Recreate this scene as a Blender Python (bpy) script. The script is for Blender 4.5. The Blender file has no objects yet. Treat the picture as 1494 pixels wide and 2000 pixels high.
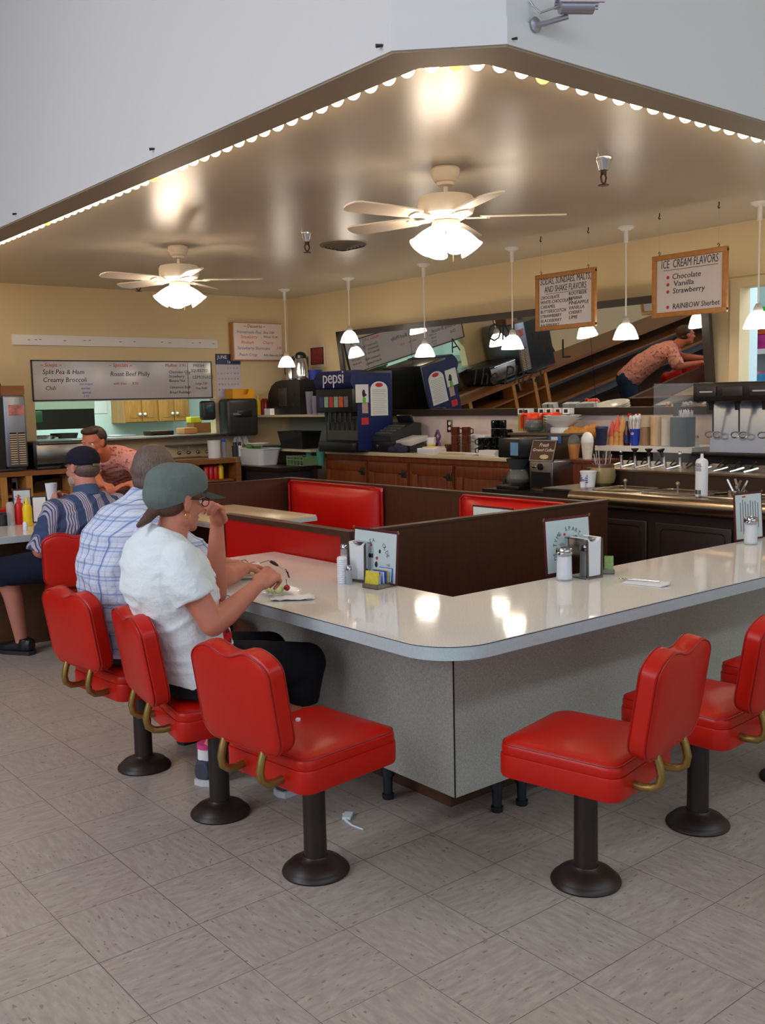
import bpy, bmesh, math, random
from mathutils import Vector, Matrix, Euler, noise
random.seed(7)
SC = bpy.context.scene
COL = SC.collection
PI = math.pi
def R(a): return math.radians(a)

# ------------------------------------------------------------------ camera
F_PX, PITCH, ROLL, YAW, HC = 1935.17, 0.110865, -0.0226378, 0.8901108, 1.5
FW = Vector((math.cos(YAW)*math.cos(PITCH), math.sin(YAW)*math.cos(PITCH), -math.sin(PITCH)))
_rt = Vector((math.sin(YAW), -math.cos(YAW), 0)); _up = _rt.cross(FW)
RT = _rt*math.cos(ROLL) + _up*math.sin(ROLL); UP = -_rt*math.sin(ROLL) + _up*math.cos(ROLL)
CAMPOS = Vector((0, 0, HC))
def ray(x, y): return FW + RT*((x-747)/F_PX) - UP*((y-1000)/F_PX)
def onZ(x, y, z): d = ray(x, y); return CAMPOS + d*((z-HC)/d.z)
def onX(x, y, X): d = ray(x, y); return CAMPOS + d*(X/d.x)
def onY(x, y, Y): d = ray(x, y); return CAMPOS + d*(Y/d.y)
cd = bpy.data.cameras.new('camera'); cam = bpy.data.objects.new('camera', cd); COL.objects.link(cam)
cd.sensor_fit = 'VERTICAL'; cd.sensor_height = 24.0; cd.lens = 24.0*F_PX/2000.0
cd.clip_start = 0.05; cd.clip_end = 200
M4 = Matrix((RT, UP, -FW)).transposed().to_4x4(); M4.translation = CAMPOS
cam.matrix_world = M4; SC.camera = cam

# ------------------------------------------------------------------ materials
def lin(c):
    return tuple(((v/255.0)/12.92 if v/255.0 <= 0.04045 else (((v/255.0)+0.055)/1.055)**2.4) for v in c)
class NT:
    def __init__(s, name):
        s.m = bpy.data.materials.new(name); s.m.use_nodes = True
        s.t = s.m.node_tree; s.n = s.t.nodes; s.l = s.t.links
        s.b = s.n['Principled BSDF']; s.out = s.n['Material Output']
    def new(s, typ, **kw):
        n = s.n.new(typ)
        for k, v in kw.items(): setattr(n, k, v)
        return n
    def coord(s, kind='Object'):
        if not hasattr(s, '_c'): s._c = s.new('ShaderNodeTexCoord')
        return s._c.outputs[kind]
    def link(s, a, b): s.l.new(a, b)
    def math(s, op, a, b=None, c=None):
        n = s.new('ShaderNodeMath', operation=op)
        for i, v in enumerate((a, b, c)):
            if v is None: continue
            if isinstance(v, (int, float)): n.inputs[i].default_value = v
            else: s.link(v, n.inputs[i])
        return n.outputs[0]
    def mix(s, fac, a, b):
        n = s.new('ShaderNodeMix', data_type='RGBA')
        if isinstance(fac, (int, float)): n.inputs[0].default_value = fac
        else: s.link(fac, n.inputs[0])
        for i, v in ((6, a), (7, b)):
            if isinstance(v, tuple): n.inputs[i].default_value = (*v[:3], 1)
            else: s.link(v, n.inputs[i])
        return n.outputs[2]
    def noise(s, scale, detail=3, rough=0.5, kind='Object', vec=None):
        n = s.new('ShaderNodeTexNoise'); n.inputs['Scale'].default_value = scale
        n.inputs['Detail'].default_value = detail; n.inputs['Roughness'].default_value = rough
        s.link(vec if vec is not None else s.coord(kind), n.inputs['Vector']); return n.outputs['Fac']
    def ramp(s, fac, stops):
        n = s.new('ShaderNodeValToRGB'); e = n.color_ramp.elements
        e[0].position, e[1].position = stops[0][0], stops[-1][0]
        e[0].color = (*stops[0][1], 1); e[1].color = (*stops[-1][1], 1)
        for p, c in stops[1:-1]:
            x = e.new(p); x.color = (*c, 1)
        s.link(fac, n.inputs[0]); return n.outputs[0]
    def bump(s, h, strength=0.2, dist=0.01):
        n = s.new('ShaderNodeBump'); n.inputs['Strength'].default_value = strength
        n.inputs['Distance'].default_value = dist; s.link(h, n.inputs['Height']); s.link(n.outputs[0], s.b.inputs['Normal'])
MATS = {}
def mat(name, rgb, rough=0.5, metal=0.0, var=0.06, scale=12, emit=0, trans=0, coat=0, alpha=1, bump=0, spec=None, linear=False):
    if name in MATS: return MATS[name]
    t = NT(name); c = rgb if linear else lin(rgb)
    lo = tuple(v*(1-var) for v in c); hi = tuple(min(1, v*(1+var)) for v in c)
    nz = t.noise(scale)
    t.link(t.mix(nz, lo, hi), t.b.inputs['Base Color'])
    t.b.inputs['Roughness'].default_value = rough; t.b.inputs['Metallic'].default_value = metal
    if emit:
        t.b.inputs['Emission Color'].default_value = (*c, 1); t.b.inputs['Emission Strength'].default_value = emit
    if trans: t.b.inputs['Transmission Weight'].default_value = trans; t.b.inputs['IOR'].default_value = 1.45
    if coat: t.b.inputs['Coat Weight'].default_value = coat; t.b.inputs['Coat Roughness'].default_value = 0.08
    if alpha < 1: t.b.inputs['Alpha'].default_value = alpha
    if spec is not None: t.b.inputs['Specular IOR Level'].default_value = spec
    if bump: t.bump(t.noise(scale*8, 4), bump, 0.004)
    MATS[name] = t.m; return t.m

# ------------------------------------------------------------------ meshes
class MB:
    def __init__(s): s.bm = bmesh.new()
    def _add(s, verts, faces, mtx=None):
        vs = [s.bm.verts.new((mtx @ Vector(v)) if mtx else v) for v in verts]
        for f in faces:
            try: s.bm.faces.new([vs[i] for i in f])
            except ValueError: pass
        return s
    def box(s, c, d, rot=None, bev=0.0, seg=2):
        t = bmesh.new(); bmesh.ops.create_cube(t, size=1)
        for v in t.verts: v.co = Vector((v.co.x*d[0], v.co.y*d[1], v.co.z*d[2]))
        if bev: bmesh.ops.bevel(t, geom=list(t.edges), offset=min(bev, min(d)*0.49), segments=seg, affect='EDGES', profile=0.5, clamp_overlap=True)
        m = Matrix.Translation(Vector(c))
        if rot is not None: m = m @ (rot.to_4x4() if not isinstance(rot, (int, float)) else Matrix.Rotation(rot, 4, 'Z'))
        return s.merge(t, m)
    def b2(s, a, b, bev=0.0, seg=2):
        a, b = Vector(a), Vector(b)
        return s.box((a+b)/2, [abs(x) for x in (b-a)], bev=bev, seg=seg)
    def merge(s, t, m=None):
        mp = {}
        for v in t.verts: mp[v] = s.bm.verts.new((m @ v.co) if m else v.co)
        for f in t.faces:
            try: s.bm.faces.new([mp[v] for v in f.verts])
            except ValueError: pass
        t.free(); return s
    def lathe(s, prof, c=(0, 0, 0), seg=24, axis=None, caps=True):
        m = Matrix.Translation(Vector(c))
        if axis is not None: m = m @ Vector((0, 0, 1)).rotation_difference(Vector(axis).normalized()).to_matrix().to_4x4()
        vs, fs = [], []
        for r, z in prof:
            for k in range(seg):
                a = 2*PI*k/seg; vs.append((r*math.cos(a), r*math.sin(a), z))
        n = len(prof)
        for i in range(n-1):
            for k in range(seg):
                k2 = (k+1) % seg; fs.append((i*seg+k, i*seg+k2, (i+1)*seg+k2, (i+1)*seg+k))
        if caps:
            if prof[0][0] > 1e-5: fs.append(tuple(reversed(range(seg))))
            if prof[-1][0] > 1e-5: fs.append(tuple(range((n-1)*seg, n*seg)))
        return s._add(vs, fs, m)
    def cyl(s, a, b, r, r2=None, seg=16):
        a, b = Vector(a), Vector(b); r2 = r if r2 is None else r2
        return s.lathe([(r, 0), (r2, (b-a).length)], a, seg, b-a)
    def tube(s, pts, r, seg=10, closed=False):
        pts = [Vector(p) for p in pts]; n = len(pts); rr = r if isinstance(r, (list, tuple)) else [r]*n
        vs, fs = [], []; ref = None
        for i, p in enumerate(pts):
            a = pts[(i-1) % n] if (i > 0 or closed) else p
            b = pts[(i+1) % n] if (i < n-1 or closed) else p
            t = (b-a).normalized()
            if ref is None: ref = t.orthogonal().normalized()
            else:
                ref = (ref - t*ref.dot(t))
                ref = ref.normalized() if ref.length > 1e-6 else t.orthogonal().normalized()
            bi = t.cross(ref)
            for k in range(seg):
                an = 2*PI*k/seg; vs.append(p + (ref*math.cos(an) + bi*math.sin(an))*rr[i])
        for i in range(n if closed else n-1):
            j = (i+1) % n
            for k in range(seg):
                k2 = (k+1) % seg; fs.append((i*seg+k, i*seg+k2, j*seg+k2, j*seg+k))
        if not closed:
            fs.append(tuple(reversed(range(seg)))); fs.append(tuple(range((n-1)*seg, n*seg)))
        return s._add(vs, fs)
    def sph(s, c, r, seg=16, rot=None):
        t = bmesh.new(); bmesh.ops.create_uvsphere(t, u_segments=seg, v_segments=max(6, seg//2), radius=1)
        rr = r if isinstance(r, (list, tuple)) else (r, r, r)
        m = Matrix.Translation(Vector(c)) @ (rot.to_4x4() if rot else Matrix.Identity(4)) @ Matrix.Diagonal((*rr, 1))
        return s.merge(t, m)
    def prism(s, pts2, z0, z1, m=None):      # polygon in xy, extruded in z
        n = len(pts2)
        vs = [(x, y, z0) for x, y in pts2] + [(x, y, z1) for x, y in pts2]
        fs = [tuple(reversed(range(n))), tuple(range(n, 2*n))] + [(i, (i+1) % n, n+(i+1) % n, n+i) for i in range(n)]
        return s._add(vs, fs, m)
    def text(s, txt, m, size=0.1, ext=0.001, shear=0.0, align='LEFT', ysc=1.0, space=1.0, bold=0.0, fit=None):
        cu = bpy.data.curves.new('t', 'FONT'); cu.body = txt; cu.size = size; cu.extrude = ext/2; cu.shear = shear
        cu.align_x = align; cu.resolution_u = 2; cu.space_character = space; cu.offset = bold
        o = bpy.data.objects.new('t', cu); COL.objects.link(o)
        dg = bpy.context.evaluated_depsgraph_get(); me = bpy.data.meshes.new_from_object(o.evaluated_get(dg))
        t = bmesh.new(); t.from_mesh(me); bpy.data.objects.remove(o); bpy.data.curves.remove(cu); bpy.data.meshes.remove(me)
        xs = [v.co.x for v in t.verts]; w = (max(xs)-min(xs)) if xs else 1
        return s.merge(t, m @ Matrix.Diagonal(((fit/w) if fit else 1, ysc, 1, 1)))
    def subd(s, n=1):
        me = bpy.data.meshes.new('t'); s.bm.to_mesh(me); o = bpy.data.objects.new('t', me); COL.objects.link(o)
        md = o.modifiers.new('s', 'SUBSURF'); md.levels = n; md.render_levels = n
        dg = bpy.context.evaluated_depsgraph_get(); m2 = bpy.data.meshes.new_from_object(o.evaluated_get(dg))
        s.bm.free(); s.bm = bmesh.new(); s.bm.from_mesh(m2); bpy.data.objects.remove(o); bpy.data.meshes.remove(me); bpy.data.meshes.remove(m2)
        return s
    def build(s, name, m, parent=None, smooth=True, angle=35, origin=None, sub=0):
        """one mesh object; when it has a parent Empty the vertices are given in world space unless origin=False"""
        if s.bm.verts:
            if parent is None and origin is None:
                xs = [v.co for v in s.bm.verts]
                lo = [min(v[i] for v in xs) for i in range(3)]; hi = [max(v[i] for v in xs) for i in range(3)]
                org = Vector(((lo[0]+hi[0])/2, (lo[1]+hi[1])/2, lo[2]))
            elif origin is False: org = Vector((0, 0, 0))
            elif origin is not None: org = Vector(origin)
            else:
                org = Vector((0, 0, 0)); p = parent
                while p is not None: org += p.location; p = p.parent
        else: org = Vector((0, 0, 0))
        for v in s.bm.verts: v.co -= org
        bmesh.ops.recalc_face_normals(s.bm, faces=list(s.bm.faces))
        me = bpy.data.meshes.new(name); s.bm.to_mesh(me); s.bm.free()
        if smooth:
            me.polygons.foreach_set('use_smooth', [True]*len(me.polygons))
            me.update()
            try: me.set_sharp_from_angle(angle=R(angle))
            except Exception: pass
        if m is not None: me.materials.append(m)
        o = bpy.data.objects.new(name, me); COL.objects.link(o)
        if parent is not None: o.parent = parent
        else: o.location = org
        if sub:
            md = o.modifiers.new('subdivision', 'SUBSURF'); md.levels = sub; md.render_levels = sub
        return o
def tag(o, label=None, cat=None, group=None, kind=None):
    if label: o['label'] = label
    if cat: o['category'] = cat
    if group: o['group'] = group
    if kind: o['kind'] = kind
    return o
def thing(name, label, cat, loc=(0, 0, 0), group=None):
    o = bpy.data.objects.new(name, None); COL.objects.link(o); o.location = loc; o.empty_display_size = 0.1
    return tag(o, label, cat, group)
def struct(name, mb, m, **kw): return tag(mb.build(name, m, **kw), kind='structure')
def copy_tree(o, parent=None):
    c = o.copy(); COL.objects.link(c)
    if parent is not None: c.parent = parent
    for ch in list(o.children): copy_tree(ch, c)
    return c
# frames for flat things: onwallX faces -X, onwallY faces -Y
def frX(p): m = Matrix(((0, 0, -1), (-1, 0, 0), (0, 1, 0))).to_4x4(); m.translation = Vector(p); return m
def frY(p): m = Matrix(((1, 0, 0), (0, 0, -1), (0, 1, 0))).to_4x4(); m.translation = Vector(p); return m

# shared materials
def M_(n): return MATS[n]
mat('white paint', (232, 230, 226), 0.5, var=0.02)
mat('chrome', (205, 205, 208), 0.16, 1.0, var=0.03)
mat('steel', (150, 146, 142), 0.28, 1.0, var=0.08, scale=30)
mat('dark steel', (70, 66, 62), 0.4, 0.9)
mat('black plastic', (18, 18, 20), 0.35)
mat('dark grey plastic', (42, 43, 46), 0.4)
mat('paper', (225, 228, 232), 0.7, var=0.03)
mat('white plastic', (225, 228, 235), 0.4, var=0.02)
mat('ink', (35, 33, 36), 0.6)
mat('red ink', (205, 50, 50), 0.6)
mat('blue ink', (75, 80, 160), 0.6)
mat('green ink', (30, 120, 100), 0.6)
mat('orange plastic', (235, 60, 15), 0.35)
mat('coffee', (22, 12, 8), 0.1)
mat('ketchup red', (200, 12, 12), 0.3)
mat('mustard yellow', (240, 205, 10), 0.3)
mat('cone wafer', (205, 150, 85), 0.7)
mat('glass', (235, 245, 242), 0.03, trans=1.0, var=0)
mat('brass', (150, 125, 70), 0.38, 0.85, var=0.15, scale=20)
mat('burgundy', (85, 12, 32), 0.5)
mat('navy', (18, 30, 90), 0.45)
mat('pepsi blue', (14, 30, 88), 0.4)
mat('ceramic', (238, 238, 235), 0.2)
def wood(name, c1, c2, rough=0.35, sc=(2, 2, 14), horiz=False):
    t = NT(name); mp = t.new('ShaderNodeMapping'); mp.inputs['Scale'].default_value = sc
    t.link(t.coord(), mp.inputs['Vector'])
    n1 = t.noise(3, 6, 0.65, vec=mp.outputs[0]); n2 = t.noise(1.4, 2)
    t.link(t.ramp(t.math('ADD', t.math('MULTIPLY', n1, 0.75), t.math('MULTIPLY', n2, 0.25)), [(0.3, lin(c1)), (0.7, lin(c2))]), t.b.inputs['Base Color'])
    t.b.inputs['Roughness'].default_value = rough; MATS[name] = t.m; return t.m
wood('cabinet wood', (88, 38, 16), (140, 70, 34), 0.35, (10, 10, 1.5))
wood('light oak', (168, 112, 52), (205, 150, 82), 0.4, (10, 10, 1.5))
wood('shelf oak', (120, 70, 30), (155, 100, 50), 0.45, (1.5, 10, 10))
wood('booth panel', (62, 34, 22), (78, 45, 30), 0.42, (14, 14, 1.2))
wood('sign frame oak', (170, 110, 50), (200, 140, 75), 0.45, (8, 8, 8))
ZC = 2.75; XW = 6.78; YW = 10.10
# ------------------------------------------------------------------ floor
t = NT('vinyl floor tile')
sep = t.new('ShaderNodeSeparateXYZ'); t.link(t.coord(), sep.inputs[0])
TS = 0.305
ux = t.math('DIVIDE', t.math('SUBTRACT', sep.outputs[0], 1.285), TS); uy = t.math('DIVIDE', t.math('SUBTRACT', sep.outputs[1], 1.87), TS)
def edge(u): f = t.math('FRACT', u); return t.math('MINIMUM', f, t.math('SUBTRACT', 1.0, f))
wob = t.math('MULTIPLY', t.noise(1.7, 2), 0.006)
ln = t.math('LESS_THAN', t.math('MINIMUM', edge(ux), edge(uy)), t.math('ADD', 0.001, wob))
cmb = t.new('ShaderNodeCombineXYZ'); t.link(t.math('FLOOR', ux), cmb.inputs[0]); t.link(t.math('FLOOR', uy), cmb.inputs[1])
wn = t.new('ShaderNodeTexWhiteNoise'); t.link(cmb.outputs[0], wn.inputs['Vector'])
par = t.math('MODULO', t.math('ADD', t.math('ADD', t.math('FLOOR', ux), t.math('FLOOR', uy)), 100), 2)
rot = t.new('ShaderNodeVectorRotate', rotation_type='Z_AXIS'); t.link(t.coord(), rot.inputs['Vector']); t.link(t.math('MULTIPLY', par, PI/2), rot.inputs['Angle'])
mp = t.new('ShaderNodeMapping'); mp.inputs['Scale'].default_value = (9, 34, 1); t.link(rot.outputs[0], mp.inputs[0])
fl = t.noise(1.6, 4, 0.6, vec=mp.outputs[0]); soft = t.noise(2.2, 5, 0.6)
mp2 = t.new('ShaderNodeMapping'); mp2.inputs['Scale'].default_value = (22, 60, 1); t.link(rot.outputs[0], mp2.inputs[0])
chip = t.noise(1.3, 1, vec=mp2.outputs[0])
base = t.ramp(fl, [(0.3, lin((154, 142, 134))), (0.5, lin((168, 157, 148))), (0.72, lin((184, 174, 164)))])
base = t.mix(t.math('MULTIPLY', t.math('SUBTRACT', wn.outputs[0], 0.5), 0.25), base, lin((170, 156, 142)))
base = t.mix(t.math('MULTIPLY', t.math('GREATER_THAN', chip, 0.69), 0.6), base, lin((112, 78, 58)))
base = t.mix(t.math('MULTIPLY', soft, 0.35), base, lin((150, 138, 130)))
base = t.mix(t.math('MULTIPLY', ln, 0.75), base, lin((70, 58, 50)))
t.link(base, t.b.inputs['Base Color'])
t.link(t.ramp(fl, [(0.3, (0.34,)*3), (0.7, (0.46,)*3)]), t.b.inputs['Roughness']); t.b.inputs['Specular IOR Level'].default_value = 0.4
MATS['floor'] = t.m
struct('floor', MB().b2((-6, -6, -0.1), (12.5, 13.2, 0)), MATS['floor'], origin=(0, 0, 0))

t = NT('cream wall paint'); t.link(t.mix(t.noise(1.2, 3), lin((214, 192, 148)), lin((226, 206, 164))), t.b.inputs['Base Color'])
t.b.inputs['Roughness'].default_value = 0.6; t.bump(t.noise(160, 2), 0.15, 0.002); MATS['cream'] = t.m
t = NT('gloss ceiling paint'); t.link(t.mix(t.noise(1.5, 3), lin((192, 183, 170)), lin((204, 195, 182))), t.b.inputs['Base Color'])
t.b.inputs['Roughness'].default_value = 0.28; t.b.inputs['Specular IOR Level'].default_value = 0.8; t.bump(t.noise(5, 3), 0.12, 0.012); MATS['ceil'] = t.m
mat('fascia white', (226, 226, 226), 0.55, var=0.015, scale=2)
mat('kitchen white', (215, 232, 228), 0.4, var=0.03)
mat('bluish white', (205, 225, 228), 0.5, var=0.03, scale=4)

# walls (mirror wall with doorway, kitchen wall with pass-through)
w = MB()
w.b2((XW, 4.10, 0), (XW+0.12, YW+0.1, ZC)); w.b2((XW, 2.75, 2.28), (XW+0.12, 4.10, ZC)); w.b2((XW, -6, 0), (XW+0.12, 2.75, 4.4)); w.b2((XW, 2.42, 2.75), (XW+0.12, 2.75, 4.4))
struct('wall_right', w, MATS['cream'])
w = MB()
w.b2((-6, YW, 0), (3.66, YW+0.12, 3.2)); w.b2((5.74, YW, 0), (XW+0.12, YW+0.12, ZC)); w.b2((3.66, YW, 0), (5.74, YW+0.12, 1.17)); w.b2((3.66, YW, 1.60), (5.74, YW+0.12, ZC))
struct('wall_back', w, MATS['cream'])
struct('wall_left', MB().b2((-6.12, -6, 0), (-6, YW, 4.4)), MATS['fascia white'])
# store front behind the camera: piers and header around big windows
w = MB(); w.b2((-6, -6.12, 0), (XW, -6, 0.5)); w.b2((-6, -6.12, 3.6), (XW, -6, 4.4))
for x in (-6, -2.9, 0.2, 3.3, 6.4): w.b2((x, -6.12, 0.5), (x+0.35, -6, 3.6))
struct('wall_front', w, MATS['fascia white'])
for i, x in enumerate((-5.65, -2.55, 0.55, 3.65)):
    fr = MB()
    for a, b in (((x, 0.5), (x+2.75, 0.56)), ((x, 3.54), (x+2.75, 3.6)), ((x, 0.56), (x+0.06, 3.54)), ((x+2.69, 0.56), (x+2.75, 3.54)), ((x+1.35, 0.56), (x+1.40, 3.54))):
        fr.b2((a[0], -6.09, a[1]), (b[0], -6.03, b[1]))
    struct('window_%d' % (i+1), fr, M_('dark steel'))
# ceilings
c = MB(); c.prism([(2.40, 2.74), (2.59, 2.55), (XW, 2.55), (XW, YW), (2.40, YW)], ZC, ZC+0.12); struct('ceiling', c, MATS['ceil'])
c = MB(); c.b2((-6, -6, 4.4), (XW+0.12, 2.5, 4.5)); c.b2((-6, 2.5, 4.4), (2.4, YW, 4.5)); struct('ceiling', c, MATS['fascia white'])
# dropped fascia round the soda fountain
outer = [(2.25, YW), (2.25, 2.668), (2.52, 2.40), (XW, 2.40)]; inner = [(XW, 2.55), (2.585, 2.55), (2.41, 2.725), (2.41, YW)]
f = MB(); f.prism(outer+inner, 2.68, 4.4)
o = struct('trim_1', f, MATS['fascia white'])
# shallow board along the foot of the fascia
f = MB(); f.prism([(2.243, YW), (2.243, 2.664), (2.517, 2.393), (XW, 2.393), (XW, 2.40), (2.52, 2.40), (2.25, 2.668), (2.25, YW)], 2.672, 2.76); struct('trim_2', f, MATS['fascia white'])
mat('lip shade tone', (160, 146, 124), 0.5)  # brownish shade under the white fascia, put into the lip colour
f = MB(); f.prism([(2.25, YW), (2.25, 2.668), (2.52, 2.40), (XW, 2.40), (XW, 2.56), (2.59, 2.56), (2.42, 2.73), (2.42, YW)], 2.665, 2.68); struct('trim_3', f, M_('lip shade tone'))

# doorway casing + space beyond
f = MB(); y0, y1, zt = 2.67, 4.18, 2.35
f.b2((XW-0.02, 4.10, 0), (XW-0.0005, y1, 2.28)); f.b2((XW-0.02, y0, 2.2802), (XW-0.0005, y1, zt)); f.b2((XW-0.02, y0, 0), (XW-0.0005, 2.75, 2.28))
struct('trim_4', f, MATS['cream'])
struct('wall_beyond', MB().b2((XW+0.12, 4.25, 0), (7.27, 4.35, 3)), MATS['bluish white'])
struct('wall_far', MB().b2((10.5, -1, 0), (10.6, 7.5, 3)), MATS['bluish white'])
# merchandise shelf seen through the doorway
sh = thing('display_shelf', 'white merchandise shelf seen through the doorway beyond the soda dispenser', 'shelf', (9.3, 4.6, 0))
s_ = MB(); s_.b2((9.45, 3.6, 0), (9.5, 5.62, 2.6)); s_.build('backing', M_('bluish white'), sh)
for z in (0.5, 1.0, 1.44, 1.93): MB().b2((9.05, 3.6, z-0.05), (9.45, 5.62, z)).build('shelf_board', M_('white paint'), sh)
random.seed(3)
cols = [(60, 190, 60), (230, 200, 50), (220, 90, 40), (40, 50, 160), (190, 40, 130), (70, 160, 230), (240, 130, 160), (40, 180, 130), (230, 230, 230)]
nm = ['green', 'yellow', 'orange', 'dark blue', 'magenta', 'sky blue', 'pink', 'teal', 'white']
pos = ['lowest', 'second', 'third', 'top', 'top', 'top']; lay = ['', '', '', ' bottom layer', ' middle layer', ' upper layer']
for zi, (z, h, cs) in enumerate(((0.50, 0.35, (5, 6, 7, 4, 8, 5, 6)), (1.0, 0.33, (5, 6, 7, 5, 6, 4, 5)), (1.44, 0.30, (6, 5, 5, 7, 6, 5, 6)), (1.93, 0.14, (3, 4, 3, 4, 3, 3, 4)), (2.07, 0.13, (1, 2, 1, 2, 1, 1, 2)), (2.20, 0.14, (0, 0, 0, 0, 0, 0, 0)))):
    y = 5.60
    for k in cs:
        wd = 0.26
        b = MB().b2((9.1, y-wd, z), (9.42, y, z+h*(1 if zi > 2 else random.uniform(0.8, 1))), bev=0.015)
        m = mat('pack '+nm[k], cols[k], 0.4, var=0.5, scale=14)
        tag(b.build('product_pack', m), 'colourful pack on the %s shelf board%s beyond the doorway' % (pos[zi], lay[zi]), 'package', 'packages on the %s shelf board%s' % (pos[zi], lay[zi])); y -= wd+0.015

# ------------------------------------------------------------------ serpentine counter
t = NT('white laminate counter'); sp = t.noise(220, 2, 0.6)
t.link(t.ramp(sp, [(0.38, lin((214, 210, 204))), (0.6, lin((234, 230, 224)))]), t.b.inputs['Base Color'])
t.b.inputs['Roughness'].default_value = 0.07; t.bump(t.noise(26, 3), 0.035, 0.003); MATS['laminate'] = t.m
t = NT('counter edge band'); t.link(t.mix(t.noise(150, 2), lin((168, 186, 192)), lin((196, 208, 210))), t.b.inputs['Base Color']); t.b.inputs['Roughness'].default_value = 0.35; MATS['edgeband'] = t.m
t = NT('speckled panel laminate'); sp = t.noise(180, 3, 0.7); st = t.noise(2.5, 4)
t.link(t.mix(t.math('MULTIPLY', st, 0.3), t.ramp(sp, [(0.35, lin((150, 152, 146))), (0.65, lin((186, 188, 180)))]), lin((158, 152, 136))), t.b.inputs['Base Color'])
t.b.inputs['Roughness'].default_value = 0.4; MATS['panelwhite'] = t.m
wood('kick board', (70, 45, 30), (95, 62, 40), 0.5, (2, 2, 10))
mat('seam black', (30, 28, 26), 0.6)

def arc(cx, cy, r, a0, a1, n=12): return [(cx+r*math.cos(R(a0+(a1-a0)*i/n)), cy+r*math.sin(R(a0+(a1-a0)*i/n))) for i in range(n+1)]
def counter_outline(d=0.0):
    ox, oy, r = 1.985-d, 2.165-d, 0.19+d
    pts = [(2.757, 4.302+d)] + [(ox+0.05, 4.302+d), (ox, 4.25+d)] + arc(ox+r, oy+r, r, 180, 270) + [(6.2, oy), (6.2, 2.775), (2.588, 2.775), (2.588, 3.42), (2.757, 3.66)]
    return pts
ct = thing('counter', 'white laminate lunch counter with rounded corner wrapping around the booths', 'counter', (2.3, 2.5, 0))
MB().prism(counter_outline(), 0.694, 0.7365).build('edge_band', MATS['edgeband'], ct)
MB().prism(counter_outline(0.0012), 0.7365, 0.7385).build('seam', M_('seam black'), ct)
MB().prism(counter_outline(), 0.7385, 0.741).build('countertop', MATS['laminate'], ct)
MB().prism([(2.36, 4.22), (2.225, 4.22), (2.225, 2.388), (6.2, 2.388), (6.2, 2.52), (2.36, 2.52)], 0.148, 0.694).build('front_panel', MATS['panelwhite'], ct)
MB().b2((2.2235, 2.3865, 0.148), (2.2275, 2.3905, 0.694)).build('corner_seam', M_('seam black'), ct)
MB().prism([(2.58, 4.2), (2.50, 4.2), (2.50, 2.69), (6.2, 2.69), (6.2, 2.77), (2.58, 2.77)], 0.02, 0.694).build('back_panel', M_('booth panel'), ct)
k = MB(); k.prism([(2.48, 4.15), (2.40, 4.15), (2.40, 2.60), (6.2, 2.60), (6.2, 2.67), (2.48, 2.67)], 0.0, 0.25).build('kick_board', M_('kick board'), ct)
for i, (x, y) in enumerate(((2.28, 2.82), (2.61, 2.44), (2.28, 3.6), (2.30, 2.46), (3.4, 2.44), (4.2, 2.44), (5.0, 2.44))):
    if i == 3: x, y = 2.50, 2.46
    MB().lathe([(0.020, 0), (0.022, 0.004), (0.023, 0.02), (0.017, 0.022), (0.019, 0.09), (0.026, 0.092), (0.028, 0.16)], (x, y, 0), 20).build('leg', mat('grey metal leg', (62, 68, 72), 0.4, 0.8), ct)

# ------------------------------------------------------------------ left counter (where the man in the dark cap sits)
lc = thing('counter', 'white laminate counter with condiments where the man in the dark cap sits', 'counter', (1.0, 6.3, 0))
MB().prism([(-1.5, 6.03), (2.75, 6.03), (2.75, 6.68), (-1.5, 6.68)], 0.70, 0.739).build('edge_band', MATS['edgeband'], lc)
MB().prism([(-1.5, 6.03), (2.75, 6.03), (2.75, 6.68), (-1.5, 6.68)], 0.739, 0.742).build('countertop', MATS['laminate'], lc)
MB().b2((-1.5, 6.30, 0.0), (2.6, 6.55, 0.70)).build('front_panel', M_('kick board'), lc)

# ------------------------------------------------------------------ booths
ZB = 0.90
t = NT('red vinyl'); n = t.noise(3, 3); t.link(t.mix(n, lin((178, 6, 3)), lin((190, 10, 5))), t.b.inputs['Base Color'])
t.b.inputs['Roughness'].default_value = 0.36; t.bump(t.noise(90, 3), 0.08, 0.002); MATS['red vinyl'] = t.m
def panel(label, a, b, name='booth_partition'):
    m = MB().b2(a, b); return tag(m.build(name, M_('booth panel')), label, 'partition')
def capped(label, a, b):
    p = thing('booth_partition', label, 'partition', ((a[0]+b[0])/2, (a[1]+b[1])/2, 0))
    MB().b2(a, (b[0], b[1], b[2]-0.012)).build('board', M_('booth panel'), p)
    MB().b2((a[0]-0.006, a[1]-0.006, b[2]-0.012), (b[0]+0.006, b[1]+0.006, b[2])).build('cap', mat('cap strip', (70, 44, 30), 0.4), p); return p
capped('long dark brown partition behind the counter corner, nearest end of the booths', (2.83, 3.655, 0), (4.66, 3.695, ZB))
capped('brown partition running behind the booth benches along the back bar aisle', (4.50, 3.70, 0), (4.545, 6.74, ZB))
capped('brown end partition beyond the cream booth table', (2.84, 6.75, 0), (4.545, 6.79, ZB))
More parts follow.
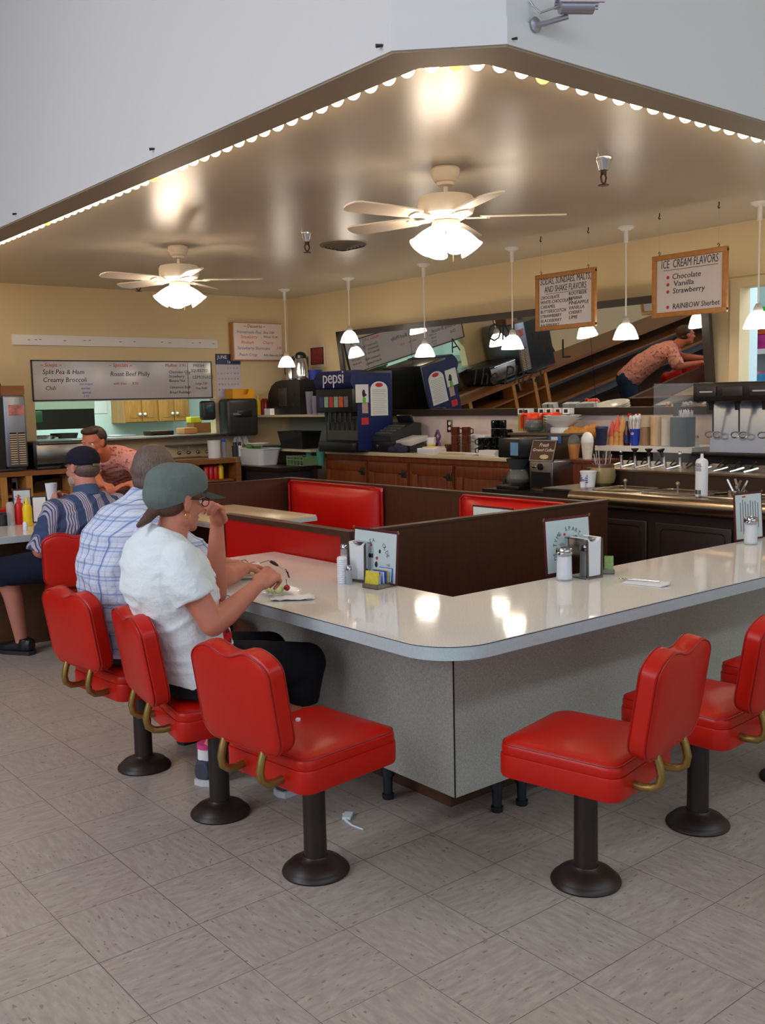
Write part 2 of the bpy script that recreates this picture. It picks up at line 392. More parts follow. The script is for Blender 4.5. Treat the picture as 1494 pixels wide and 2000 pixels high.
def bench(label, xb, y0, y1, face, puffy):
    """face=+1: sits facing +X with its back at xb; red outer back panel in a brown frame"""
    r = thing('booth_bench', label, 'bench', (xb+face*0.25, (y0+y1)/2, 0))
    s = face
    MB().b2((min(xb+s*0.08, xb+s*0.5), y0+0.01, 0.0), (max(xb+s*0.08, xb+s*0.5), y1-0.01, 0.34)).build('base', M_('booth panel'), r)
    c = MB(); c.box((xb+s*0.29, (y0+y1)/2, 0.40), (0.45, y1-y0-0.02, 0.12), bev=0.035, seg=3); c.build('seat', MATS['red vinyl'], r)
    if puffy:
        hx = 0.05; pm = MB(); t_ = bmesh.new(); n = 10
        # puffy back: rolled edges, slightly reclined
        ys = [y0+0.02+(y1-y0-0.04)*i/n for i in range(n+1)]; zs = [0.42+(0.885-0.42)*i/8 for i in range(9)]
        vs = {}
        for i, y in enumerate(ys):
            for j, z in enumerate(zs):
                u = 1-abs(2*i/n-1)**6; v = 1-abs(2*j/8-1)**5
                vs[i, j] = t_.verts.new((xb+s*(0.03+0.095*min(u, 1)*min(v, 1)**0.7*(1-0.25*j/8)), y, z))
        bk = {}
        for i, y in enumerate(ys):
            for j, z in enumerate(zs): bk[i, j] = t_.verts.new((xb+s*0.012, y, z))
        for g, fl_ in ((vs, 0), (bk, 1)):
            for i in range(n):
                for j in range(8): t_.faces.new((g[i, j], g[i+1, j], g[i+1, j+1], g[i, j+1]))
        for i in range(n):
            for j in (0, 8): t_.faces.new((vs[i, j], vs[i+1, j], bk[i+1, j], bk[i, j]))
        for j in range(8):
            for i in (0, n): t_.faces.new((vs[i, j], vs[i, j+1], bk[i, j+1], bk[i, j]))
        pm.merge(t_); pm.subd(1); pm.build('backrest', MATS['red vinyl'], r)
        MB().tube([(xb+s*0.05, y0+0.025, 0.44), (xb+s*0.05, y0+0.025, 0.86), (xb+s*0.05, y0+0.06, 0.885), (xb+s*0.05, y1-0.06, 0.885), (xb+s*0.05, y1-0.025, 0.86), (xb+s*0.05, y1-0.025, 0.44)], 0.008).build('piping', MATS['red vinyl'], r)
    else:
        f = MB(); f.b2((xb, y0, 0), (xb+s*0.05, y0+0.075, ZB-0.02)); f.b2((xb, y1-0.02, 0), (xb+s*0.05, y1, ZB-0.02)); f.b2((xb-0.004, y0, ZB-0.028), (xb+s*0.055, y1, ZB))
        f.build('frame', M_('booth panel'), r)
        MB().b2((xb+0.008, y0+0.075, 0.3), (xb+s*0.045, y1-0.02, ZB-0.026)).build('back_panel', MATS['red vinyl'], r)
        MB().box((xb+s*0.09, (y0+y1)/2, 0.64), (0.07, y1-y0-0.03, 0.44), bev=0.03, seg=3).build('backrest', MATS['red vinyl'], r)
    return r
bench('red booth bench with flat red back directly behind the ice cream plate', 2.765, 3.66, 4.84, 1, False)
bench('red booth bench hidden behind the man in plaid, left of the cream table', 2.765, 5.62, 6.70, 1, False)
bench('puffy red booth bench behind the cream table', 4.49, 5.50, 6.70, -1, True)
bench('puffy red booth bench partly hidden by the long brown partition', 4.49, 3.74, 4.70, -1, True)
mat('cream laminate', (214, 196, 166), 0.25, var=0.04, scale=60)
for lb, y0, y1 in (('cream topped booth table between the two far red benches', 5.62, 6.74), ('cream booth table behind the long brown partition', 3.72, 4.66)):
    r = thing('booth_table', lb, 'table', (3.6, (y0+y1)/2, 0))
    MB().box((3.60, (y0+y1)/2, 0.708), (0.72, y1-y0, 0.04), bev=0.006).build('tabletop', M_('cream laminate'), r)
    MB().box((3.60, (y0+y1)/2, 0.700), (0.724, y1-y0+0.004, 0.028)).build('edge_band', MATS['edgeband'], r)
    MB().cyl((3.60, (y0+y1)/2, 0.02), (3.60, (y0+y1)/2, 0.688), 0.035).build('pedestal', M_('black plastic'), r)
    b = MB(); b.box((3.60, (y0+y1)/2, 0.012), (0.6, 0.07, 0.024), bev=0.005); b.box((3.60, (y0+y1)/2, 0.013), (0.07, 0.6, 0.024), bev=0.005); b.build('base', M_('black plastic'), r)

# ------------------------------------------------------------------ swivel stools
t = NT('red stool vinyl'); n = t.noise(4, 4); t.link(t.mix(n, lin((176, 14, 2)), lin((194, 22, 3))), t.b.inputs['Base Color'])
t.b.inputs['Roughness'].default_value = 0.35; t.b.inputs['Specular IOR Level'].default_value = 0.35; t.bump(t.noise(120, 3), 0.12, 0.0015); MATS['stool red'] = t.m
mat('stool piping', (150, 14, 10), 0.45)
t = NT('brown painted iron'); ed = t.noise(7, 5, 0.7); t.link(t.ramp(ed, [(0.3, lin((26, 17, 15))), (0.64, lin((40, 27, 23))), (0.80, lin((84, 66, 56)))]), t.b.inputs['Base Color'])
t.b.inputs['Roughness'].default_value = 0.42; MATS['iron'] = t.m
def rrect(w, h, r, n=6, wave=0.0, rb=None):
    """rounded rectangle (u,v); r top corners, rb bottom corners; wave on the top edge"""
    rb = r if rb is None else rb; P = []
    def corner(cx, cy, rr, a0): return [(cx+rr*math.cos(R(a0+90*i/n)), cy+rr*math.sin(R(a0+90*i/n))) for i in range(n+1)]
    P += corner(-w/2+rb, -h/2+rb, rb, 180)
    P += [(-w/2+rb+(w-2*rb)*i/8, -h/2) for i in range(1, 8)]
    P += corner(w/2-rb, -h/2+rb, rb, 270)
    P += [(w/2, -h/2+rb+(h-r-rb)*i/4) for i in range(1, 4)]
    P += corner(w/2-r, h/2-r, r, 0)
    P += [(w/2-r-(w-2*r)*i/12, h/2) for i in range(1, 12)]
    P += corner(-w/2+r, h/2-r, r, 90)
    P += [(-w/2, h/2-r-(h-r-rb)*i/4) for i in range(1, 4)]
    if wave: P = [(u, v+(wave*(1-math.cos(2*PI*(u+w/2)/w*2))/2*-0 + wave*(math.sin(PI*abs(u)/(w/2))**2 - 0.35)) * max(0, min(1, (v)/(h/2)))**2) for u, v in P]
    return P
def pillow(outline, rings, fn, mb):
    n = len(outline); vs, fs = [], []
    for sc_, d in rings:
        for u, v in outline: vs.append(fn(u*sc_, v*sc_, d))
    for i in range(len(rings)-1):
        for k_ in range(n):
            k2 = (k_+1) % n; fs.append((i*n+k_, i*n+k2, (i+1)*n+k2, (i+1)*n+k_))
    fs.append(tuple(reversed(range(n)))); fs.append(tuple(range((len(rings)-1)*n, len(rings)*n)))
    return mb._add(vs, fs)
def make_stool(lbl, loc, rz):
    r = thing('counter_stool', lbl, 'stool', (*loc, 0), 'red vinyl swivel stools around the counters'); r.rotation_euler = (0, 0, rz)
    B = dict(parent=r, origin=False)
    MB().lathe([(0.108, 0), (0.110, 0.006), (0.106, 0.014), (0.100, 0.018), (0.096, 0.022), (0.085, 0.033), (0.06, 0.044), (0.045, 0.05), (0.040, 0.056)], (0, 0, 0), 40).build('base', MATS['iron'], **B)
    MB().cyl((0, 0, 0.05), (0, 0, 0.368), 0.0375, 0.0355, 28).build('post', MATS['iron'], **B)
    ol = rrect(0.405, 0.40, 0.045)
    f = MB(); pillow(ol, [(0.9, 0.356), (0.985, 0.360), (1, 0.368), (1, 0.424), (0.992, 0.430)], lambda u, v, d: (u, v, d), f); f.build('seat_frame', MATS['stool red'], **B)
    f = MB(); pillow(ol, [(0.96, 0.422), (0.985, 0.432), (0.985, 0.452), (0.97, 0.461), (0.93, 0.469), (0.82, 0.479), (0.6, 0.487), (0.3, 0.492), (0.05, 0.493)], lambda u, v, d: (u, v, d), f)
    s = f.build('seat_cushion', MATS['stool red'], **B)
    MB().tube([(u*0.965, v*0.965, 0.4625) for u, v in ol], 0.0028, 6, closed=True).build('piping', M_('stool piping'), parent=s, origin=False)
    # backrest, slightly reclined
    ob = rrect(0.385, 0.30, 0.045, wave=0.022, rb=0.06)
    al = R(9)
    def fb(u, v, d):
        x = -0.247 - (v+0.15)*math.sin(al) + d*math.cos(al) - 0.10*(u*u)*-1*0.6; return (x, u, 0.638 + v*math.cos(al) + d*math.sin(al))
    f = MB(); pillow(ob, [(0.05, -0.040), (0.5, -0.038), (0.85, -0.034), (0.95, -0.030), (1.0, -0.020), (1.0, 0.020), (0.96, 0.030), (0.85, 0.038), (0.5, 0.045), (0.05, 0.047)], fb, f)
    s = f.build('backrest', MATS['stool red'], **B)
    for d in (-0.027, 0.027):
        MB().tube([fb(u*0.975, v*0.975, d*1.03) for u, v in ob], 0.0026, 6, closed=True).build('piping', M_('stool piping'), parent=s, origin=False)
    for sy in (-1, 1):
        y = sy*0.095
        MB().tube([(-0.190, y, 0.392), (-0.225, y, 0.388), (-0.258, y, 0.392), (-0.279, y, 0.408), (-0.284, y, 0.435), (-0.277, y, 0.465), (-0.268, y, 0.49), (-0.258, y, 0.52)], 0.0125, 14).build('bracket', M_('brass'), **B)
    return r
s0 = make_stool('red vinyl stool nearest the camera, left of the counter corner', (1.735, 2.525), R(6))
def stool_copy(lbl, loc, rz):
    c = copy_tree(s0); c['label'] = lbl; c.location = (*loc, 0); c.rotation_euler = (0, 0, rz); return c
stool_copy('red vinyl stool the woman in the green cap sits on', (1.733, 3.133), R(-10))
stool_copy('red vinyl stool the man in the plaid shirt sits on', (1.733, 3.765), R(6))
stool_copy('empty red vinyl stool nearest the camera on the right side of the counter', (2.325, 1.905), R(90+12))
stool_copy('second empty red vinyl stool on the right side, behind the nearest one', (2.940, 1.912), R(90+4))
stool_copy('third empty red vinyl stool on the right side, cut off by the frame edge', (3.560, 1.912), R(90+2))
for px_, lb_ in ((-4, 'red stool back beyond the left counter at the left frame edge'), (117, 'red stool beyond the left counter, just left of the man in the dark cap')):
    q_ = onY(px_, 965, 7.45); stool_copy(lb_, (q_.x, 7.68), R(90))
stool_copy('red vinyl stool of the man in the dark cap, back turned to the camera', (2.28, 5.72), R(67))
# ------------------------------------------------------------------ lamps
def emis(name, rgb, strength):
    m = mat(name, rgb, 0.4, var=0.0, emit=strength); return m
emis('lit shade glass', (255, 236, 212), 17)
emis('pendant shade glass', (255, 242, 222), 12)
emis('string bulb glass', (255, 224, 172), 13)
emis('dim bulb glass', (255, 190, 105), 2.2)
mat('fan white', (228, 216, 200), 0.35, var=0.02)
def make_fan(x, y, lbl, a0):
    r = thing('ceiling_fan', lbl, 'ceiling fan', (x, y, ZC), 'white ceiling fans with lit lamp clusters')
    MB().lathe([(0.0, 0.012), (0.070, 0.010), (0.078, 0), (0.078, -0.03), (0.06, -0.065), (0.048, -0.07), (0.045, -0.085), (0.02, -0.09)][::-1], (x, y, ZC-0.012), 32).build('canopy', M_('fan white'), r)
    MB().cyl((x, y, ZC-0.16), (x, y, ZC-0.09), 0.013).build('downrod', M_('fan white'), r)
    MB().lathe([(0.02, -0.135), (0.085, -0.130), (0.145, -0.10), (0.155, -0.075), (0.155, -0.025), (0.145, -0.008), (0.11, 0), (0.02, 0.004)], (x, y, ZC-0.15), 40).build('motor_housing', M_('fan white'), r)
    MB().lathe([(0.02, -0.05), (0.07, -0.045), (0.08, -0.02), (0.075, 0)], (x, y, ZC-0.285), 28).build('light_hub', M_('fan white'), r)
    for k in range(5):
        a = R(a0+72*k); d = Vector((math.cos(a), math.sin(a), 0)); n = Vector((-d.y, d.x, 0)); c = Vector((x, y, ZC-0.262))
        b = MB(); pts = [(0.19, 0.045), (0.26, 0.058), (0.45, 0.066), (0.60, 0.068), (0.635, 0.055), (0.65, 0.03)]
        pl_ = [(u, v) for u, v in pts] + [(0.655, 0)] + [(u, -v) for u, v in reversed(pts)]
        m = Matrix(((d.x, n.x, 0, c.x), (d.y, n.y, 0, c.y), (0, 0, 1, c.z), (0, 0, 0, 1))) @ Matrix.Rotation(R(11), 4, 'X')
        b.prism(pl_, -0.004, 0.004, m); bl = b.build('blade', M_('fan white'), r)
        q = MB(); q.prism([(0.11, 0.018), (0.17, 0.02), (0.215, 0.042), (0.235, 0.03), (0.24, 0), (0.235, -0.03), (0.215, -0.042), (0.17, -0.02), (0.11, -0.018)], -0.012, -0.005, m)
        q.build('blade_iron', M_('fan white'), r)
    for k in range(4):
        a = R(a0+20+90*k); d = Vector((math.cos(a), math.sin(a), 0)); ax = (d*0.62 - Vector((0, 0, 1))*0.78).normalized()
        p0 = Vector((x, y, ZC-0.315)) + d*0.06
        MB().cyl(p0-ax*0.02, p0+ax*0.035, 0.02, 0.026).build('socket', M_('fan white'), r)
        prof = [(0.027, 0.0), (0.034, 0.018), (0.045, 0.045), (0.053, 0.075), (0.060, 0.105), (0.070, 0.125), (0.066, 0.123), (0.056, 0.10), (0.03, 0.02)]
        MB().lathe(prof, p0+ax*0.025, 24, ax, caps=False).build('lamp_shade', M_('lit shade glass'), r)
    MB().tube([(x+0.02, y-0.03, ZC-0.33), (x+0.021, y-0.03, ZC-0.5)], 0.0015, 6).build('pull_chain', M_('brass'), r)
    return r
make_fan(3.77, 4.05, 'large white ceiling fan with glowing lamp cluster nearest the camera', -39)
make_fan(3.79, 7.15, 'smaller-looking far ceiling fan with two glowing bells, above the menu whiteboard', -35)
for i, (px, py, zb, lb) in enumerate(((560, 717, 1.905, 'white pendant lamp in front of the blue poster, leftmost in the row'), (683, 667, 2.105, 'white pendant lamp hung higher than the rest, left end of the mirror'),
        (830, 697, 1.905, 'white pendant lamp in front of the mirror, just right of the dark cola machine'), (1001, 681, 1.915, 'white pendant lamp left of the soda flavours sign'),
        (1222, 661, 1.925, 'white pendant lamp hanging between the two hanging menu signs'), (1480, 640, 1.93, 'white pendant lamp in front of the bright doorway'))):
    p = onX(px, py, 6.18); x, y = 6.18, p.y
    r = thing('pendant_lamp', lb, 'pendant lamp', (x, y, ZC), 'white pendant lamps over the back bar')
    MB().lathe([(0.0, -0.03), (0.03, -0.028), (0.058, -0.012), (0.062, 0)], (x, y, ZC-0.001), 24).build('canopy', M_('white paint'), r)
    MB().cyl((x, y, ZC-0.12), (x, y, ZC-0.02), 0.017).build('swivel_cup', M_('white paint'), r)
    MB().cyl((x, y, zb+0.17), (x, y, ZC-0.10), 0.006).build('rod', M_('white paint'), r)
    MB().lathe([(0.031, 0), (0.03, 0.02), (0.018, 0.05), (0.010, 0.055)], (x, y, zb+0.109), 20).build('socket', mat('pendant socket', (190, 184, 178), 0.4), r)
    MB().lathe([(0.093, 0.0), (0.094, 0.005), (0.087, 0.025), (0.076, 0.055), (0.062, 0.083), (0.046, 0.104), (0.030, 0.114), (0.028, 0.111), (0.06, 0.080), (0.073, 0.052), (0.09, 0.0)], (x, y, zb), 32, caps=False).build('lamp_shade', M_('pendant shade glass'), r)
# string of globe bulbs behind the fascia lip
pos = []
y = 2.83
while y < 9.9: pos.append((2.452, y)); y += 0.107
pos = pos[::-1]
pos += [(2.487, 2.735), (2.545, 2.672), (2.605, 2.625)]
x = 2.690
while len(pos) < 99 and x < 6.7: pos.append((x, 2.592)); x += 0.114
sl = thing('string_lights', 'string of glowing globe bulbs running behind the lower edge of the white fascia', 'lights', (2.45, 2.7, 2.7))
s = MB(); s.b2((2.41, 2.75, 2.715), (2.422, 9.98, 2.745)); s.b2((2.60, 2.55, 2.715), (6.7, 2.562, 2.745)); s.build('strip', M_('white paint'), sl)
for i, (x, y) in enumerate(pos):
    b = MB(); b.sph((x, y, 2.693), 0.029, 14); b.cyl((x, y, 2.70), (x, y, 2.75), 0.013, seg=8)
    b.build('bulb', M_('dim bulb glass' if i in (len(pos)-31, len(pos)-27, 20, 33, 47) else 'string bulb glass'), sl)
# round air vent
v = thing('ceiling_vent', 'round dark slatted air vent between the two ceiling fans', 'vent', (4.88, 6.45, ZC))
MB().lathe([(0.165, -0.004), (0.172, -0.012), (0.182, -0.010), (0.188, 0)], (4.88, 6.45, ZC-0.0005), 40, caps=False).build('frame', mat('vent rim', (120, 110, 100), 0.5), v)
for k, rr in enumerate((0.16, 0.132, 0.104, 0.076, 0.045)):
    MB().lathe([(rr, -0.006-0.007*k), (rr-0.013, -0.016-0.007*k), (rr-0.015, -0.014-0.007*k), (rr-0.002, -0.004-0.007*k)], (4.88, 6.45, ZC-0.003), 36, caps=False).build('ring_slat', mat('vent grey', (118, 110, 100), 0.5), v)
MB().lathe([(0.168, -0.001), (0.0, -0.001)], (4.88, 6.45, ZC-0.001), 36).build('duct', M_('black plastic'), v)
mat('bronze valve', (66, 44, 34), 0.4, 0.6)
def sprinkler(x, y, lb):
    r = thing('fire_sprinkler', lb, 'sprinkler', (x, y, ZC), 'fire sprinklers on the ceiling')
    MB().lathe([(0.026, -0.065), (0.030, -0.05), (0.040, -0.02), (0.046, -0.003), (0.046, 0)], (x, y, ZC), 24).build('escutcheon', M_('chrome'), r)
    b = MB(); b.cyl((x, y, ZC-0.085), (x, y, ZC-0.06), 0.016)
    b.tube([(x-0.012, y, ZC-0.08), (x-0.022, y, ZC-0.10), (x-0.014, y, ZC-0.125), (x, y, ZC-0.132), (x+0.014, y, ZC-0.125), (x+0.022, y, ZC-0.10), (x+0.012, y, ZC-0.08)], 0.005, 8)
    b.lathe([(0.0, 0), (0.028, 0.001), (0.030, 0.004), (0.0, 0.006)], (x, y, ZC-0.143), 16); b.build('sprinkler_head', M_('bronze valve'), r)
sprinkler(4.33, 3.43, 'chrome and bronze sprinkler head above the ice cream sign, nearest of three')
sprinkler(4.32, 6.15, 'chrome sprinkler head beside the round air vent')
sprinkler(4.335, 9.01, 'chrome sprinkler head beyond the left tip of the far ceiling fan')
# security camera on the fascia
p = onY(1043, 50, 2.395)
r = thing('security_camera', 'silver bullet security camera on the white fascia', 'camera', (p.x, 2.395, p.z))
MB().lathe([(0.024, 0), (0.026, 0.008), (0.018, 0.012)], (p.x, 2.393, p.z), 20, (0, -1, 0)).build('mount', mat('satin grey', (165, 165, 175), 0.35, 0.7), r)
e = p + Vector((0.075, -0.085, 0.02))
MB().tube([(p.x, 2.39, p.z), (p.x+0.02, 2.36, p.z+0.002), tuple(e)], 0.009, 10).build('arm', M_('satin grey'), r)
ax = Vector((0.86, -0.5, 0.03)).normalized(); c0 = e + Vector((-0.035, 0.005, 0.028))
MB().cyl(c0, c0+ax*0.115, 0.026, seg=24).build('housing', M_('satin grey'), r)
b = MB()
for k in range(9):
    a = R(20*k+10); q = Vector((0, 0, 1)).cross(ax).normalized(); o_ = (q*math.cos(a) + Vector((0, 0, 1))*math.sin(a))*0.031
    b.tube([c0+ax*-0.01+o_, c0+ax*0.145+o_], 0.0058, 6)
b.build('sun_shield', mat('shield silver', (190, 180, 190), 0.3, 0.5), r)
MB().lathe([(0.024, 0), (0.012, 0.003), (0, 0.006)], c0+ax*0.115, 20, ax).build('lens', M_('black plastic'), r)
MB().tube([onY(1035, 2, 2.394), onY(1042, 12, 2.385), onY(1055, 25, 2.36), tuple(c0)], 0.0035, 8).build('cable', M_('satin grey'), r)
# little nails in the fascia
for i, (px, py) in enumerate(((752, 88), (305, 290), (35, 417))):
    q = onX(px, py, 2.25)
    tag(MB().cyl((2.252, q.y, q.z), (2.222, q.y+0.016, q.z-0.004), 0.0035, 0.007, 8).build('nail', M_('dark steel')), ('nail sticking out of the fascia beside its chamfered corner', 'nail sticking out of the middle of the left fascia', 'nail near the far left end of the fascia')[i], 'nail')
q = onY(1000, 76, 2.393)
tag(MB().cyl((q.x, 2.394, q.z), (q.x+0.01, 2.378, q.z), 0.003, 0.005, 8).build('nail', M_('dark steel')), 'nail just right of the fascia corner below the security camera', 'nail')

# ------------------------------------------------------------------ kitchen wall items (plane Y = YW)
YS = YW-0.012
def boardY(px0, py0, px1, py1, th=0.02, y=None):
    """top-left and bottom-right pixel -> rectangle on the kitchen wall"""
    y = YW if y is None else y; a = onY(px0, py0, y); b = onY(px1, py1, y); return a.x, b.x, b.z, a.z, y-th
# long white rail
x0, x1, z0, z1, yy = boardY(22, 653, 424, 680); z0 = z1-0.105
r = thing('coat_rail', 'long empty white rail with small holes above the menu whiteboard', 'rail', (x0, YW, z0))
MB().box(((x0+x1)/2, YW-0.012, (z0+z1)/2), (x1-x0, 0.024, z1-z0), bev=0.004).build('board', M_('white paint'), r)
for k, u in enumerate((0.07, 0.10, 0.12, 0.23, 0.32, 0.345, 0.49, 0.56, 0.70, 0.74, 0.86, 0.90, 0.975)):
    MB().box((x0+(x1-x0)*u, YW-0.026, (z0+z1)/2+0.004*(k % 3)), (0.022, 0.006, 0.005)).build('screw', M_('dark steel'), r)
# menu whiteboard
x0, x1, z0, z1 = onY(60, 703, YW).x, onY(410, 708, YW).x, 1.592, 1.992
r = thing('whiteboard', 'long menu whiteboard with handwritten soups and specials above the kitchen hatch', 'whiteboard', (x0, YW, z0))
mat('board white', (196, 190, 192), 0.12, var=0.02, scale=3)
MB().b2((x0, YW-0.018, z0), (x1, YW-0.002, z1)).build('board', M_('board white'), r)
f = MB()
for a, b in (((x0-0.008, z1-0.004), (x1+0.008, z1+0.008)), ((x0-0.008, z0-0.008), (x1+0.008, z0+0.004)), ((x0-0.008, z0-0.008), (x0+0.004, z1+0.008)), ((x1-0.004, z0-0.008), (x1+0.008, z1+0.008))):
    f.b2((a[0], YW-0.024, a[1]), (b[0], YW-0.003, b[1]))
f.build('frame', M_('dark steel'), r)
W, H = x1-x0, z1-z0
def put(items, mt, parent, x0, z1, W, H, y, fr=frY, nm='lettering'):
    for it in items:
        u, v, s_, tx = it[:4]; sh = it[4] if len(it) > 4 else 0.15
        pt = (x0+W*u, y, z1-H*v-s_*0.7)
        MB().text(tx, fr(pt), s_, 0.0006, sh).build(nm, mt, parent, smooth=False)
ya = YW-0.0188
put([(0.04, 0.05, 0.055, '~ Soups ~'), (0.40, 0.05, 0.055, '~ Specials ~'), (0.72, 0.05, 0.05, 'Muffins  1.95'), (0.42, 0.55, 0.04, 'with fries      8.50'), (0.84, 0.30, 0.035, '2.50'), (0.84, 0.68, 0.035, '3.50'), (0.84, 0.82, 0.035, '4.50'), (0.012, 0.26, 0.05, '.'), (0.012, 0.45, 0.05, '.')], M_('red ink'), r, x0, z1, W, H, ya)
put([(0.05, 0.22, 0.068, 'Split Pea & Ham'), (0.05, 0.42, 0.068, 'Creamy Broccoli'), (0.06, 0.64, 0.06, 'Chili'), (0.405, 0.27, 0.068, 'Roast Beef Philly'), (0.74, 0.24, 0.042, 'Chocolate Chip'), (0.74, 0.36, 0.042, 'Strawberry'), (0.74, 0.48, 0.042, 'Banana Nut'), (0.74, 0.66, 0.042, 'Cinnamon Roll'), (0.74, 0.80, 0.042, 'Bread Pudding'), (0.89, 0.05, 0.05, 'FRESH', 0), (0.875, 0.20, 0.045, 'SQUEEZED', 0), (0.90, 0.57, 0.035, 'Large 2.50'), (0.90, 0.70, 0.035, 'Free Refill')], M_('ink'), r, x0, z1, W, H, ya)
put([(0.885, 0.38, 0.05, 'LEMONADE', 0)], M_('green ink'), r, x0, z1, W, H, ya)
put([(0.24, 0.56, 0.036, 'ice cream'), (0.245, 0.67, 0.036, 'sundae'), (0.25, 0.78, 0.036, 'special'), (0.255, 0.88, 0.036, '3.95')], M_('blue ink'), r, x0, z1, W, H, ya)
MB().b2((x1-0.30, YW-0.0192, z0+0.01), (x1-0.294, YW-0.018, z1-0.01)).build('divider_line', M_('green ink'), r)
# desserts sign
a = onY(456, 630, YW-0.09); b = onY(552, 703, YW-0.09); x0, x1, z0, z1 = a.x, b.x, b.z, a.z
r = thing('menu_sign', 'desserts sign with coloured handwriting, overlapping the wall calendar', 'sign', (x0, YW, z0))
MB().b2((x0, YW-0.09, z0), (x1, YW-0.07, z1), bev=0.003).build('board', mat('dessert board', (232, 214, 206), 0.45, var=0.02), r)
MB().b2((x0-0.012, YW-0.072, z0-0.012), (x1+0.012, YW-0.004, z1+0.006)).build('frame', M_('sign frame oak'), r)
W, H = x1-x0, z1-z0; yd = YW-0.0906
put([(0.20, 0.03, 0.055, '~ Desserts ~'), (0.60, 0.21, 0.04, 'Slice 3.00'), (0.60, 0.33, 0.038, 'Whole 15.00'), (0.60, 0.84, 0.036, '4.00 Alamode 5.00')[:4]], M_('ink'), r, x0, z1, W, H, yd)
put([(0.13, 0.33, 0.05, 'Strawberry'), (0.14, 0.48, 0.05, 'Rhubarb'), (0.55, 0.48, 0.05, '. Cherry'), (0.88, 0.63, 0.04, '5.00')], M_('red ink'), r, x0, z1, W, H, yd)
put([(0.02, 0.20, 0.05, '. Homemade Pies'), (0.02, 0.64, 0.05, '. Strawberry Shortcake'), (0.05, 0.82, 0.05, '. Peach Crisp')], M_('blue ink'), r, x0, z1, W, H, yd)
# calendar
a = onY(421, 691, YW-0.01); b = onY(472, 776, YW-0.01); x0, x1, z0, z1 = a.x, b.x, b.z, a.z
r = thing('wall_calendar', 'June wall calendar with a dark blue header above the paper towel dispenser', 'calendar', (x0, YW, z0))
MB().b2((x0, YW-0.008, z0), (x1, YW-0.001, z1-0.12)).build('month_page', mat('lilac paper', (205, 198, 208), 0.7), r)
MB().b2((x0, YW-0.012, z1-0.12), (x1, YW-0.001, z1)).build('header', M_('navy'), r)
MB().text('JUNE', frY((x0+0.02, YW-0.0125, z1-0.055)), 0.055, 0.0006).build('lettering', M_('white paint'), r, smooth=False); MB().text('16', frY((x0+0.14, YW-0.0125, z1-0.108)), 0.05, 0.0006).build('lettering', M_('white paint'), r, smooth=False)
d = 1
for row in range(5):
    for c_ in range(7):
        if row == 0 and c_ < 3: continue
        if d > 30: continue
        MB().text(str(d), frY((x0+0.018+c_*(x1-x0-0.03)/7, YW-0.0085, z1-0.17-row*0.062)), 0.028, 0.0006).build('day_number', M_('ink'), r, smooth=False); d += 1
# blue poster and little red photo
a = onY(560, 697, YW-0.004); b = onY(604, 780, YW-0.004)
a2 = onX(560, 697, XW-0.004); b2 = onX(604, 775, XW-0.004)
r = thing('wall_poster', 'dark blue poster with ragged top edge behind the steel coffee jugs', 'poster', (XW, (a2.y+b2.y)/2, b2.z))
pm = MB(); ys = [a2.y+(b2.y-a2.y)*i/16 for i in range(17)]
pts = [(a2.y, b2.z)]+[(b2.y, b2.z)]+[(yy_, a2.z-0.03+0.018*((i*7) % 3)) for i, yy_ in reversed(list(enumerate(ys)))]
pm._add([(XW-0.002, p_[0], p_[1]) for p_ in pts]+[(XW-0.008, p_[0], p_[1]) for p_ in pts], [tuple(range(len(pts))), tuple(reversed(range(len(pts), 2*len(pts))))]+[(i, (i+1) % len(pts), len(pts)+(i+1) % len(pts), len(pts)+i) for i in range(len(pts))])
pm.build('sheet', mat('slate blue paper', (70, 74, 110), 0.6, var=0.35, scale=18), r, smooth=False)
a = onX(609, 680, XW); b = onX(634, 711, XW)
r = thing('framed_photo', 'small framed red picture on the wall left of the tilted mirror', 'picture', (XW, (a.y+b.y)/2, b.z))
MB().b2((XW-0.012, b.y-0.03, b.z-0.03), (XW-0.001, a.y+0.03, a.z+0.03)).build('mat_board', mat('cream card', (226, 208, 186), 0.6), r)
MB().b2((XW-0.016, b.y, b.z), (XW-0.010, a.y, a.z)).build('print', mat('red collage', (150, 44, 44), 0.5, var=0.9, scale=26), r)
f = MB()
for q0, q1 in (((b.y, a.z-0.008), (a.y, a.z)), ((b.y, b.z), (a.y, b.z+0.008)), ((b.y, b.z), (b.y+0.008, a.z)), ((a.y-0.008, b.z), (a.y, a.z))): f.b2((XW-0.02, q0[0], q0[1]), (XW-0.012, q1[0], q1[1]))
f.build('frame', M_('dark steel'), r)
# paper towel dispenser + yellow tray + towel
a = onY(433, 779, YW-0.1); b = onY(496, 850, YW-0.1)
r = thing('paper_towel_dispenser', 'black paper towel dispenser with a towel hanging out, below the calendar', 'dispenser', ((a.x+b.x)/2, YW, b.z))
MB().box(((a.x+b.x)/2, YW-0.11, (a.z+b.z)/2), (b.x-a.x, 0.22, a.z-b.z), bev=0.04, seg=4).build('housing', M_('dark grey plastic'), r)
MB().box(((a.x+b.x)/2+0.01, YW-0.225, b.z+0.255), (0.21, 0.02, 0.075), bev=0.01).build('window', M_('black plastic'), r)
m = MB(); m.text('ECOLOGY', frY((a.x+0.09, YW-0.236, b.z+0.225)), 0.035, 0.0006); m.text('Towels', frY((a.x+0.24, YW-0.223, b.z+0.33)), 0.024, 0.0006); 
m.bm.free(); m = MB(); m.b2((a.x+0.06, YW-0.2365, b.z+0.245), (a.x+0.16, YW-0.235, b.z+0.249)); m.b2((a.x+0.06, YW-0.2365, b.z+0.26), (a.x+0.14, YW-0.235, b.z+0.264)); m.build('label_lines', M_('white paint'), r)
w_ = MB(); n = 8; xs = [(a.x+b.x)/2-0.07+0.15*i/n for i in range(n+1)]
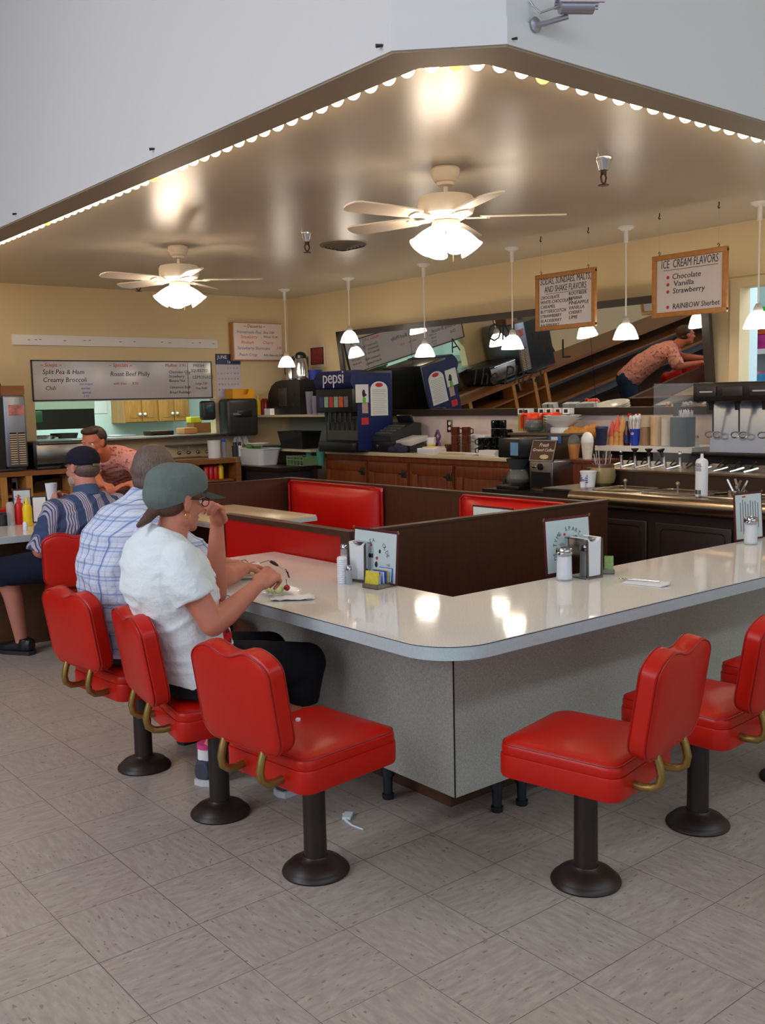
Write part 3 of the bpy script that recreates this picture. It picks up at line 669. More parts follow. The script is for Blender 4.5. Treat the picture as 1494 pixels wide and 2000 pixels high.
vt = [(x_+0.02*math.sin(i*1.3), YW-0.13-0.012*math.sin(i*2.1), b.z+0.03) for i, x_ in enumerate(xs)] + [(x_*1.0+(x_-(a.x+b.x)/2)*0.7, YW-0.15-0.02*math.sin(i*2.1), b.z-0.105+0.02*math.sin(i*1.7)) for i, x_ in enumerate(xs)]
w_._add(vt, [(i, i+1, n+2+i, n+1+i) for i in range(n)]); w_.bm.faces.ensure_lookup_table()
ret = bmesh.ops.solidify(w_.bm, geom=list(w_.bm.faces), thickness=0.002); w_.build('paper_towel', M_('paper'), r)
a = onY(447, 760, YW-0.12); b = onY(490, 779, YW-0.12); zt_ = b.z
r = thing('yellow_tray', 'yellow glove box holder on top of the paper towel dispenser', 'box', ((a.x+b.x)/2, YW-0.1, zt_))
pts = [(a.x, zt_), (b.x, zt_), (b.x, a.z)] + [((a.x+b.x)/2+0.022+0.05*math.cos(R(t_)), a.z+0.0-0.07*math.sin(R(t_))) for t_ in range(0, 181, 20)] + [(a.x, a.z)]
mm = Matrix(((1, 0, 0, 0), (0, 0, 1, 0), (0, 1, 0, 0), (0, 0, 0, 1)))
MB().prism(pts, YW-0.2, YW-0.195, mm).build('front', mat('amber plastic', (225, 160, 30), 0.4), r)
f = MB(); f.b2((a.x, YW-0.195, zt_), (a.x+0.005, YW-0.03, a.z)); f.b2((b.x-0.005, YW-0.195, zt_), (b.x, YW-0.03, a.z)); f.b2((a.x, YW-0.035, zt_), (b.x, YW-0.03, a.z)); f.b2((a.x, YW-0.2, zt_+0.0005), (b.x, YW-0.03, zt_+0.005)); f.build('shell', M_('amber plastic'), r)
# soap dispenser
a = onY(391, 783, YW-0.05); b = onY(419, 820, YW-0.05)
r = thing('soap_dispenser', 'dark soap dispenser on the wall at the right edge of the kitchen hatch', 'dispenser', ((a.x+b.x)/2, YW, b.z))
MB().box(((a.x+b.x)/2, YW-0.05, (a.z+b.z)/2), (b.x-a.x, 0.1, a.z-b.z), bev=0.03, seg=3).build('body', M_('dark grey plastic'), r)
MB().box(((a.x+b.x)/2, YW-0.104, (a.z+b.z)/2+0.02), ((b.x-a.x)*0.5, 0.008, 0.09), bev=0.01).build('window', mat('smoky teal', (50, 80, 90), 0.2), r)
# ------------------------------------------------------------------ hanging signs
def hang_sign(c4, lbl, xs, hooks, head, rows, big):
    (ax_, ay_), (bx_, by_), (cx_, cy_), (dx_, dy_) = c4
    A = onX(ax_, ay_, xs); B_ = onX(bx_, by_, xs); C = onX(cx_, cy_, xs)
    y1, y0 = A.y, B_.y; z1 = (A.z+B_.z)/2; z0 = C.z; H = z1-z0
    r = thing('hanging_sign', lbl, 'sign', (xs, (y0+y1)/2, z0), 'oak framed menu boards hanging from the ceiling')
    MB().b2((xs, y0+0.01, z0+0.01), (xs+0.012, y1-0.01, z1-0.01)).build('board', mat('sign white', (212, 208, 212), 0.3, var=0.02, scale=3), r)
    f = MB(); t_ = 0.035
    f.b2((xs-0.014, y0, z1-t_), (xs+0.016, y1, z1), bev=0.005); f.b2((xs-0.014, y0, z0), (xs+0.016, y1, z0+t_), bev=0.005)
    f.b2((xs-0.012, y0, z0+0.01), (xs+0.015, y0+t_, z1-0.01), bev=0.004); f.b2((xs-0.012, y1-t_, z0+0.01), (xs+0.015, y1, z1-0.01), bev=0.004)
    f.build('frame', M_('sign frame oak'), r)
    for i, hy in enumerate((y1-0.09*(y1-y0), y0+0.12*(y1-y0))):
        e = MB(); e.tube([(xs, hy+0.008*math.cos(k_), z1+0.014+0.010*math.sin(k_)) for k_ in [j*0.8 for j in range(7)]], 0.0025, 6); e.cyl((xs, hy, z1-0.002), (xs, hy, z1+0.006), 0.003, seg=8); e.build('screw_eye', M_('bronze valve'), r)
        MB().cyl((xs, hy, z1+0.02), (xs, hy, ZC-0.035), 0.0012, seg=6).build('wire', mat('fishing line', (190, 182, 165), 0.3), r)
        e = MB(); e.tube([(xs, hy, ZC), (xs, hy, ZC-0.02), (xs, hy+0.008, ZC-0.032), (xs, hy, ZC-0.042), (xs, hy-0.006, ZC-0.034)], 0.0045, 6); e.build('ceiling_hook', M_('bronze valve'), r)
    W_ = y1-y0
    def tx(items, mt, nm_):
        for u, v, s_, t_, al, ft in items: MB().text(t_, frX((xs-0.001, y1-W_*u, z1-H*v-s_*H*0.77)), s_*H, 0.0012, 0.10, al, ysc=1.1, fit=ft*W_).build(nm_, mt, r, smooth=False)
    tx(head, mat('grey marker', (60, 58, 62), 0.6), 'heading'); tx(rows, M_('ink'), 'lettering')
    return r, xs, y0, y1, z0, z1
r, xs, y0, y1, z0, z1 = hang_sign(((1275, 502), (1421.8, 479.4), (1421, 608.8), (1273.8, 624.8)), 'hanging sign reading ICE CREAM FLAVORS', 5.94, 2,
    [(0.50, 0.09, 0.165, 'ICE  CREAM FLAVORS', 'CENTER', 0.76)], [(0.27, 0.315, 0.115, 'Chocolate', 'LEFT', 0.38), (0.29, 0.43, 0.11, 'Vanilla', 'LEFT', 0.27), (0.28, 0.545, 0.11, 'Strawberry', 'LEFT', 0.43), (0.28, 0.79, 0.11, 'RAINBOW Sherbet', 'LEFT', 0.62)], True)
m = MB(); m.b2((xs-0.0016, y0+0.07, z1-(z1-z0)*0.255), (xs-0.0004, y1-0.09, z1-(z1-z0)*0.247)); m.build('underline', M_('grey marker'), r)
H = z1-z0
for v in (0.365, 0.48, 0.595, 0.84): MB().lathe([(0.0, 0.001), (0.011, 0.001), (0.012, 0), (0.0, 0)], (xs-0.0004, y1-(y1-y0)*0.215, z1-H*v), 12, (-1, 0, 0)).build('bullet_dot', M_('red ink'), r)
r, xs, y0, y1, z0, z1 = hang_sign(((1046.5, 539), (1163.7, 520.5), (1165.5, 637), (1047.5, 649)), 'hanging sign listing SODAS, SUNDAES, MALTS AND SHAKE FLAVORS', 5.965, 2,
    [(0.5, 0.075, 0.145, 'SODAS, SUNDAES, MALTS,', 'CENTER', 0.84), (0.5, 0.215, 0.145, 'AND SHAKE FLAVORS', 'CENTER', 0.70)],
    [(0.08, 0.385+0.082*i, 0.075, s_, 'LEFT', 0.036*len(s_)) for i, s_ in enumerate(('CHOCOLATE', 'WHITE CHOCOLATE', 'CARAMEL', 'BUTTERSCOTCH', 'STRAWBERRY', 'BLACKBERRY', 'RASPBERRY'))] +
    [(0.56, 0.365+0.082*i, 0.075, s_, 'LEFT', 0.036*len(s_)) for i, s_ in enumerate(('ROOTBEER', 'BANANA', 'PINEAPPLE', 'VANILLA', 'CHERRY', 'LIME'))], True)
m = MB(); m.b2((xs-0.0016, y0+0.08, z1-(z1-z0)*0.357), (xs-0.0004, y1-0.10, z1-(z1-z0)*0.350)); m.build('underline', M_('grey marker'), r)
# spare ceiling hooks seen left of the signs handled by the signs themselves
# ------------------------------------------------------------------ leaning wall mirror in three panes
yb0, yb1 = 4.28, 8.92; zb_, zt2 = 1.352, 2.28; xt, xb_ = 6.635, 6.755
r = thing('wall_mirror', 'long dark framed mirror leaning out from the wall above the back bar', 'mirror', (XW, 6.6, zb_))
dn = Vector((xt-xb_, 0, zt2-zb_)).normalized(); nrm = Vector((-dn.z, 0, dn.x))
def mp_(y, s, d): return Vector((xb_, y, zb_)) + dn*s + nrm*d
Lm = Vector((xt-xb_, 0, zt2-zb_)).length
def slab(y0, y1, s0, s1, d0, d1):
    v = [mp_(y, s, d) for y in (y0, y1) for s in (s0, s1) for d in (d0, d1)]
    return v, [(0, 1, 3, 2), (4, 6, 7, 5), (0, 4, 5, 1), (2, 3, 7, 6), (0, 2, 6, 4), (1, 5, 7, 3)]
mm_ = NT('mirror glass'); mm_.link(mm_.mix(mm_.noise(2), (0.74, 0.77, 0.75), (0.77, 0.80, 0.78)), mm_.b.inputs['Base Color']); mm_.b.inputs['Metallic'].default_value = 1; mm_.b.inputs['Roughness'].default_value = 0.012; MATS['mirror'] = mm_.m
ysp = [yb0+0.06, onX(1157, 700, 6.69).y, onX(808, 720, 6.69).y, yb1-0.06]
for i in range(3):
    v, f_ = slab(ysp[i]+0.002, ysp[i+1]-0.002, 0.055, Lm-0.055, -0.002, 0.006); m = MB(); m._add(v, f_); m.build('mirror_pane', MATS['mirror'], r, smooth=False)
mat('mirror frame', (52, 42, 36), 0.4, var=0.2, scale=20)
m = MB()
for a_ in ((yb0, yb1, 0, 0.06), (yb0, yb1, Lm-0.06, Lm), (yb0, yb0+0.065, 0, Lm), (yb1-0.065, yb1, 0, Lm)):
    v, f_ = slab(*a_, -0.02, 0.022); m._add(v, f_)
m.build('frame', M_('mirror frame'), r, smooth=False)
m = MB(); v, f_ = slab(yb0+0.01, yb1-0.01, 0.01, Lm-0.01, -0.02, -0.004); m._add(v, f_); m.build('backing', M_('mirror frame'), r, smooth=False)
def on_mirror(txt, px, py, size, nm_, sh=0.2, rot=0):
    q = onX(px, py, 6.69); s_ = (q.z-zb_)/dn.z
    o_ = mp_(q.y, s_, 0.0068); mx = Matrix((Vector((0, -1, 0)), dn, nrm)).transposed().to_4x4(); mx.translation = o_
    return MB().text(txt, mx @ Matrix.Rotation(R(rot), 4, 'Z'), size, 0.0008, sh, bold=-0.002).build(nm_, mat('painted gilt black', (24, 19, 15), 0.8), r, smooth=False)
on_mirror('The Plaza', 913, 752, 0.24, 'painted_script', 0.35)
on_mirror('O', 955, 668, 0.24, 'painted_letter', 0.15); on_mirror('N', 982, 665, 0.24, 'painted_letter', 0.15)
on_mirror('A', 885, 690, 0.2, 'painted_letter', -0.1, 10); on_mirror('A', 1060, 695, 0.24, 'painted_letter', 0.1, 10); on_mirror('V', 1040, 680, 0.2, 'painted_letter', 0.1); on_mirror('L', 1095, 700, 0.24, 'painted_letter', 0.1)
def S(px, py, X, z): q = onX(px, py, X); return Vector((X, q.y, z))
def ph(px, py, X): q = onX(px, py, X); return q.z
mat('cream counter slab', (206, 190, 160), 0.3, var=0.05, scale=40)
# ------------------------------------------------------------------ wooden back bar
ya, yb = onX(1000, 891, 6.2).y, onX(636, 881, 6.2).y
r = thing('back_bar_cabinet', 'long reddish wooden back bar cabinet with latched doors under the mirror', 'cabinet', (6.45, (ya+yb)/2, 0))
MB().b2((6.215, ya, 0.08), (XW-0.01, yb, 0.965)).build('carcass', M_('cabinet wood'), r)
MB().b2((6.27, ya+0.02, 0), (XW-0.02, yb-0.02, 0.08)).build('plinth', M_('black plastic'), r)
MB().b2((6.17, ya-0.01, 0.965), (XW-0.005, yb+0.005, 1.0), bev=0.004).build('slab_top', M_('cream counter slab'), r)
MB().b2((6.20, ya, 0.915), (6.216, yb, 0.965)).build('top_rail', M_('cabinet wood'), r)
eds = [onX(p, 915, 6.2).y for p in (638, 716, 722, 797, 806, 886, 893, 998)]
for i in range(4):
    a, b = eds[2*i], eds[2*i+1]
    d = thing_d = MB(); d.b2((6.198, b+0.0, 0.10), (6.214, a-0.0, 0.905), bev=0.004)
    dr = d.build('door', M_('cabinet wood'), r)
    f = MB(); f.b2((6.186, b+0.005, 0.80), (6.199, a-0.005, 0.90), bev=0.004); f.b2((6.186, b+0.005, 0.105), (6.199, a-0.005, 0.18), bev=0.004)
    f.b2((6.187, b+0.005, 0.17), (6.199, b+0.08, 0.81), bev=0.004); f.b2((6.187, a-0.08, 0.17), (6.199, a-0.005, 0.81), bev=0.004)
    bev_ = f.build('door_frame', M_('cabinet wood'), parent=dr)
    l = MB(); yy = b+0.045
    l.box((6.182, yy, 0.80), (0.012, 0.07, 0.075), bev=0.012); l.box((6.176, yy+0.035, 0.80), (0.012, 0.06, 0.02), bev=0.004); l.cyl((6.18, yy, 0.80), (6.165, yy, 0.80), 0.014)
    l.build('latch', mat('aged latch metal', (70, 66, 62), 0.45, 0.7), parent=dr)
# splash wall band + outlet
o = tag(MB().b2((XW-0.004, 4.3, 1.0), (XW, 7.8, 1.35)).build('splashback', mat('lilac splash paint', (205, 192, 190), 0.5)), 'pale painted splashback strip below the mirror', 'splashback')
p = onX(879, 832, XW-0.006)
r = thing('wall_outlet', 'steel wall outlet on the pale strip right of the cash register', 'outlet', (XW, p.y, p.z-0.06))
MB().box((XW-0.010, p.y, p.z), (0.008, 0.075, 0.12), bev=0.003).build('plate', M_('steel'), r)
for dz in (-0.025, 0.025): MB().lathe([(0.017, 0), (0.016, 0.004), (0, 0.004)], (XW-0.014, p.y, p.z+dz), 16, (-1, 0, 0)).build('socket', mat('ivory', (225, 215, 190), 0.4), r)
# ------------------------------------------------------------------ corner counters and shelf left of the soda machine
r = thing('corner_counter', 'low steel counter in the back corner carrying the white tub', 'counter', (5.8, 9.2, 0))
MB().b2((5.62, 8.65, 0.80), (6.18, 9.98, 0.84)).build('top', M_('dark steel'), r)
MB().b2((5.66, 8.70, 0.0), (6.16, 9.95, 0.80)).build('body', M_('dark grey plastic'), r)
yq0, yq1 = 8.62, 10.08
r = thing('wall_shelf', 'lower corner shelf holding black bins, left of the soda machine', 'shelf', (6.3, 9.3, 0.98))
MB().b2((6.02, yq0, 0.985), (XW-0.005, yq1, 1.01)).build('board', M_('cream counter slab'), r)
MB().b2((6.05, yq0, 0.0), (6.10, yq0+0.03, 0.985)).build('support', M_('dark steel'), r); MB().b2((6.05, 10.0, 0.0), (6.10, 10.03, 0.985)).build('support', M_('dark steel'), r)
r = thing('wall_shelf', 'upper corner shelf holding the round black coffee brewer', 'shelf', (6.4, 9.3, 1.355))
MB().b2((6.18, yq0-0.05, 1.355), (XW-0.005, yq1, 1.378)).build('board', M_('cream counter slab'), r)
MB().b2((6.5, yq0-0.04, 1.01), (6.52, yq0-0.01, 1.355)).build('bracket', M_('dark steel'), r)
MB().b2((XW-0.03, yq0, 1.01), (XW-0.006, yq1, 1.355)).build('back_panel', mat('greenish panel', (150, 160, 150), 0.5), r)
# round black brewer
c = S(587, 790, 6.45, 1.378); 
r = thing('coffee_brewer', 'rounded black satellite coffee brewer on the upper corner shelf', 'coffee maker', (6.45, c.y, 1.378))
pts = [(-0.24, 0), (0.36, 0), (0.40, 0.06), (0.42, 0.16), (0.40, 0.25), (0.33, 0.33), (0.24, 0.375), (0.12, 0.39), (-0.24, 0.385)]
mm = Matrix(((0, 0, 1, 6.28), (1, 0, 0, c.y), (0, 1, 0, 1.378), (0, 0, 0, 1)))
MB().prism(pts, 0, 0.33, mm).build('body', M_('black plastic'), r)
for dz in (0.11, 0.22): MB().box((6.277, c.y-0.10, 1.378+dz), (0.006, 0.06, 0.035), bev=0.004).build('button', M_('dark steel'), r)
MB().box((6.277, c.y+0.10, 1.378+0.2), (0.008, 0.16, 0.2), bev=0.006).build('panel', M_('dark grey plastic'), r)
def jug(px, X, z, lb, s=1.0, m='chrome', mh='black plastic', g='steel coffee jugs'):
    p = S(px, 760, X, z); r = thing('coffee_jug', lb, 'jug', p, g)
    MB().lathe([(0.075*s, 0), (0.08*s, 0.01), (0.078*s, 0.05*s), (0.066*s, 0.16*s), (0.058*s, 0.20*s), (0.05*s, 0.215*s)], p, 24).build('body', M_(m), r)
    MB().lathe([(0.056*s, 0.215*s), (0.058*s, 0.24*s), (0.04*s, 0.265*s), (0.015*s, 0.275*s)], p, 20).build('lid', M_(mh), r)
    y = p.y+0.055*s
    MB().tube([(X-0.02, y, z+0.21*s), (X-0.03, y+0.045*s, z+0.20*s), (X-0.03, y+0.05*s, z+0.12*s), (X-0.02, y+0.02*s, z+0.06*s)], 0.010*s, 8).build('handle', M_(mh), r)
    return r
jug(589, 6.45, 1.765, 'tall steel coffee jug with black lid on top of the round black brewer', 1.15)
jug(570, 6.55, 1.765, 'shorter shiny coffee jug behind the tall one on the black brewer', 0.85)
p = S(610, 790, 6.62, 1.378); tag(MB().lathe([(0.10, 0), (0.12, 0.5), (0.115, 0.5), (0.095, 0.005)], p, 24).build('plastic_bucket', mat('vivid blue plastic', (30, 60, 175), 0.35)), 'blue plastic pail left of the soda machine', 'bucket')
# cups & bottles on that shelf
for i, (px, h) in enumerate(((605, 0.25), (616, 0.2), (627, 0.18), (634, 0.14))):
    p = S(px, 806, 6.25, 1.378); tag(MB().lathe([(0.03, 0), (0.042, h), (0.040, h), (0.028, 0.004)], p, 16).build('plastic_cup_stack', mat('clear lilac plastic', (165, 160, 185), 0.2, alpha=0.75)), 'stack of clear plastic cups, number %s from the black brewer, on the upper shelf' % ('one', 'two', 'three', 'four')[i], 'cups', 'clear cup stacks on the upper corner shelf')
p = S(505, 806, 6.3, 1.378); b = thing('mustard_bottle', 'yellow squeeze bottle at the left end of the upper corner shelf', 'bottle', p)
MB().lathe([(0.032, 0), (0.034, 0.15), (0.025, 0.17), (0.008, 0.19), (0.004, 0.23)], p, 16).build('bottle', M_('mustard yellow'), b)
for i, px in enumerate((514, 520)):
    p = S(px, 806, 6.35, 1.378); tag(MB().lathe([(0.034, 0), (0.034, 0.14), (0.028, 0.16), (0.012, 0.19)], p, 14).build('syrup_bottle', mat('deep red plastic', (150, 20, 25), 0.3)), ('red bottle next to the yellow squeeze bottle', 'red bottle next to the white box on the upper shelf')[i], 'bottle')
p = S(526, 806, 6.25, 1.378); tag(MB().b2((6.22, p.y-0.06, 1.378), (6.32, p.y+0.06, 1.45)).build('carton', M_('paper')), 'small white carton tucked under the round black brewer', 'box')
# black bins and jar on lower shelf
for i, (px, w_, h, lb) in enumerate(((585, 0.24, 0.19, 'black plastic bin on the lower corner shelf'), (640, 0.2, 0.17, 'second black bin in front of the soda machine base'))):
    p = S(px, 870, 6.2, 1.01)
    m = MB(); v = [(-.10, -w_*0.85, 0), (.10, -w_*0.85, 0), (.10, w_*0.85, 0), (-.10, w_*0.85, 0), (-.13, -w_, h), (.13, -w_, h), (.13, w_, h), (-.13, w_, h), (-.12, -w_+.012, h), (.12, -w_+.012, h), (.12, w_-.012, h), (-.12, w_-.012, h), (-.09, -w_*0.8, .01), (.09, -w_*0.8, .01), (.09, w_*0.8, .01), (-.09, w_*0.8, .01)]
    m._add([Vector(q)+p for q in v], [(3, 2, 1, 0), (0, 1, 5, 4), (1, 2, 6, 5), (2, 3, 7, 6), (3, 0, 4, 7), (4, 5, 9, 8), (5, 6, 10, 9), (6, 7, 11, 10), (7, 4, 8, 11), (8, 9, 13, 12), (9, 10, 14, 13), (10, 11, 15, 14), (11, 8, 12, 15), (12, 13, 14, 15)])
    if i == 0: tag(m.build('storage_bin', M_('black plastic')), lb, 'bin')
    else: m.bm.free()
p = S(540, 872, 6.15, 1.01); tag(MB().box(p+Vector((0, 0, 0.012)), (0.2, 0.3, 0.024), bev=0.006).build('serving_tray', mat('dark green plastic', (20, 70, 60), 0.4)), 'dark green tray on the lower corner shelf', 'tray')
# white tub on the corner counter
p = Vector((5.86, onX(507, 918, 5.86).y, 0.84)); w_ = 0.26
r = thing('dish_tub', 'white plastic dish tub in the back corner', 'tub', p)
m = MB(); ol = rrect(0.28, 0.50, 0.06); pillow(ol, [(0.85, 0.0), (1.0, 0.17), (1.06, 0.172), (1.06, 0.182), (0.98, 0.182), (0.82, 0.012)], lambda u, v, d: (p.x+u, p.y+v, p.z+d), m); m.build('tub', M_('white plastic'), r)
m = MB(); 
for i in range(9): m.sph((p.x+0.06*math.sin(i*2.3), p.y+0.14+0.05*math.cos(i*1.7), p.z+0.185+0.01*(i % 3)), (0.035, 0.035, 0.022), 10)
m.build('lettuce', mat('lettuce green', (120, 180, 80), 0.6, var=0.4), r)
tag(MB().lathe([(0.05, 0), (0.11, 0.03), (0.13, 0.035), (0.05, 0.006)], (p.x, p.y+0.02, p.z+0.20), 24).build('bowl', M_('ceramic')), 'white bowl lying in the plastic dish tub', 'bowl')
p = S(592, 930, 6.02, 0.84)
r = thing('glass_rack', 'green wire rack with teal glassware under the corner shelf', 'rack', (p.x, p.y, 0.84))
f = MB()
for k in range(6): f.b2((p.x-0.1, p.y-0.15+k*0.06-0.004, 0.845), (p.x-0.092, p.y-0.15+k*0.06+0.004, 0.94))
for z in (0.845, 0.90, 0.936): f.b2((p.x-0.104, p.y-0.16, z), (p.x-0.09, p.y+0.16, z+0.008)); f.b2((p.x+0.09, p.y-0.16, z), (p.x+0.104, p.y+0.16, z+0.008))
for sy in (-0.16, 0.152): f.b2((p.x-0.1, p.y+sy, 0.845), (p.x+0.1, p.y+sy+0.008, 0.944))
f.build('wire_frame', mat('pale green wire', (120, 150, 110), 0.4), r)
for i, px in enumerate((606, 622, 627)):
    q = S(px, 920, 6.13, 0.84); tag(MB().lathe([(0.035, 0), (0.045, 0.17), (0.042, 0.17), (0.032, 0.006)], q, 20).build('tumbler', mat('teal glass', (90, 170, 155), 0.15, alpha=0.8)), 'teal tumbler beside the green wire rack, %s of three' % ('leftmost', 'middle', 'rightmost')[i], 'glass', 'teal tumblers')
# ------------------------------------------------------------------ fountain drink machine
c0 = onX(690, 865, 5.98); y0 = c0.y; yw = 0.62; ztop = ph(690, 722, 5.98); xb = onY(766, 740, y0).x
xb = min(xb, XW-0.12)
r = thing('soda_machine', 'dark fountain drink machine with blue side panel and white lettered header', 'drink machine', (6.3, y0+yw/2, 1.0))
MB().b2((6.10, y0, 1.0), (xb, y0+yw, ztop-0.005), bev=0.008).build('cabinet', M_('black plastic'), r)
MB().b2((6.04, y0-0.004, 1.02), (xb-0.02, y0+0.002, ztop-0.03)).build('side_panel', M_('pepsi blue'), r)
MB().b2((5.98, y0+0.02, 1.0), (6.3, y0+yw-0.02, 1.10), bev=0.01).build('drip_tray', M_('black plastic'), r)
MB().b2((6.095, y0+0.03, 1.12), (6.099, y0+yw-0.03, 1.36)).build('splash_plate', mat('dull steel', (92, 92, 88), 0.4, 0.5), r)
MB().b2((5.98, y0-0.002, 1.40), (6.12, y0+yw, ztop-0.18), bev=0.01).build('valve_block', M_('black plastic'), r)
hz0, hz1 = ztop-0.20, ztop
m = MB(); n = 8; pr = [(6.02-0.06*math.sin(PI*i/n), hz0+(hz1-hz0)*i/n) for i in range(n+1)]+[(6.12, hz1), (6.12, hz0)]
m.prism(pr, y0-0.002, y0+yw, Matrix(((1, 0, 0, 0), (0, 0, 1, 0), (0, 1, 0, 0), (0, 0, 0, 1)))); hd = m.build('header_sign', M_('pepsi blue'), r)
MB().text('pepsi', frX((5.955, y0+yw-0.16, hz0+0.075)), 0.185, 0.004, space=0.95).build('lettering', M_('white plastic'), hd, smooth=False)
for k, (nm_, cc) in enumerate((('drink label grey', (120, 110, 120)), ('drink label orange', (225, 90, 50)), ('drink label green', (150, 190, 160)), ('drink label red', (200, 50, 50)), ('drink label green', (150, 190, 160)), ('drink label blue', (60, 60, 120)))):
    yy = y0+0.10+k*0.083
    MB().b2((5.975, yy-0.034, 1.455), (5.979, yy+0.034, 1.56)).build('flavour_label', mat(nm_, cc, 0.4, var=0.5, scale=40), r)
    MB().cyl((6.03, yy, 1.30), (6.03, yy, 1.40), 0.012, 0.018).build('nozzle', M_('dark grey plastic'), r)
    MB().b2((6.07, yy-0.012, 1.22), (6.078, yy+0.012, 1.34)).build('lever', M_('dark steel'), r)
# papers stuck on the side panel (facing -Y)
def paper(pxa, pya, pxb, pyb, lb, m_, arch=False, extra=None, nm_='notice'):
    a = onY(pxa, pya, y0-0.006); b = onY(pxb, pyb, y0-0.006)
    r = thing(nm_, lb, 'paper', ((a.x+b.x)/2, y0, b.z)); w_ = b.x-a.x; cx = (a.x+b.x)/2
    pts = [(a.x, b.z), (b.x, b.z), (b.x, a.z-(w_*0.35 if arch else 0))]
    if arch: pts += [(cx+w_/2*math.cos(R(t_)), a.z-w_*0.35+w_*0.35*math.sin(R(t_))) for t_ in range(15, 180, 15)]
    pts += [(a.x, a.z-(w_*0.35 if arch else 0))]
    MB().prism(pts, -(y0-0.007), -(y0-0.0045), Matrix(((1, 0, 0, 0), (0, 0, -1, 0), (0, 1, 0, 0), (0, 0, 0, 1)))).build('sheet', m_, r, smooth=False)
    return r, a, b
r, a, b = paper(723, 745, 758, 811, 'arched white notice with a red oval mark on the blue machine side', M_('paper'), True)
cx = (a.x+b.x)/2
MB().sph((cx, y0-0.0075, a.z-0.035), (0.05, 0.001, 0.022), 16).build('red_oval', M_('red ink'), r)
m = MB()
for k in range(14): m.b2((a.x+0.02, y0-0.0085, a.z-0.085-k*0.018), (b.x-0.02-0.02*(k % 3 == 2), y0-0.0072, a.z-0.082-k*0.018))
m.build('text_lines', mat('grey print', (130, 132, 150), 0.6), r, smooth=False)
r, a, b = paper(694, 751, 720, 786, 'white notice with a green clip on the blue machine side', M_('paper'))
m = MB(); cx = a.x+0.6*(b.x-a.x); m.b2((cx-0.012, y0-0.014, b.z-0.01), (cx+0.022, y0-0.008, b.z+0.05)); m.build('clip', mat('lime plastic', (110, 190, 40), 0.4), r)
m = MB(); m.sph((cx+0.002, y0-0.009, b.z+0.09), (0.02, 0.002, 0.04), 10); m.sph((cx+0.015, y0-0.009, b.z+0.075), (0.025, 0.002, 0.014), 10); m.build('doodle', M_('ink'), r)
paper(707, 787, 719, 807, 'small pinkish slip below the notice on the blue machine side', mat('pinkish slip', (190, 160, 160), 0.6, var=0.3, scale=50))
paper(706, 816, 720, 829, 'small red sticker low on the blue machine side', mat('red sticker', (205, 50, 60), 0.5, var=0.4, scale=30), nm_='sticker')
# white tray at the front edge of the bar
p = S(664, 876, 6.25, 1.0); tag(MB().box(p+Vector((0, 0, 0.026)), (0.14, 0.27, 0.05), bev=0.008).build('carton', M_('white plastic')), 'flat white carton on the left end of the back bar', 'box')
# ------------------------------------------------------------------ cash register
p = S(775, 875, 6.42, 1.0)
r = thing('cash_register', 'black cash register on the wooden back bar', 'cash register', p)
MB().box(p+Vector((0, 0.05, 0.055)), (0.42, 0.46, 0.11), bev=0.01).build('cash_drawer', M_('black plastic'), r)
m = MB(); m.prism([(-0.20, 0.0), (0.20, 0.0), (0.20, 0.17), (0.12, 0.18), (-0.20, 0.05)], -0.2, 0.22, Matrix(((1, 0, 0, p.x), (0, 0, 1, p.y+0.05), (0, 1, 0, 1.11), (0, 0, 0, 1)))); m.build('keyboard_unit', M_('dark grey plastic'), r)
m = MB()
for i in range(6):
    for j in range(4): m.box((p.x-0.15+j*0.055, p.y-0.08+i*0.05, 1.185+j*0.0225), (0.035, 0.035, 0.012), rot=Matrix.Rotation(R(-22), 3, 'Y'))
m.build('keys', mat('grey keys', (80, 80, 86), 0.5), r)
MB().box(p+Vector((0.10, -0.02, 0.32)), (0.03, 0.22, 0.09), rot=Matrix.Rotation(R(-20), 3, 'Y'), bev=0.008).build('display', M_('black plastic'), r)
MB().box((p.x-0.215, p.y+0.05, 1.06), (0.008, 0.03, 0.03), bev=0.003).build('drawer_lock', M_('chrome'), r)
p = S(808, 875, 6.40, 1.0); r = thing('card_terminal', 'white and grey payment terminal right of the cash register', 'terminal', p)
MB().box(p+Vector((0, 0, 0.04)), (0.24, 0.2, 0.08), bev=0.01).build('base', M_('dark grey plastic'), r)
MB().box(p+Vector((-0.02, 0, 0.115)), (0.24, 0.24, 0.05), rot=Matrix.Rotation(R(-12), 3, 'Y'), bev=0.012).build('lid', mat('light grey plastic', (190, 192, 192), 0.4), r)
p = S(776, 885, 6.24, 1.0); m = MB()
for i, (dx, dy, rx, ry, rz) in enumerate(((0, 0.03, .06, .10, .04), (0, -0.07, .05, .08, .045), (0.02, 0.10, .05, .07, .03), (0, -0.02, .05, .06, .055))): m.sph(p+Vector((dx, dy, rz*0.75)), (rx, ry, rz), 14)
tag(m.build('apron', mat('navy cloth', (38, 40, 66), 0.85, bump=0.3)), 'crumpled navy cloth at the front of the back bar below the register', 'cloth')
p = S(843, 884, 6.26, 1.0); r = thing('takeout_tray', 'open white tray with a folded paper on the back bar', 'tray', p)
MB().box(p+Vector((0, 0, 0.028)), (0.16, 0.24, 0.055), bev=0.006).build('tray', M_('white plastic'), r); MB().box(p+Vector((0.01, -0.02, 0.062)), (0.12, 0.18, 0.012), rot=0.2).build('folded_paper', mat('manila', (215, 200, 170), 0.7), r)
p = S(842, 870, 6.52, 1.0); r = thing('paper_cup', 'yellow and white paper cup behind the white tray on the back bar', 'cup', p)
MB().lathe([(0.036, 0), (0.044, 0.07)], p, 20).build('base_band', M_('mustard yellow'), r); MB().lathe([(0.0441, 0.07), (0.052, 0.14), (0.049, 0.14), (0.036, 0.01)], p, 20).build('cup', M_('paper'), r)
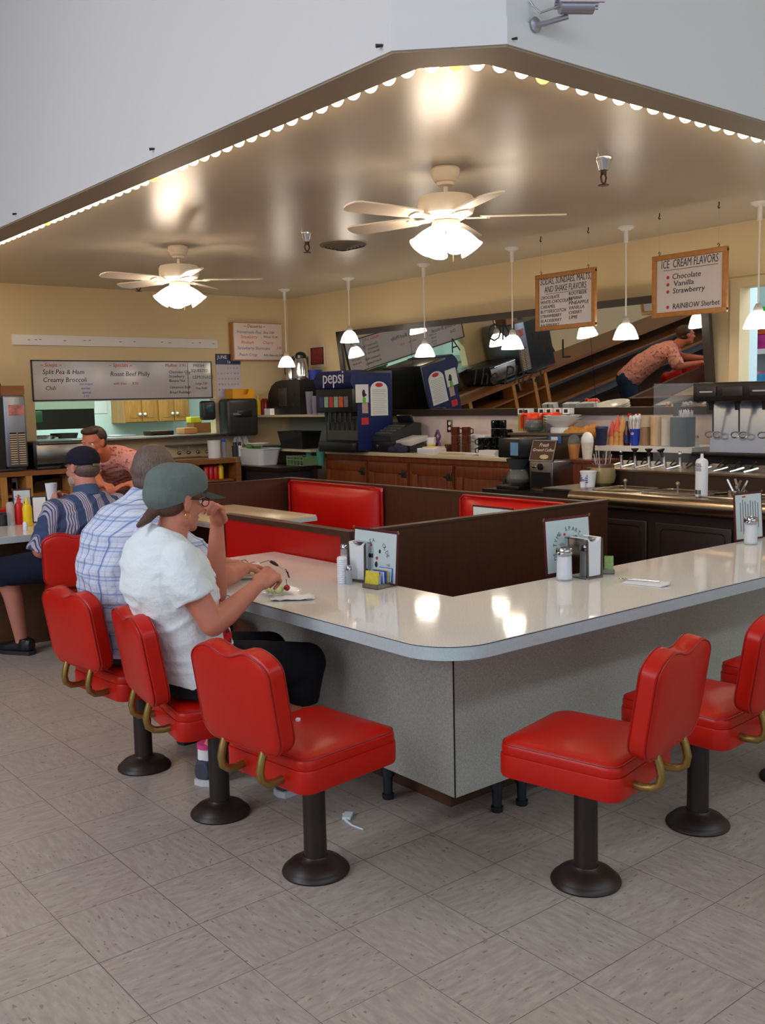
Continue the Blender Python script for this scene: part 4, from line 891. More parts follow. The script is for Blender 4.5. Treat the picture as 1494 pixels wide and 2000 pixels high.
p = S(855, 868, 6.58, 1.0); r = thing('awareness_ribbon', 'purple curled ribbon decoration behind the paper cup', 'ribbon', p)
for s_ in (-1, 1): MB().tube([p+Vector((0, s_*0.05, 0)), p+Vector((0.01, s_*0.015, 0.08)), p+Vector((0, -s_*0.035, 0.15)), p+Vector((0, 0, 0.21))], 0.012, 8).build('loop', mat('purple ribbon', (100, 60, 120), 0.5), r)
# mugs
def mug(p, h, rr, m, yaw=0.0):
    r = thing('mug', '', 'mug', p)
    MB().lathe([(rr*0.92, 0), (rr, 0.006), (rr, h), (rr*0.9, h), (rr*0.88, 0.01)], p, 20).build('cup', m, r)
    d = Vector((math.cos(yaw), math.sin(yaw), 0))
    MB().tube([p+d*rr*0.95+Vector((0, 0, h*0.85)), p+d*(rr+0.028)+Vector((0, 0, h*0.75)), p+d*(rr+0.028)+Vector((0, 0, h*0.3)), p+d*rr*0.95+Vector((0, 0, h*0.18))], 0.006, 8).build('handle', m, r); return r
mb_ = mat('glazed brown', (92, 44, 22), 0.2, var=0.2); mk_ = mat('glazed black', (16, 17, 20), 0.15)
rows_ = ['bottom', 'second', 'third', 'top']
for ci, (px, n, nm_) in enumerate(((877, 1, 'single brown mug left of the two brown stacks'), (890, 3, 'left brown mug stack'), (911, 3, 'right brown mug stack'))):
    p = S(px, 875, 6.48, 1.0)
    for k in range(n):
        g = mug(p+Vector((0, 0, 0.083*k)), 0.08, 0.043, mb_, R(-150+40*k)); g['group'] = 'brown mugs on the back bar'
        g['label'] = nm_ if n == 1 else 'glazed brown mug, %s in the %s on the back bar' % (rows_[k], nm_)
for ci, (px, n, X) in enumerate(((941, 2, 6.40), (955, 2, 6.44), (967, 4, 6.50), (982, 4, 6.54), (993, 3, 6.42))):
    p = S(px, 880, X, 1.0); nm_ = ('first', 'second', 'third', 'fourth', 'fifth')[ci]
    for k in range(n):
        g = mug(p+Vector((0, 0, 0.078*k)), 0.075, 0.036, mk_, R(160+25*ci)); g['group'] = 'black mugs on the back bar'
        g['label'] = 'black mug, %s in the %s black stack from the left on the back bar' % (rows_[k], nm_)
random.seed(5)
for i, (px, X, dy, h, lb) in enumerate(((893, 6.27, 0.40, 0.022, 'long pile of pale cloths along the front of the back bar'), (958, 6.30, 0.22, 0.05, 'white napkin block in front of the black mugs'), (925, 6.25, 0.10, 0.02, 'small flat white napkin pile at the bar edge'), (932, 6.62, 0.36, 0.17, 'white stack of paper bags standing behind the brown mugs'))):
    p = S(px, 885, X, 1.0); m = MB(); n = 5
    for k in range(n): m.box(p+Vector((random.uniform(-.004, .004), random.uniform(-.01, .01), h*(k+0.5)/n)), (0.11, dy*random.uniform(0.94, 1), h/n*0.94), bev=0.002)
    tag(m.build('napkin_stack' if i else 'folded_cloths', M_('paper') if i != 0 else mat('cream cloth', (214, 204, 180), 0.8)), lb, 'napkins' if i else 'cloths')
# ------------------------------------------------------------------ coffee station
zlow = 0.80
r = thing('low_counter', 'low dark counter carrying the coffee maker and grinder', 'counter', (5.8, 5.3, 0))
yL0, yL1 = onX(1166, 960, 5.6).y+0.1, onX(992, 962, 5.75).y
MB().b2((5.55, yL0-0.1, 0), (6.14, yL1+0.05, zlow-0.03)).build('body', M_('booth panel'), r); MB().b2((5.53, yL0-0.12, zlow-0.03), (6.16, yL1+0.07, zlow)).build('top', M_('dark steel'), r); MB().b2((6.16, onX(1185, 884, 6.45).y+0.01, 0), (6.75, 5.85, zlow)).build('rear_body', M_('booth panel'), r)
X = 5.75; p = S(1020, 960, X, zlow); k = 1.0
r = thing('coffee_maker', 'black coffee maker with a glass carafe at the right end of the back bar', 'coffee maker', p)
m = MB(); m.box(p+Vector((0, 0, 0.015)), (0.34, 0.24, 0.03), bev=0.006); m.build('base', M_('black plastic'), r)
ztp = ph(1020, 855, X)
MB().b2((X+0.05, p.y-0.10, zlow+0.03), (X+0.17, p.y+0.10, ztp-0.1)).build('column', M_('black plastic'), r)
MB().b2((X-0.15, p.y-0.115, ztp-0.15), (X+0.17, p.y+0.115, ztp), bev=0.008).build('brew_head', M_('black plastic'), r)
MB().b2((X-0.153, p.y-0.10, ztp-0.13), (X-0.149, p.y-0.02, ztp-0.03)).build('sticker', mat('pale blue sticker', (110, 150, 190), 0.4, var=0.3, scale=50), r)
m = MB(); m.text('Bunn', frX((X-0.1535, p.y+0.09, ztp-0.05)), 0.035, 0.0006); m.b2((X-0.1535, p.y+0.02, ztp-0.11), (X-0.151, p.y+0.09, ztp-0.10)); m.bm.free()
MB().lathe([(0.05, 0), (0.085, 0.07), (0.09, 0.09)], (X-0.05, p.y, ztp-0.25), 24).build('filter_basket', mat('smoky plastic', (60, 62, 64), 0.2), r)
MB().lathe([(0.06, 0), (0.085, 0.02), (0.09, 0.05), (0.075, 0.10), (0.045, 0.13), (0.05, 0.15), (0.047, 0.15), (0.042, 0.13), (0.07, 0.10), (0.085, 0.05), (0.05, 0.004)], (X-0.05, p.y, zlow+0.032), 28).build('carafe', mat('carafe glass', (150, 160, 158), 0.05, alpha=0.25), r)
MB().lathe([(0.05, 0), (0.072, 0.015), (0.078, 0.035), (0.0, 0.035)], (X-0.05, p.y, zlow+0.037), 24).build('coffee', M_('coffee'), r)
MB().lathe([(0.052, 0), (0.05, 0.012), (0.03, 0.022), (0, 0.024)], (X-0.05, p.y, zlow+0.182), 20).build('carafe_lid', M_('brass'), r)
# tall dark urn brewer behind with warmers on top
X = 6.45; a = onX(1035, 845, X); b = onX(1148, 850, X); zt_ = a.z
r = thing('urn_brewer', 'dark steel coffee urn with a blue badge behind the coffee maker', 'coffee maker', (X, (a.y+b.y)/2, 1.0))
MB().b2((6.22, b.y, zlow), (6.66, a.y+0.02, zt_), bev=0.01).build('body', mat('warm dark steel', (66, 52, 44), 0.35, 0.5), r)
MB().b2((6.2, b.y-0.01, zt_-0.01), (6.68, a.y+0.03, zt_+0.008)).build('warming_top', M_('steel'), r)
q = onX(1082, 858, 6.2); MB().box((6.214, q.y, q.z), (0.006, 0.13, 0.07), bev=0.002).build('badge', mat('badge blue', (60, 110, 190), 0.4), r)
MB().b2((6.209, q.y-0.03, q.z-0.02), (6.2105, q.y+0.04, q.z+0.02)).build('badge_print', M_('white paint'), r)
zt_ += 0.008
def carafe(px, X, z, lb, full=True):
    p = S(px, 840, X, z); r = thing('coffee_carafe', lb, 'coffee pot', p, 'orange topped glass coffee pots')
    MB().lathe([(0.055, 0), (0.082, 0.02), (0.088, 0.05), (0.072, 0.10), (0.048, 0.125), (0.046, 0.125), (0.068, 0.10), (0.083, 0.05), (0.05, 0.004)], p, 28).build('glass_body', M_('carafe glass'), r)
    if full: MB().lathe([(0.05, 0.006), (0.078, 0.022), (0.083, 0.05), (0.074, 0.078), (0, 0.079)], p, 24).build('coffee', M_('coffee'), r)
    MB().lathe([(0.049, 0.10), (0.062, 0.115), (0.058, 0.15), (0.045, 0.165), (0.0, 0.17)], p, 24).build('collar', M_('orange plastic'), r)
    MB().tube([p+Vector((-0.02, 0.05, 0.15)), p+Vector((-0.03, 0.10, 0.155)), p+Vector((-0.03, 0.12, 0.12)), p+Vector((-0.03, 0.115, 0.03))], [0.014, 0.015, 0.013, 0.011], 10).build('handle', M_('orange plastic'), r)
carafe(1043, 6.35, zt_, 'orange topped coffee pot full of black coffee, nearer of two on the urn')
carafe(1083, 6.50, zt_, 'orange topped coffee pot behind, left of the white bowls', False)
p = S(1104, 838, 6.42, zt_)
for k in range(3): tag(MB().lathe([(0.07, 0), (0.10, 0.02), (0.155, 0.05), (0.16, 0.055), (0.15, 0.055), (0.09, 0.02), (0.06, 0.006)], p+Vector((0, 0.03, 0.045+0.022*k)), 36).build('serving_bowl', M_('ceramic')), 'wide white bowl, %s of the nested bowls on the urn' % ('lowest', 'middle', 'topmost')[k], 'bowl', 'nested white bowls on the urn')
m = MB().lathe([(0.10, 0), (0.10, 0.04), (0.09, 0.045), (0, 0.046)], p+Vector((0, 0.03, 0)), 28); tag(m.build('filter_stack', M_('paper')), 'stack of white coffee filters under the nested bowls', 'filters')
# creamer packs standing behind (tall narrow boxes)
for i, (px, cc) in enumerate(((1022, (150, 150, 60)), (1032, (190, 60, 60)), (1062, (90, 150, 90)), (1076, (120, 60, 140)), (1094, (150, 140, 60)), (1110, (90, 80, 170)))):
    p = S(px, 835, 6.58, zt_); r = thing('tea_carton', 'upright %s tea carton behind the coffee pots' % ('olive', 'red', 'green', 'plum', 'mustard', 'violet')[i], 'box', p, 'tea cartons behind the coffee pots')
    MB().b2((p.x-0.03, p.y-0.035, zt_), (p.x+0.03, p.y+0.035, zt_+0.15)).build('carton', mat('tea %d' % i, cc, 0.5, var=0.3, scale=30), r)
    MB().b2((p.x-0.032, p.y-0.037, zt_+0.15), (p.x+0.032, p.y+0.037, zt_+0.20)).build('flap', M_('paper'), r); MB().b2((p.x-0.0335, p.y-0.02, zt_+0.16), (p.x-0.0318, p.y+0.02, zt_+0.19)).build('emblem', M_('ink'), r)
# grinder with chalkboard style sign
X = 5.72; p = S(1073, 960, X, zlow); zt2_ = ph(1073, 905, X)
r = thing('coffee_grinder', 'steel coffee grinder with a framed Fresh Ground Coffee sign', 'grinder', p)
MB().b2((X-0.10, p.y-0.12, zlow), (X+0.14, p.y+0.11, zt2_+0.02), bev=0.005).build('body', M_('steel'), r)
MB().b2((X-0.104, p.y-0.10, zlow+0.02), (X-0.098, p.y+0.09, zt2_-0.06)).build('dark_front', M_('black plastic'), r)
MB().lathe([(0.025, 0), (0.024, 0.012), (0, 0.014)], (X-0.10, p.y, zt2_-0.02), 20, (-1, 0, 0)).build('knob', M_('black plastic'), r)
MB().lathe([(0.013, 0), (0.011, 0.01), (0, 0.011)], (X-0.10, p.y+0.07, zt2_-0.02), 16, (-1, 0, 0)).build('dial', M_('chrome'), r)
zs0 = zt2_+0.02; tl = Vector((0.30, 0, 0.954)).normalized(); nn = Vector((-tl.z, 0, tl.x))
mx = Matrix((Vector((0, -1, 0)), tl, nn)).transposed().to_4x4(); mx.translation = Vector((X-0.10, p.y+0.11, zs0))
Hs = 0.165; Ws = 0.235
MB().merge((lambda t_: (bmesh.ops.create_cube(t_, size=1), [setattr(v, 'co', Vector(((v.co.x+0.5)*Ws, (v.co.y+0.5)*Hs, v.co.z*0.01))) for v in t_.verts], t_)[2])(bmesh.new()), mx).build('sign_board', M_('bronze valve'), r)
m = MB()
for (u0, u1, v0, v1) in ((0, Ws, 0, 0.008), (0, Ws, Hs-0.008, Hs), (0, 0.008, 0, Hs), (Ws-0.008, Ws, 0, Hs)): m.prism([(u0, v0), (u1, v0), (u1, v1), (u0, v1)], 0.004, 0.009, mx)
m.build('sign_frame', mat('pewter', (140, 134, 124), 0.5, 0.3), r)
m = MB(); m.text('Fresh', mx @ Matrix.Translation((Ws/2, Hs-0.052, 0.0055)), 0.042, 0.0008, 0.3, 'CENTER'); m.text('Ground Coffee', mx @ Matrix.Translation((Ws/2, Hs-0.088, 0.0055)), 0.034, 0.0008, 0.3, 'CENTER'); m.build('lettering', M_('white paint'), r, smooth=False)
m = MB(); m.sph((0, 0, 0), (0.045, 0.018, 0.004), 12); t2 = m.bm; [setattr(v, 'co', mx @ (v.co+Vector((Ws*0.6, 0.035, 0.006)))) for v in t2.verts]; m.build('painted_beans', mat('cream print', (200, 185, 140), 0.5), r)
# small wooden cabinet right of it
a = onX(1100, 897, 5.85); b = onX(1163, 897, 5.85)
r = thing('wood_side_cabinet', 'small brown wooden cabinet between the grinder and the stoneware crock', 'cabinet', (5.97, (a.y+b.y)/2, zlow))
MB().b2((5.86, b.y, zlow), (6.11, a.y, a.z-0.02)).build('carcass', M_('cabinet wood'), r); MB().b2((5.84, b.y-0.01, a.z-0.02), (6.12, a.y+0.01, a.z)).build('top', M_('cabinet wood'), r); MB().b2((5.852, (a.y+b.y)/2-0.02, zlow+0.01), (5.861, a.y-0.01, a.z-0.04)).build('door', M_('cabinet wood'), r)
zc_ = a.z
for i, (px, cc, ht, dome, lb) in enumerate(((1121, (205, 140, 80), 0.14, True, 'plastic cup of orange drink with clear dome lid'), (1147, (222, 214, 196), 0.155, True, 'pale milkshake cup with a white domed top'))):
    p = S(px, 896, 5.97, zc_); r = thing('domed_cup', lb+' on the small wooden cabinet', 'cup', p)
    MB().lathe([(0.034, 0), (0.047, ht*0.8), (0.0, ht*0.8)], p, 24).build('drink', mat('drink%d' % i, cc, 0.4, var=0.15, scale=60), r)
    MB().lathe([(0.0475, ht*0.8), (0.049, ht*0.84), (0.046, ht*1.05), (0.03, ht*1.25), (0.012, ht*1.32), (0, ht*1.33)], p, 24).build('dome_lid', M_('carafe glass') if i == 0 else M_('ceramic'), r)
# ------------------------------------------------------------------ white shelf with cones, straws and jars
Xs = 6.45; q0 = onX(1185, 884, Xs); q1 = onX(1374, 884, Xs); zsf = 1.115
r = thing('ledge_shelf', 'white ledge behind the syrup pumps carrying straws, cones and jars', 'shelf', (Xs, (q0.y+q1.y)/2, 1.0))
MB().b2((6.30, q1.y, zsf-0.04), (XW-0.005, q0.y, zsf)).build('board', M_('white paint'), r)
MB().b2((6.45, q1.y+0.02, 0.0), (XW-0.01, q0.y-0.02, zsf-0.04)).build('support', M_('dark steel'), r)
p = S(1160, 862, 6.62, zsf)
r = thing('bread_basket', 'basket with golden waffle shells leaning at the left end of the ledge', 'basket', (6.60, p.y, zsf-0.115+0.0))
r.location.z = zlow
MB().lathe([(0.08, 0.0), (0.12, 0.37), (0.11, 0.37), (0.07, 0.01)], (6.42, p.y+0.03, zlow), 24).build('basket', mat('wicker', (150, 100, 60), 0.7, var=0.4, scale=60, bump=0.6), r)
m = MB()
for i in range(5): m.sph((6.40+0.02*i, p.y+0.08-0.045*i, 1.20+0.015*math.sin(i*2)), (0.06, 0.075, 0.045), 14, Matrix.Rotation(0.5*i, 3, 'X'))
m.build('waffle_shells', mat('waffle gold', (205, 140, 60), 0.55, var=0.35, scale=50, bump=0.5), r)
for i, (px, h, n) in enumerate(((1196, 0.22, 3), (1206, 0.26, 4), (1216, 0.25, 4))):
    p = S(px, 882, 6.42, zsf)
    for k in range(n):
        c = p+Vector((0.0, 0, 0.036*k)); tip = k == n-1
        m = MB(); m.lathe([(0.034, 0), (0.030, 0.03), (0.003, 0.13)] if True else [], c, 14)
        tag(m.build('ice_cream_cone', mat('striped paper', (215, 90, 70), 0.6, var=0.5, scale=120) if (i < 2 and tip) else M_('cone wafer')), 'wafer cone, level %s of the %s cone stack beside the spoons' % (('one', 'two', 'three', 'four')[k], ('left', 'middle', 'right')[i]), 'cone', 'upside down cones stacked on the ledge')
p = S(1176, 890, 6.2, 0.87)
zz = 1.06; p = S(1175, 894, 6.33, zsf)
tag(MB().lathe([(0.035, 0), (0.048, 0.13), (0.052, 0.135), (0.05, 0.15), (0.044, 0.15), (0.03, 0.01)], p, 20).build('slush_cup', mat('dark blue cup', (45, 52, 85), 0.4)), 'dark blue cup left of the upright cones', 'cup')
p = S(1224, 883, 6.40, zsf); r = thing('syrup_bottle', 'dark brown syrup bottle with blue label left of the cola cup', 'bottle', p)
MB().lathe([(0.026, 0), (0.027, 0.10), (0.012, 0.14), (0.010, 0.19), (0, 0.19)], p, 18).build('bottle', mat('dark red glass', (60, 16, 14), 0.15), r); MB().lathe([(0.0275, 0.02), (0.0275, 0.085)], p, 18, caps=False).build('label', M_('navy'), r)
p = S(1240, 884, 6.40, zsf); r = thing('spoon_cup', 'blue cola cup full of white plastic spoons', 'cup', p)
MB().lathe([(0.030, 0), (0.042, 0.13), (0.040, 0.13), (0.028, 0.004)], p, 24).build('cup', mat('cup blue', (25, 60, 175), 0.35), r)
m = MB()
for k in range(9):
    a = 2.4*k; q = p+Vector((0.022*math.cos(a), 0.025*math.sin(a), 0.02)); e = p+Vector((0.03*math.cos(a), 0.04*math.sin(a), 0.19+0.01*(k % 3))); m.tube([q, e], 0.0035, 6); m.sph(e+Vector((0, 0, 0.015)), (0.006, 0.013, 0.022), 10)
m.build('spoons', M_('white plastic'), r)
q = MB(); q.sph((p.x-0.0405, p.y-0.004, p.z+0.095), (0.003, 0.014, 0.011), 12); q.build('emblem', M_('white paint'), r)
q = MB(); q.sph((p.x-0.0415, p.y-0.004, p.z+0.099), (0.003, 0.012, 0.005), 12); q.build('emblem_red', M_('red ink'), r)
for i, px in enumerate((1229, 1247)):
    p = S(px, 880, 6.60, zsf); r = thing('water_bottle', 'clear bottle with red cap behind the spoons, %s of two' % ('left', 'right')[i], 'bottle', p, 'clear bottles with red caps')
    MB().lathe([(0.03, 0), (0.032, 0.16), (0.014, 0.2), (0.013, 0.22)], p, 18).build('bottle', M_('carafe glass'), r); MB().lathe([(0.016, 0.22), (0.016, 0.245), (0, 0.246)], p, 16).build('cap', M_('ketchup red'), r)
for i, (px, c1, c2, fr_, lb) in enumerate(((1260, (125, 58, 28), 'paper', 0.62, 'tall jar with dark caramel topping'), (1281, (215, 175, 120), 'paper', 0.95, 'tall jar of tan crushed topping'), (1302, (228, 222, 214), 'paper', 0.9, 'tall white topping jar'))):
    p = S(px, 880, 6.44, zsf); r = thing('topping_jar', lb+' on the white ledge', 'jar', p, 'topping jars on the ledge')
    H_ = 0.235
    MB().lathe([(0.042, 0), (0.044, 0.01), (0.044, H_), (0.041, H_), (0.041, H_*fr_)], p, 24).build('jar', mat('frosty plastic', (214, 196, 160), 0.3, alpha=0.3), r)
    MB().lathe([(0.040, 0.004), (0.0405, H_*fr_), (0, H_*fr_)], p, 24).build('filling', mat('filling %d' % i, c1, 0.5, var=0.2, scale=50), r)
p = S(1333, 882, 6.42, zsf); r = thing('straw_box', 'grey straw holder packed with white straws', 'straw holder', p)
m = MB(); ol = rrect(0.11, 0.14, 0.01)
m.b2((p.x-0.055, p.y-0.072, zsf), (p.x+0.055, p.y+0.072, zsf+0.008)); m.b2((p.x-0.055, p.y-0.072, zsf), (p.x-0.050, p.y+0.072, zsf+0.22)); m.b2((p.x+0.05, p.y-0.072, zsf), (p.x+0.055, p.y+0.072, zsf+0.22)); m.b2((p.x-0.055, p.y-0.072, zsf), (p.x+0.055, p.y-0.068, zsf+0.22)); m.b2((p.x-0.055, p.y+0.068, zsf), (p.x+0.055, p.y+0.072, zsf+0.22))
m.build('holder', mat('smoky blue plastic', (70, 84, 92), 0.2), r)
m = MB(); random.seed(11)
for k in range(60): yk = p.y+random.uniform(-.06, .06); xk = p.x+random.uniform(-.045, .045); m.tube([(xk, yk, zsf+0.01), (xk+random.uniform(-.004, .004), yk+random.uniform(-.01, .01), zsf+random.uniform(0.25, 0.28))], 0.0035, 5)
tag(m.build('straws', M_('white plastic'), r), kind='stuff')
m = MB(); m.b2((p.x-0.058, p.y+0.0, zsf+0.23), (p.x-0.054, p.y+0.045, zsf+0.31)); m.build('divider_clip', M_('dark grey plastic'), r)
p = S(1361, 882, 6.36, zsf); r = thing('salt_shaker', 'small glass shaker at the right end of the white ledge', 'shaker', p)
MB().lathe([(0.018, 0), (0.016, 0.06), (0.012, 0.07)], p, 16).build('glass', M_('carafe glass'), r); MB().lathe([(0.013, 0.07), (0.012, 0.085), (0, 0.092)], p, 16).build('cap', M_('brass'), r)
# ------------------------------------------------------------------ juice dispenser on the right
Xd = 6.30; a = onX(1388, 748, Xd); b = onX(1494, 890, Xd); zd = 1.085; yR = a.y-1.05
r = thing('drink_dispenser', 'large steel beverage dispenser with black taps at the right edge', 'drink dispenser', (6.4, a.y-0.5, zd))
MB().b2((6.22, yR, 0), (XW-0.03, a.y+0.03, zd-0.012)).build('stand', M_('dark steel'), r)
MB().b2((6.10, yR, zd-0.012), (6.7, a.y+0.02, zd+0.012), bev=0.004).build('drip_tray', M_('black plastic'), r)
m = MB(); m.prism([(6.20, zd+0.012), (XW-0.06, zd+0.012), (XW-0.06, a.z-0.02), (6.27, a.z-0.02)], -(a.y-0.06), -yR, Matrix(((1, 0, 0, 0), (0, 0, -1, 0), (0, 1, 0, 0), (0, 0, 0, 1)))); m.build('steel_face', mat('bright brushed steel', (190, 198, 215), 0.22, 0.9, var=0.04, scale=60), r)
m = MB(); m.b2((6.08, yR, a.z-0.13), (6.36, a.y, a.z), bev=0.012); m.build('head', M_('black plastic'), r)
for k in range(5):
    yy = a.y-0.11-0.20*k
    MB().b2((6.072, yy-0.075, a.z-0.095), (6.082, yy+0.075, a.z-0.03), bev=0.003).build('tap_label', M_('dark grey plastic'), r)
    if k in (0, 2): MB().text('COFFEE', frX((6.071, yy+0.055, a.z-0.072)), 0.026, 0.0006).build('tap_lettering', M_('light grey plastic'), r, smooth=False) if False else MB().b2((6.070, yy-0.05, a.z-0.068), (6.0725, yy+0.05, a.z-0.058)).build('tap_print', M_('light grey plastic'), r)
    MB().lathe([(0.016, -0.06), (0.02, -0.02), (0.035, 0)], (6.14, yy, a.z-0.13), 16).build('nozzle', M_('black plastic'), r)
    MB().tube([(6.16, yy, a.z-0.15), (6.165, yy, a.z-0.34)], 0.006, 8).build('tap_lever', M_('dark steel'), r)
    m = MB(); m.tube([(6.165+0.0*c_, yy+0.03*math.cos(c_)-0.03, a.z-0.36+0.02*math.sin(c_)) for c_ in [j*0.7 for j in range(9)]], 0.005, 6, closed=True); m.tube([(6.165, yy+0.03*math.cos(c_)+0.03, a.z-0.36+0.02*math.sin(c_)) for c_ in [j*0.7 for j in range(9)]], 0.005, 6, closed=True); m.build('cup_loop', M_('chrome'), r)
# clear guard
q = onX(1383, 800, 6.0)
r = thing('splash_guard', 'clear upright plastic guard at the left side of the beverage dispenser', 'guard', (6.0, q.y, 0.98))
m = MB().b2((5.70, a.y+0.045, 0.95), (6.70, a.y+0.051, a.z+0.0)); m.build('pane', mat('clear acrylic', (225, 232, 238), 0.05, alpha=0.10), r)
# ------------------------------------------------------------------ steel soda fountain station
zf = 0.90; yF1 = 4.19; yF0 = 2.80; yE = onX(1166, 960, 5.6).y-0.03
r = thing('fountain_station', 'steel soda fountain station with rounded front rail and dark cooler doors', 'soda fountain', (5.3, 3.5, 0))
m = MB(); n = 8; prf = [(4.955+0.045*math.cos(R(270-180*i/n))*1, 0.855+0.045*math.sin(R(270-180*i/n))) for i in range(n+1)]
prf = [(5.02, 0.80)] + [(4.975-0.045*math.sin(PI*i/n), 0.855-0.05*math.cos(PI*i/n)) for i in range(n+1)] + [(5.6, 0.905), (5.6, 0.80)]
sx = Matrix(((1, 0, 0, 0), (0, 0, -1, 0), (0, 1, 0, 0), (0, 0, 0, 1)))
m.prism(prf, -yF1, -yF0, sx); m.build('front_rail', mat('warm steel', (168, 150, 128), 0.25, 1.0, var=0.08), r)
MB().b2((5.0, yF0, 0.06), (5.6, yF1-0.01, 0.80)).build('body', mat('dark brown steel', (46, 32, 28), 0.4, 0.3), r)
for (ya_, yb_) in ((3.62, 4.14), (3.05, 3.56)):
    d = MB().b2((4.985, ya_, 0.12), (5.0, yb_, 0.745), bev=0.02, seg=3).build('cooler_door', M_('dark brown steel'), r)
    m = MB(); rr_ = rrect(yb_-ya_-0.08, 0.56, 0.03); m.tube([(4.984, (ya_+yb_)/2+u, 0.43+v) for u, v in rr_], 0.0035, 6, closed=True); m.build('gasket_bead', M_('dark steel'), parent=d)
MB().b2((5.45, yF0, 0.905), (5.62, yE, 1.0)).build('riser', mat('riser steel', (74, 60, 50), 0.4, 0.7), r)
MB().b2((5.44, yF0, 1.0), (5.95, yE, 1.012)).build('pump_rail', M_('warm steel'), r)
MB().b2((5.62, yF0, 0.0), (5.95, yE, 1.0)).build('rear_body', M_('dark steel'), r)
MB().b2((5.0, yF1-0.01, 0.0), (5.6, yE, 0.895)).build('side_wing', M_('dark brown steel'), r)
MB().b2((4.985, yF1-0.01, 0.895), (5.62, yE, 0.905)).build('wing_top', M_('steel'), r)
m = MB()
for k, (ya_, yb_) in enumerate(((3.78, 4.1), (3.38, 3.72), (2.98, 3.32))):
    pts = rrect(0.30, yb_-ya_, 0.04); m.tube([(5.2+u, (ya_+yb_)/2+v, 0.909) for u, v in pts], 0.006, 6, closed=True); m.cyl((5.2, (ya_+yb_)/2, 0.905), (5.2, (ya_+yb_)/2, 0.955), 0.006, seg=8); m.sph((5.2, (ya_+yb_)/2, 0.96), 0.014, 10)
m.build('cooler_lids', M_('steel'), r)
# syrup pumps
for i, px in enumerate((1216, 1243, 1270, 1300, 1331, 1392, 1424, 1456, 1484)):
    p = S(px, 915, 5.72, 1.012); blk = i < 4
    r = thing('syrup_pump', ('syrup pump with %s handle, place %s from the left in the pump row' % ('black knobbed' if blk else 'plain steel', ('one', 'two', 'three', 'four', 'five', 'six', 'seven', 'eight', 'nine')[i])), 'syrup pump', p, 'syrup pumps of the soda fountain')
    m = MB(); m.prism(rrect(0.14, 0.10, 0.02), 0, 0.012, Matrix.Translation(p) @ Matrix.Rotation(R(-20), 4, 'Y')); m.build('lid', M_('steel'), r)
    if i < 5:
        MB().cyl(p+Vector((-0.01, 0, 0)), p+Vector((-0.02, 0.0, 0.075)), 0.013, 0.010).build('plunger', M_('chrome'), r)
        dy = (0.0, 0.0, 0.0, 0.045, 0)[i]
        if i == 0 or i == 4: MB().sph(p+Vector((-0.02, 0, 0.10)), 0.016 if i else 0.012, 14).build('knob', M_('chrome'), r)
        else: MB().lathe([(0.008, -0.005), (0.012, 0.03), (0.026, 0.045), (0.026, 0.052), (0, 0.055)], p+Vector((-0.02, dy*0.3, 0.075)), 18, (0, dy*6, 1)).build('knob', M_('black plastic'), r)
    MB().tube([p+Vector((-0.02, 0, 0.02)), p+Vector((-0.06, 0.02, 0.01)), p+Vector((-0.10, 0.05, -0.03+0.03))], 0.007, 8).build('spout', M_('chrome'), r)
    MB().tube([p+Vector((0.02, -0.02, 0.015)), p+Vector((-0.01, -0.08, 0.06))], 0.005, 6).build('ladle_handle', M_('dark steel'), r)
# crock, tub, squeeze bottle etc. on the station
p = S(1177, 952, 5.42, 0.905); p.x = 5.36; p.y = onX(1177, 952, 5.36).y
r = thing('utensil_crock', 'stoneware crock full of spoons left on the soda fountain', 'crock', p)
MB().lathe([(0.05, 0), (0.078, 0.02), (0.088, 0.07), (0.078, 0.12), (0.068, 0.135), (0.064, 0.135), (0.07, 0.12), (0.06, 0.02)], p, 28).build('crock', mat('olive stoneware', (135, 120, 78), 0.35, var=0.2, scale=20), r)
MB().lathe([(0.0775, 0.118), (0.072, 0.145), (0.064, 0.146), (0.062, 0.12)], p, 28, caps=False).build('brown_rim', M_('glazed brown'), r)
m = MB()
for k in range(8): a_ = k*0.9; m.tube([p+Vector((0.02*math.cos(a_), 0.03*math.sin(a_), 0.03)), p+Vector((0.04*math.cos(a_), 0.07*math.sin(a_), 0.21+0.02*(k % 2)))], 0.004, 6)
m.build('utensils', M_('chrome'), r)
p = Vector((5.22, onX(1149, 955, 5.22).y, 0.905)); r = thing('yogurt_tub', 'white tub with blue print beside the stoneware crock', 'tub', p)
MB().lathe([(0.042, 0), (0.053, 0.095), (0.056, 0.097), (0.056, 0.106), (0, 0.106)], p, 24).build('tub', M_('white plastic'), r)
m = MB(); [m.b2((p.x-0.052+0.002*k, p.y-0.03, p.z+0.03+0.014*k), (p.x-0.044, p.y+0.03, p.z+0.037+0.014*k)) for k in range(4)]; m.build('blue_print', M_('blue ink'), r)
p = Vector((5.17, onX(1139, 960, 5.17).y, 0.905)); tag(MB().lathe([(0.02, 0), (0.022, 0.035), (0, 0.036)], p, 14).build('creamer_cup', M_('white plastic')), 'tiny white creamer cup in front of the white tub', 'cup')
p = Vector((5.12, onX(1370, 960, 5.12).y, 0.905)); r = thing('squeeze_bottle', 'tall white squeeze bottle with black print on the fountain rail', 'bottle', p)
MB().lathe([(0.034, 0), (0.036, 0.01), (0.036, 0.20), (0.030, 0.215), (0.010, 0.225), (0.008, 0.25), (0, 0.25)], p, 28).build('bottle', M_('white plastic'), r)
m = MB(); [m.b2((p.x-0.0372, p.y-0.018+0.002*(k % 3), p.z+0.15+0.008*k), (p.x-0.030, p.y+0.018-0.003*(k % 2), p.z+0.153+0.008*k)) for k in range(6)]; [m.b2((p.x-0.0372, p.y-0.016+0.006*k, p.z+0.012), (p.x-0.030, p.y-0.013+0.006*k, p.z+0.038)) for k in range(6)]; m.build('label_print', M_('ink'), r)
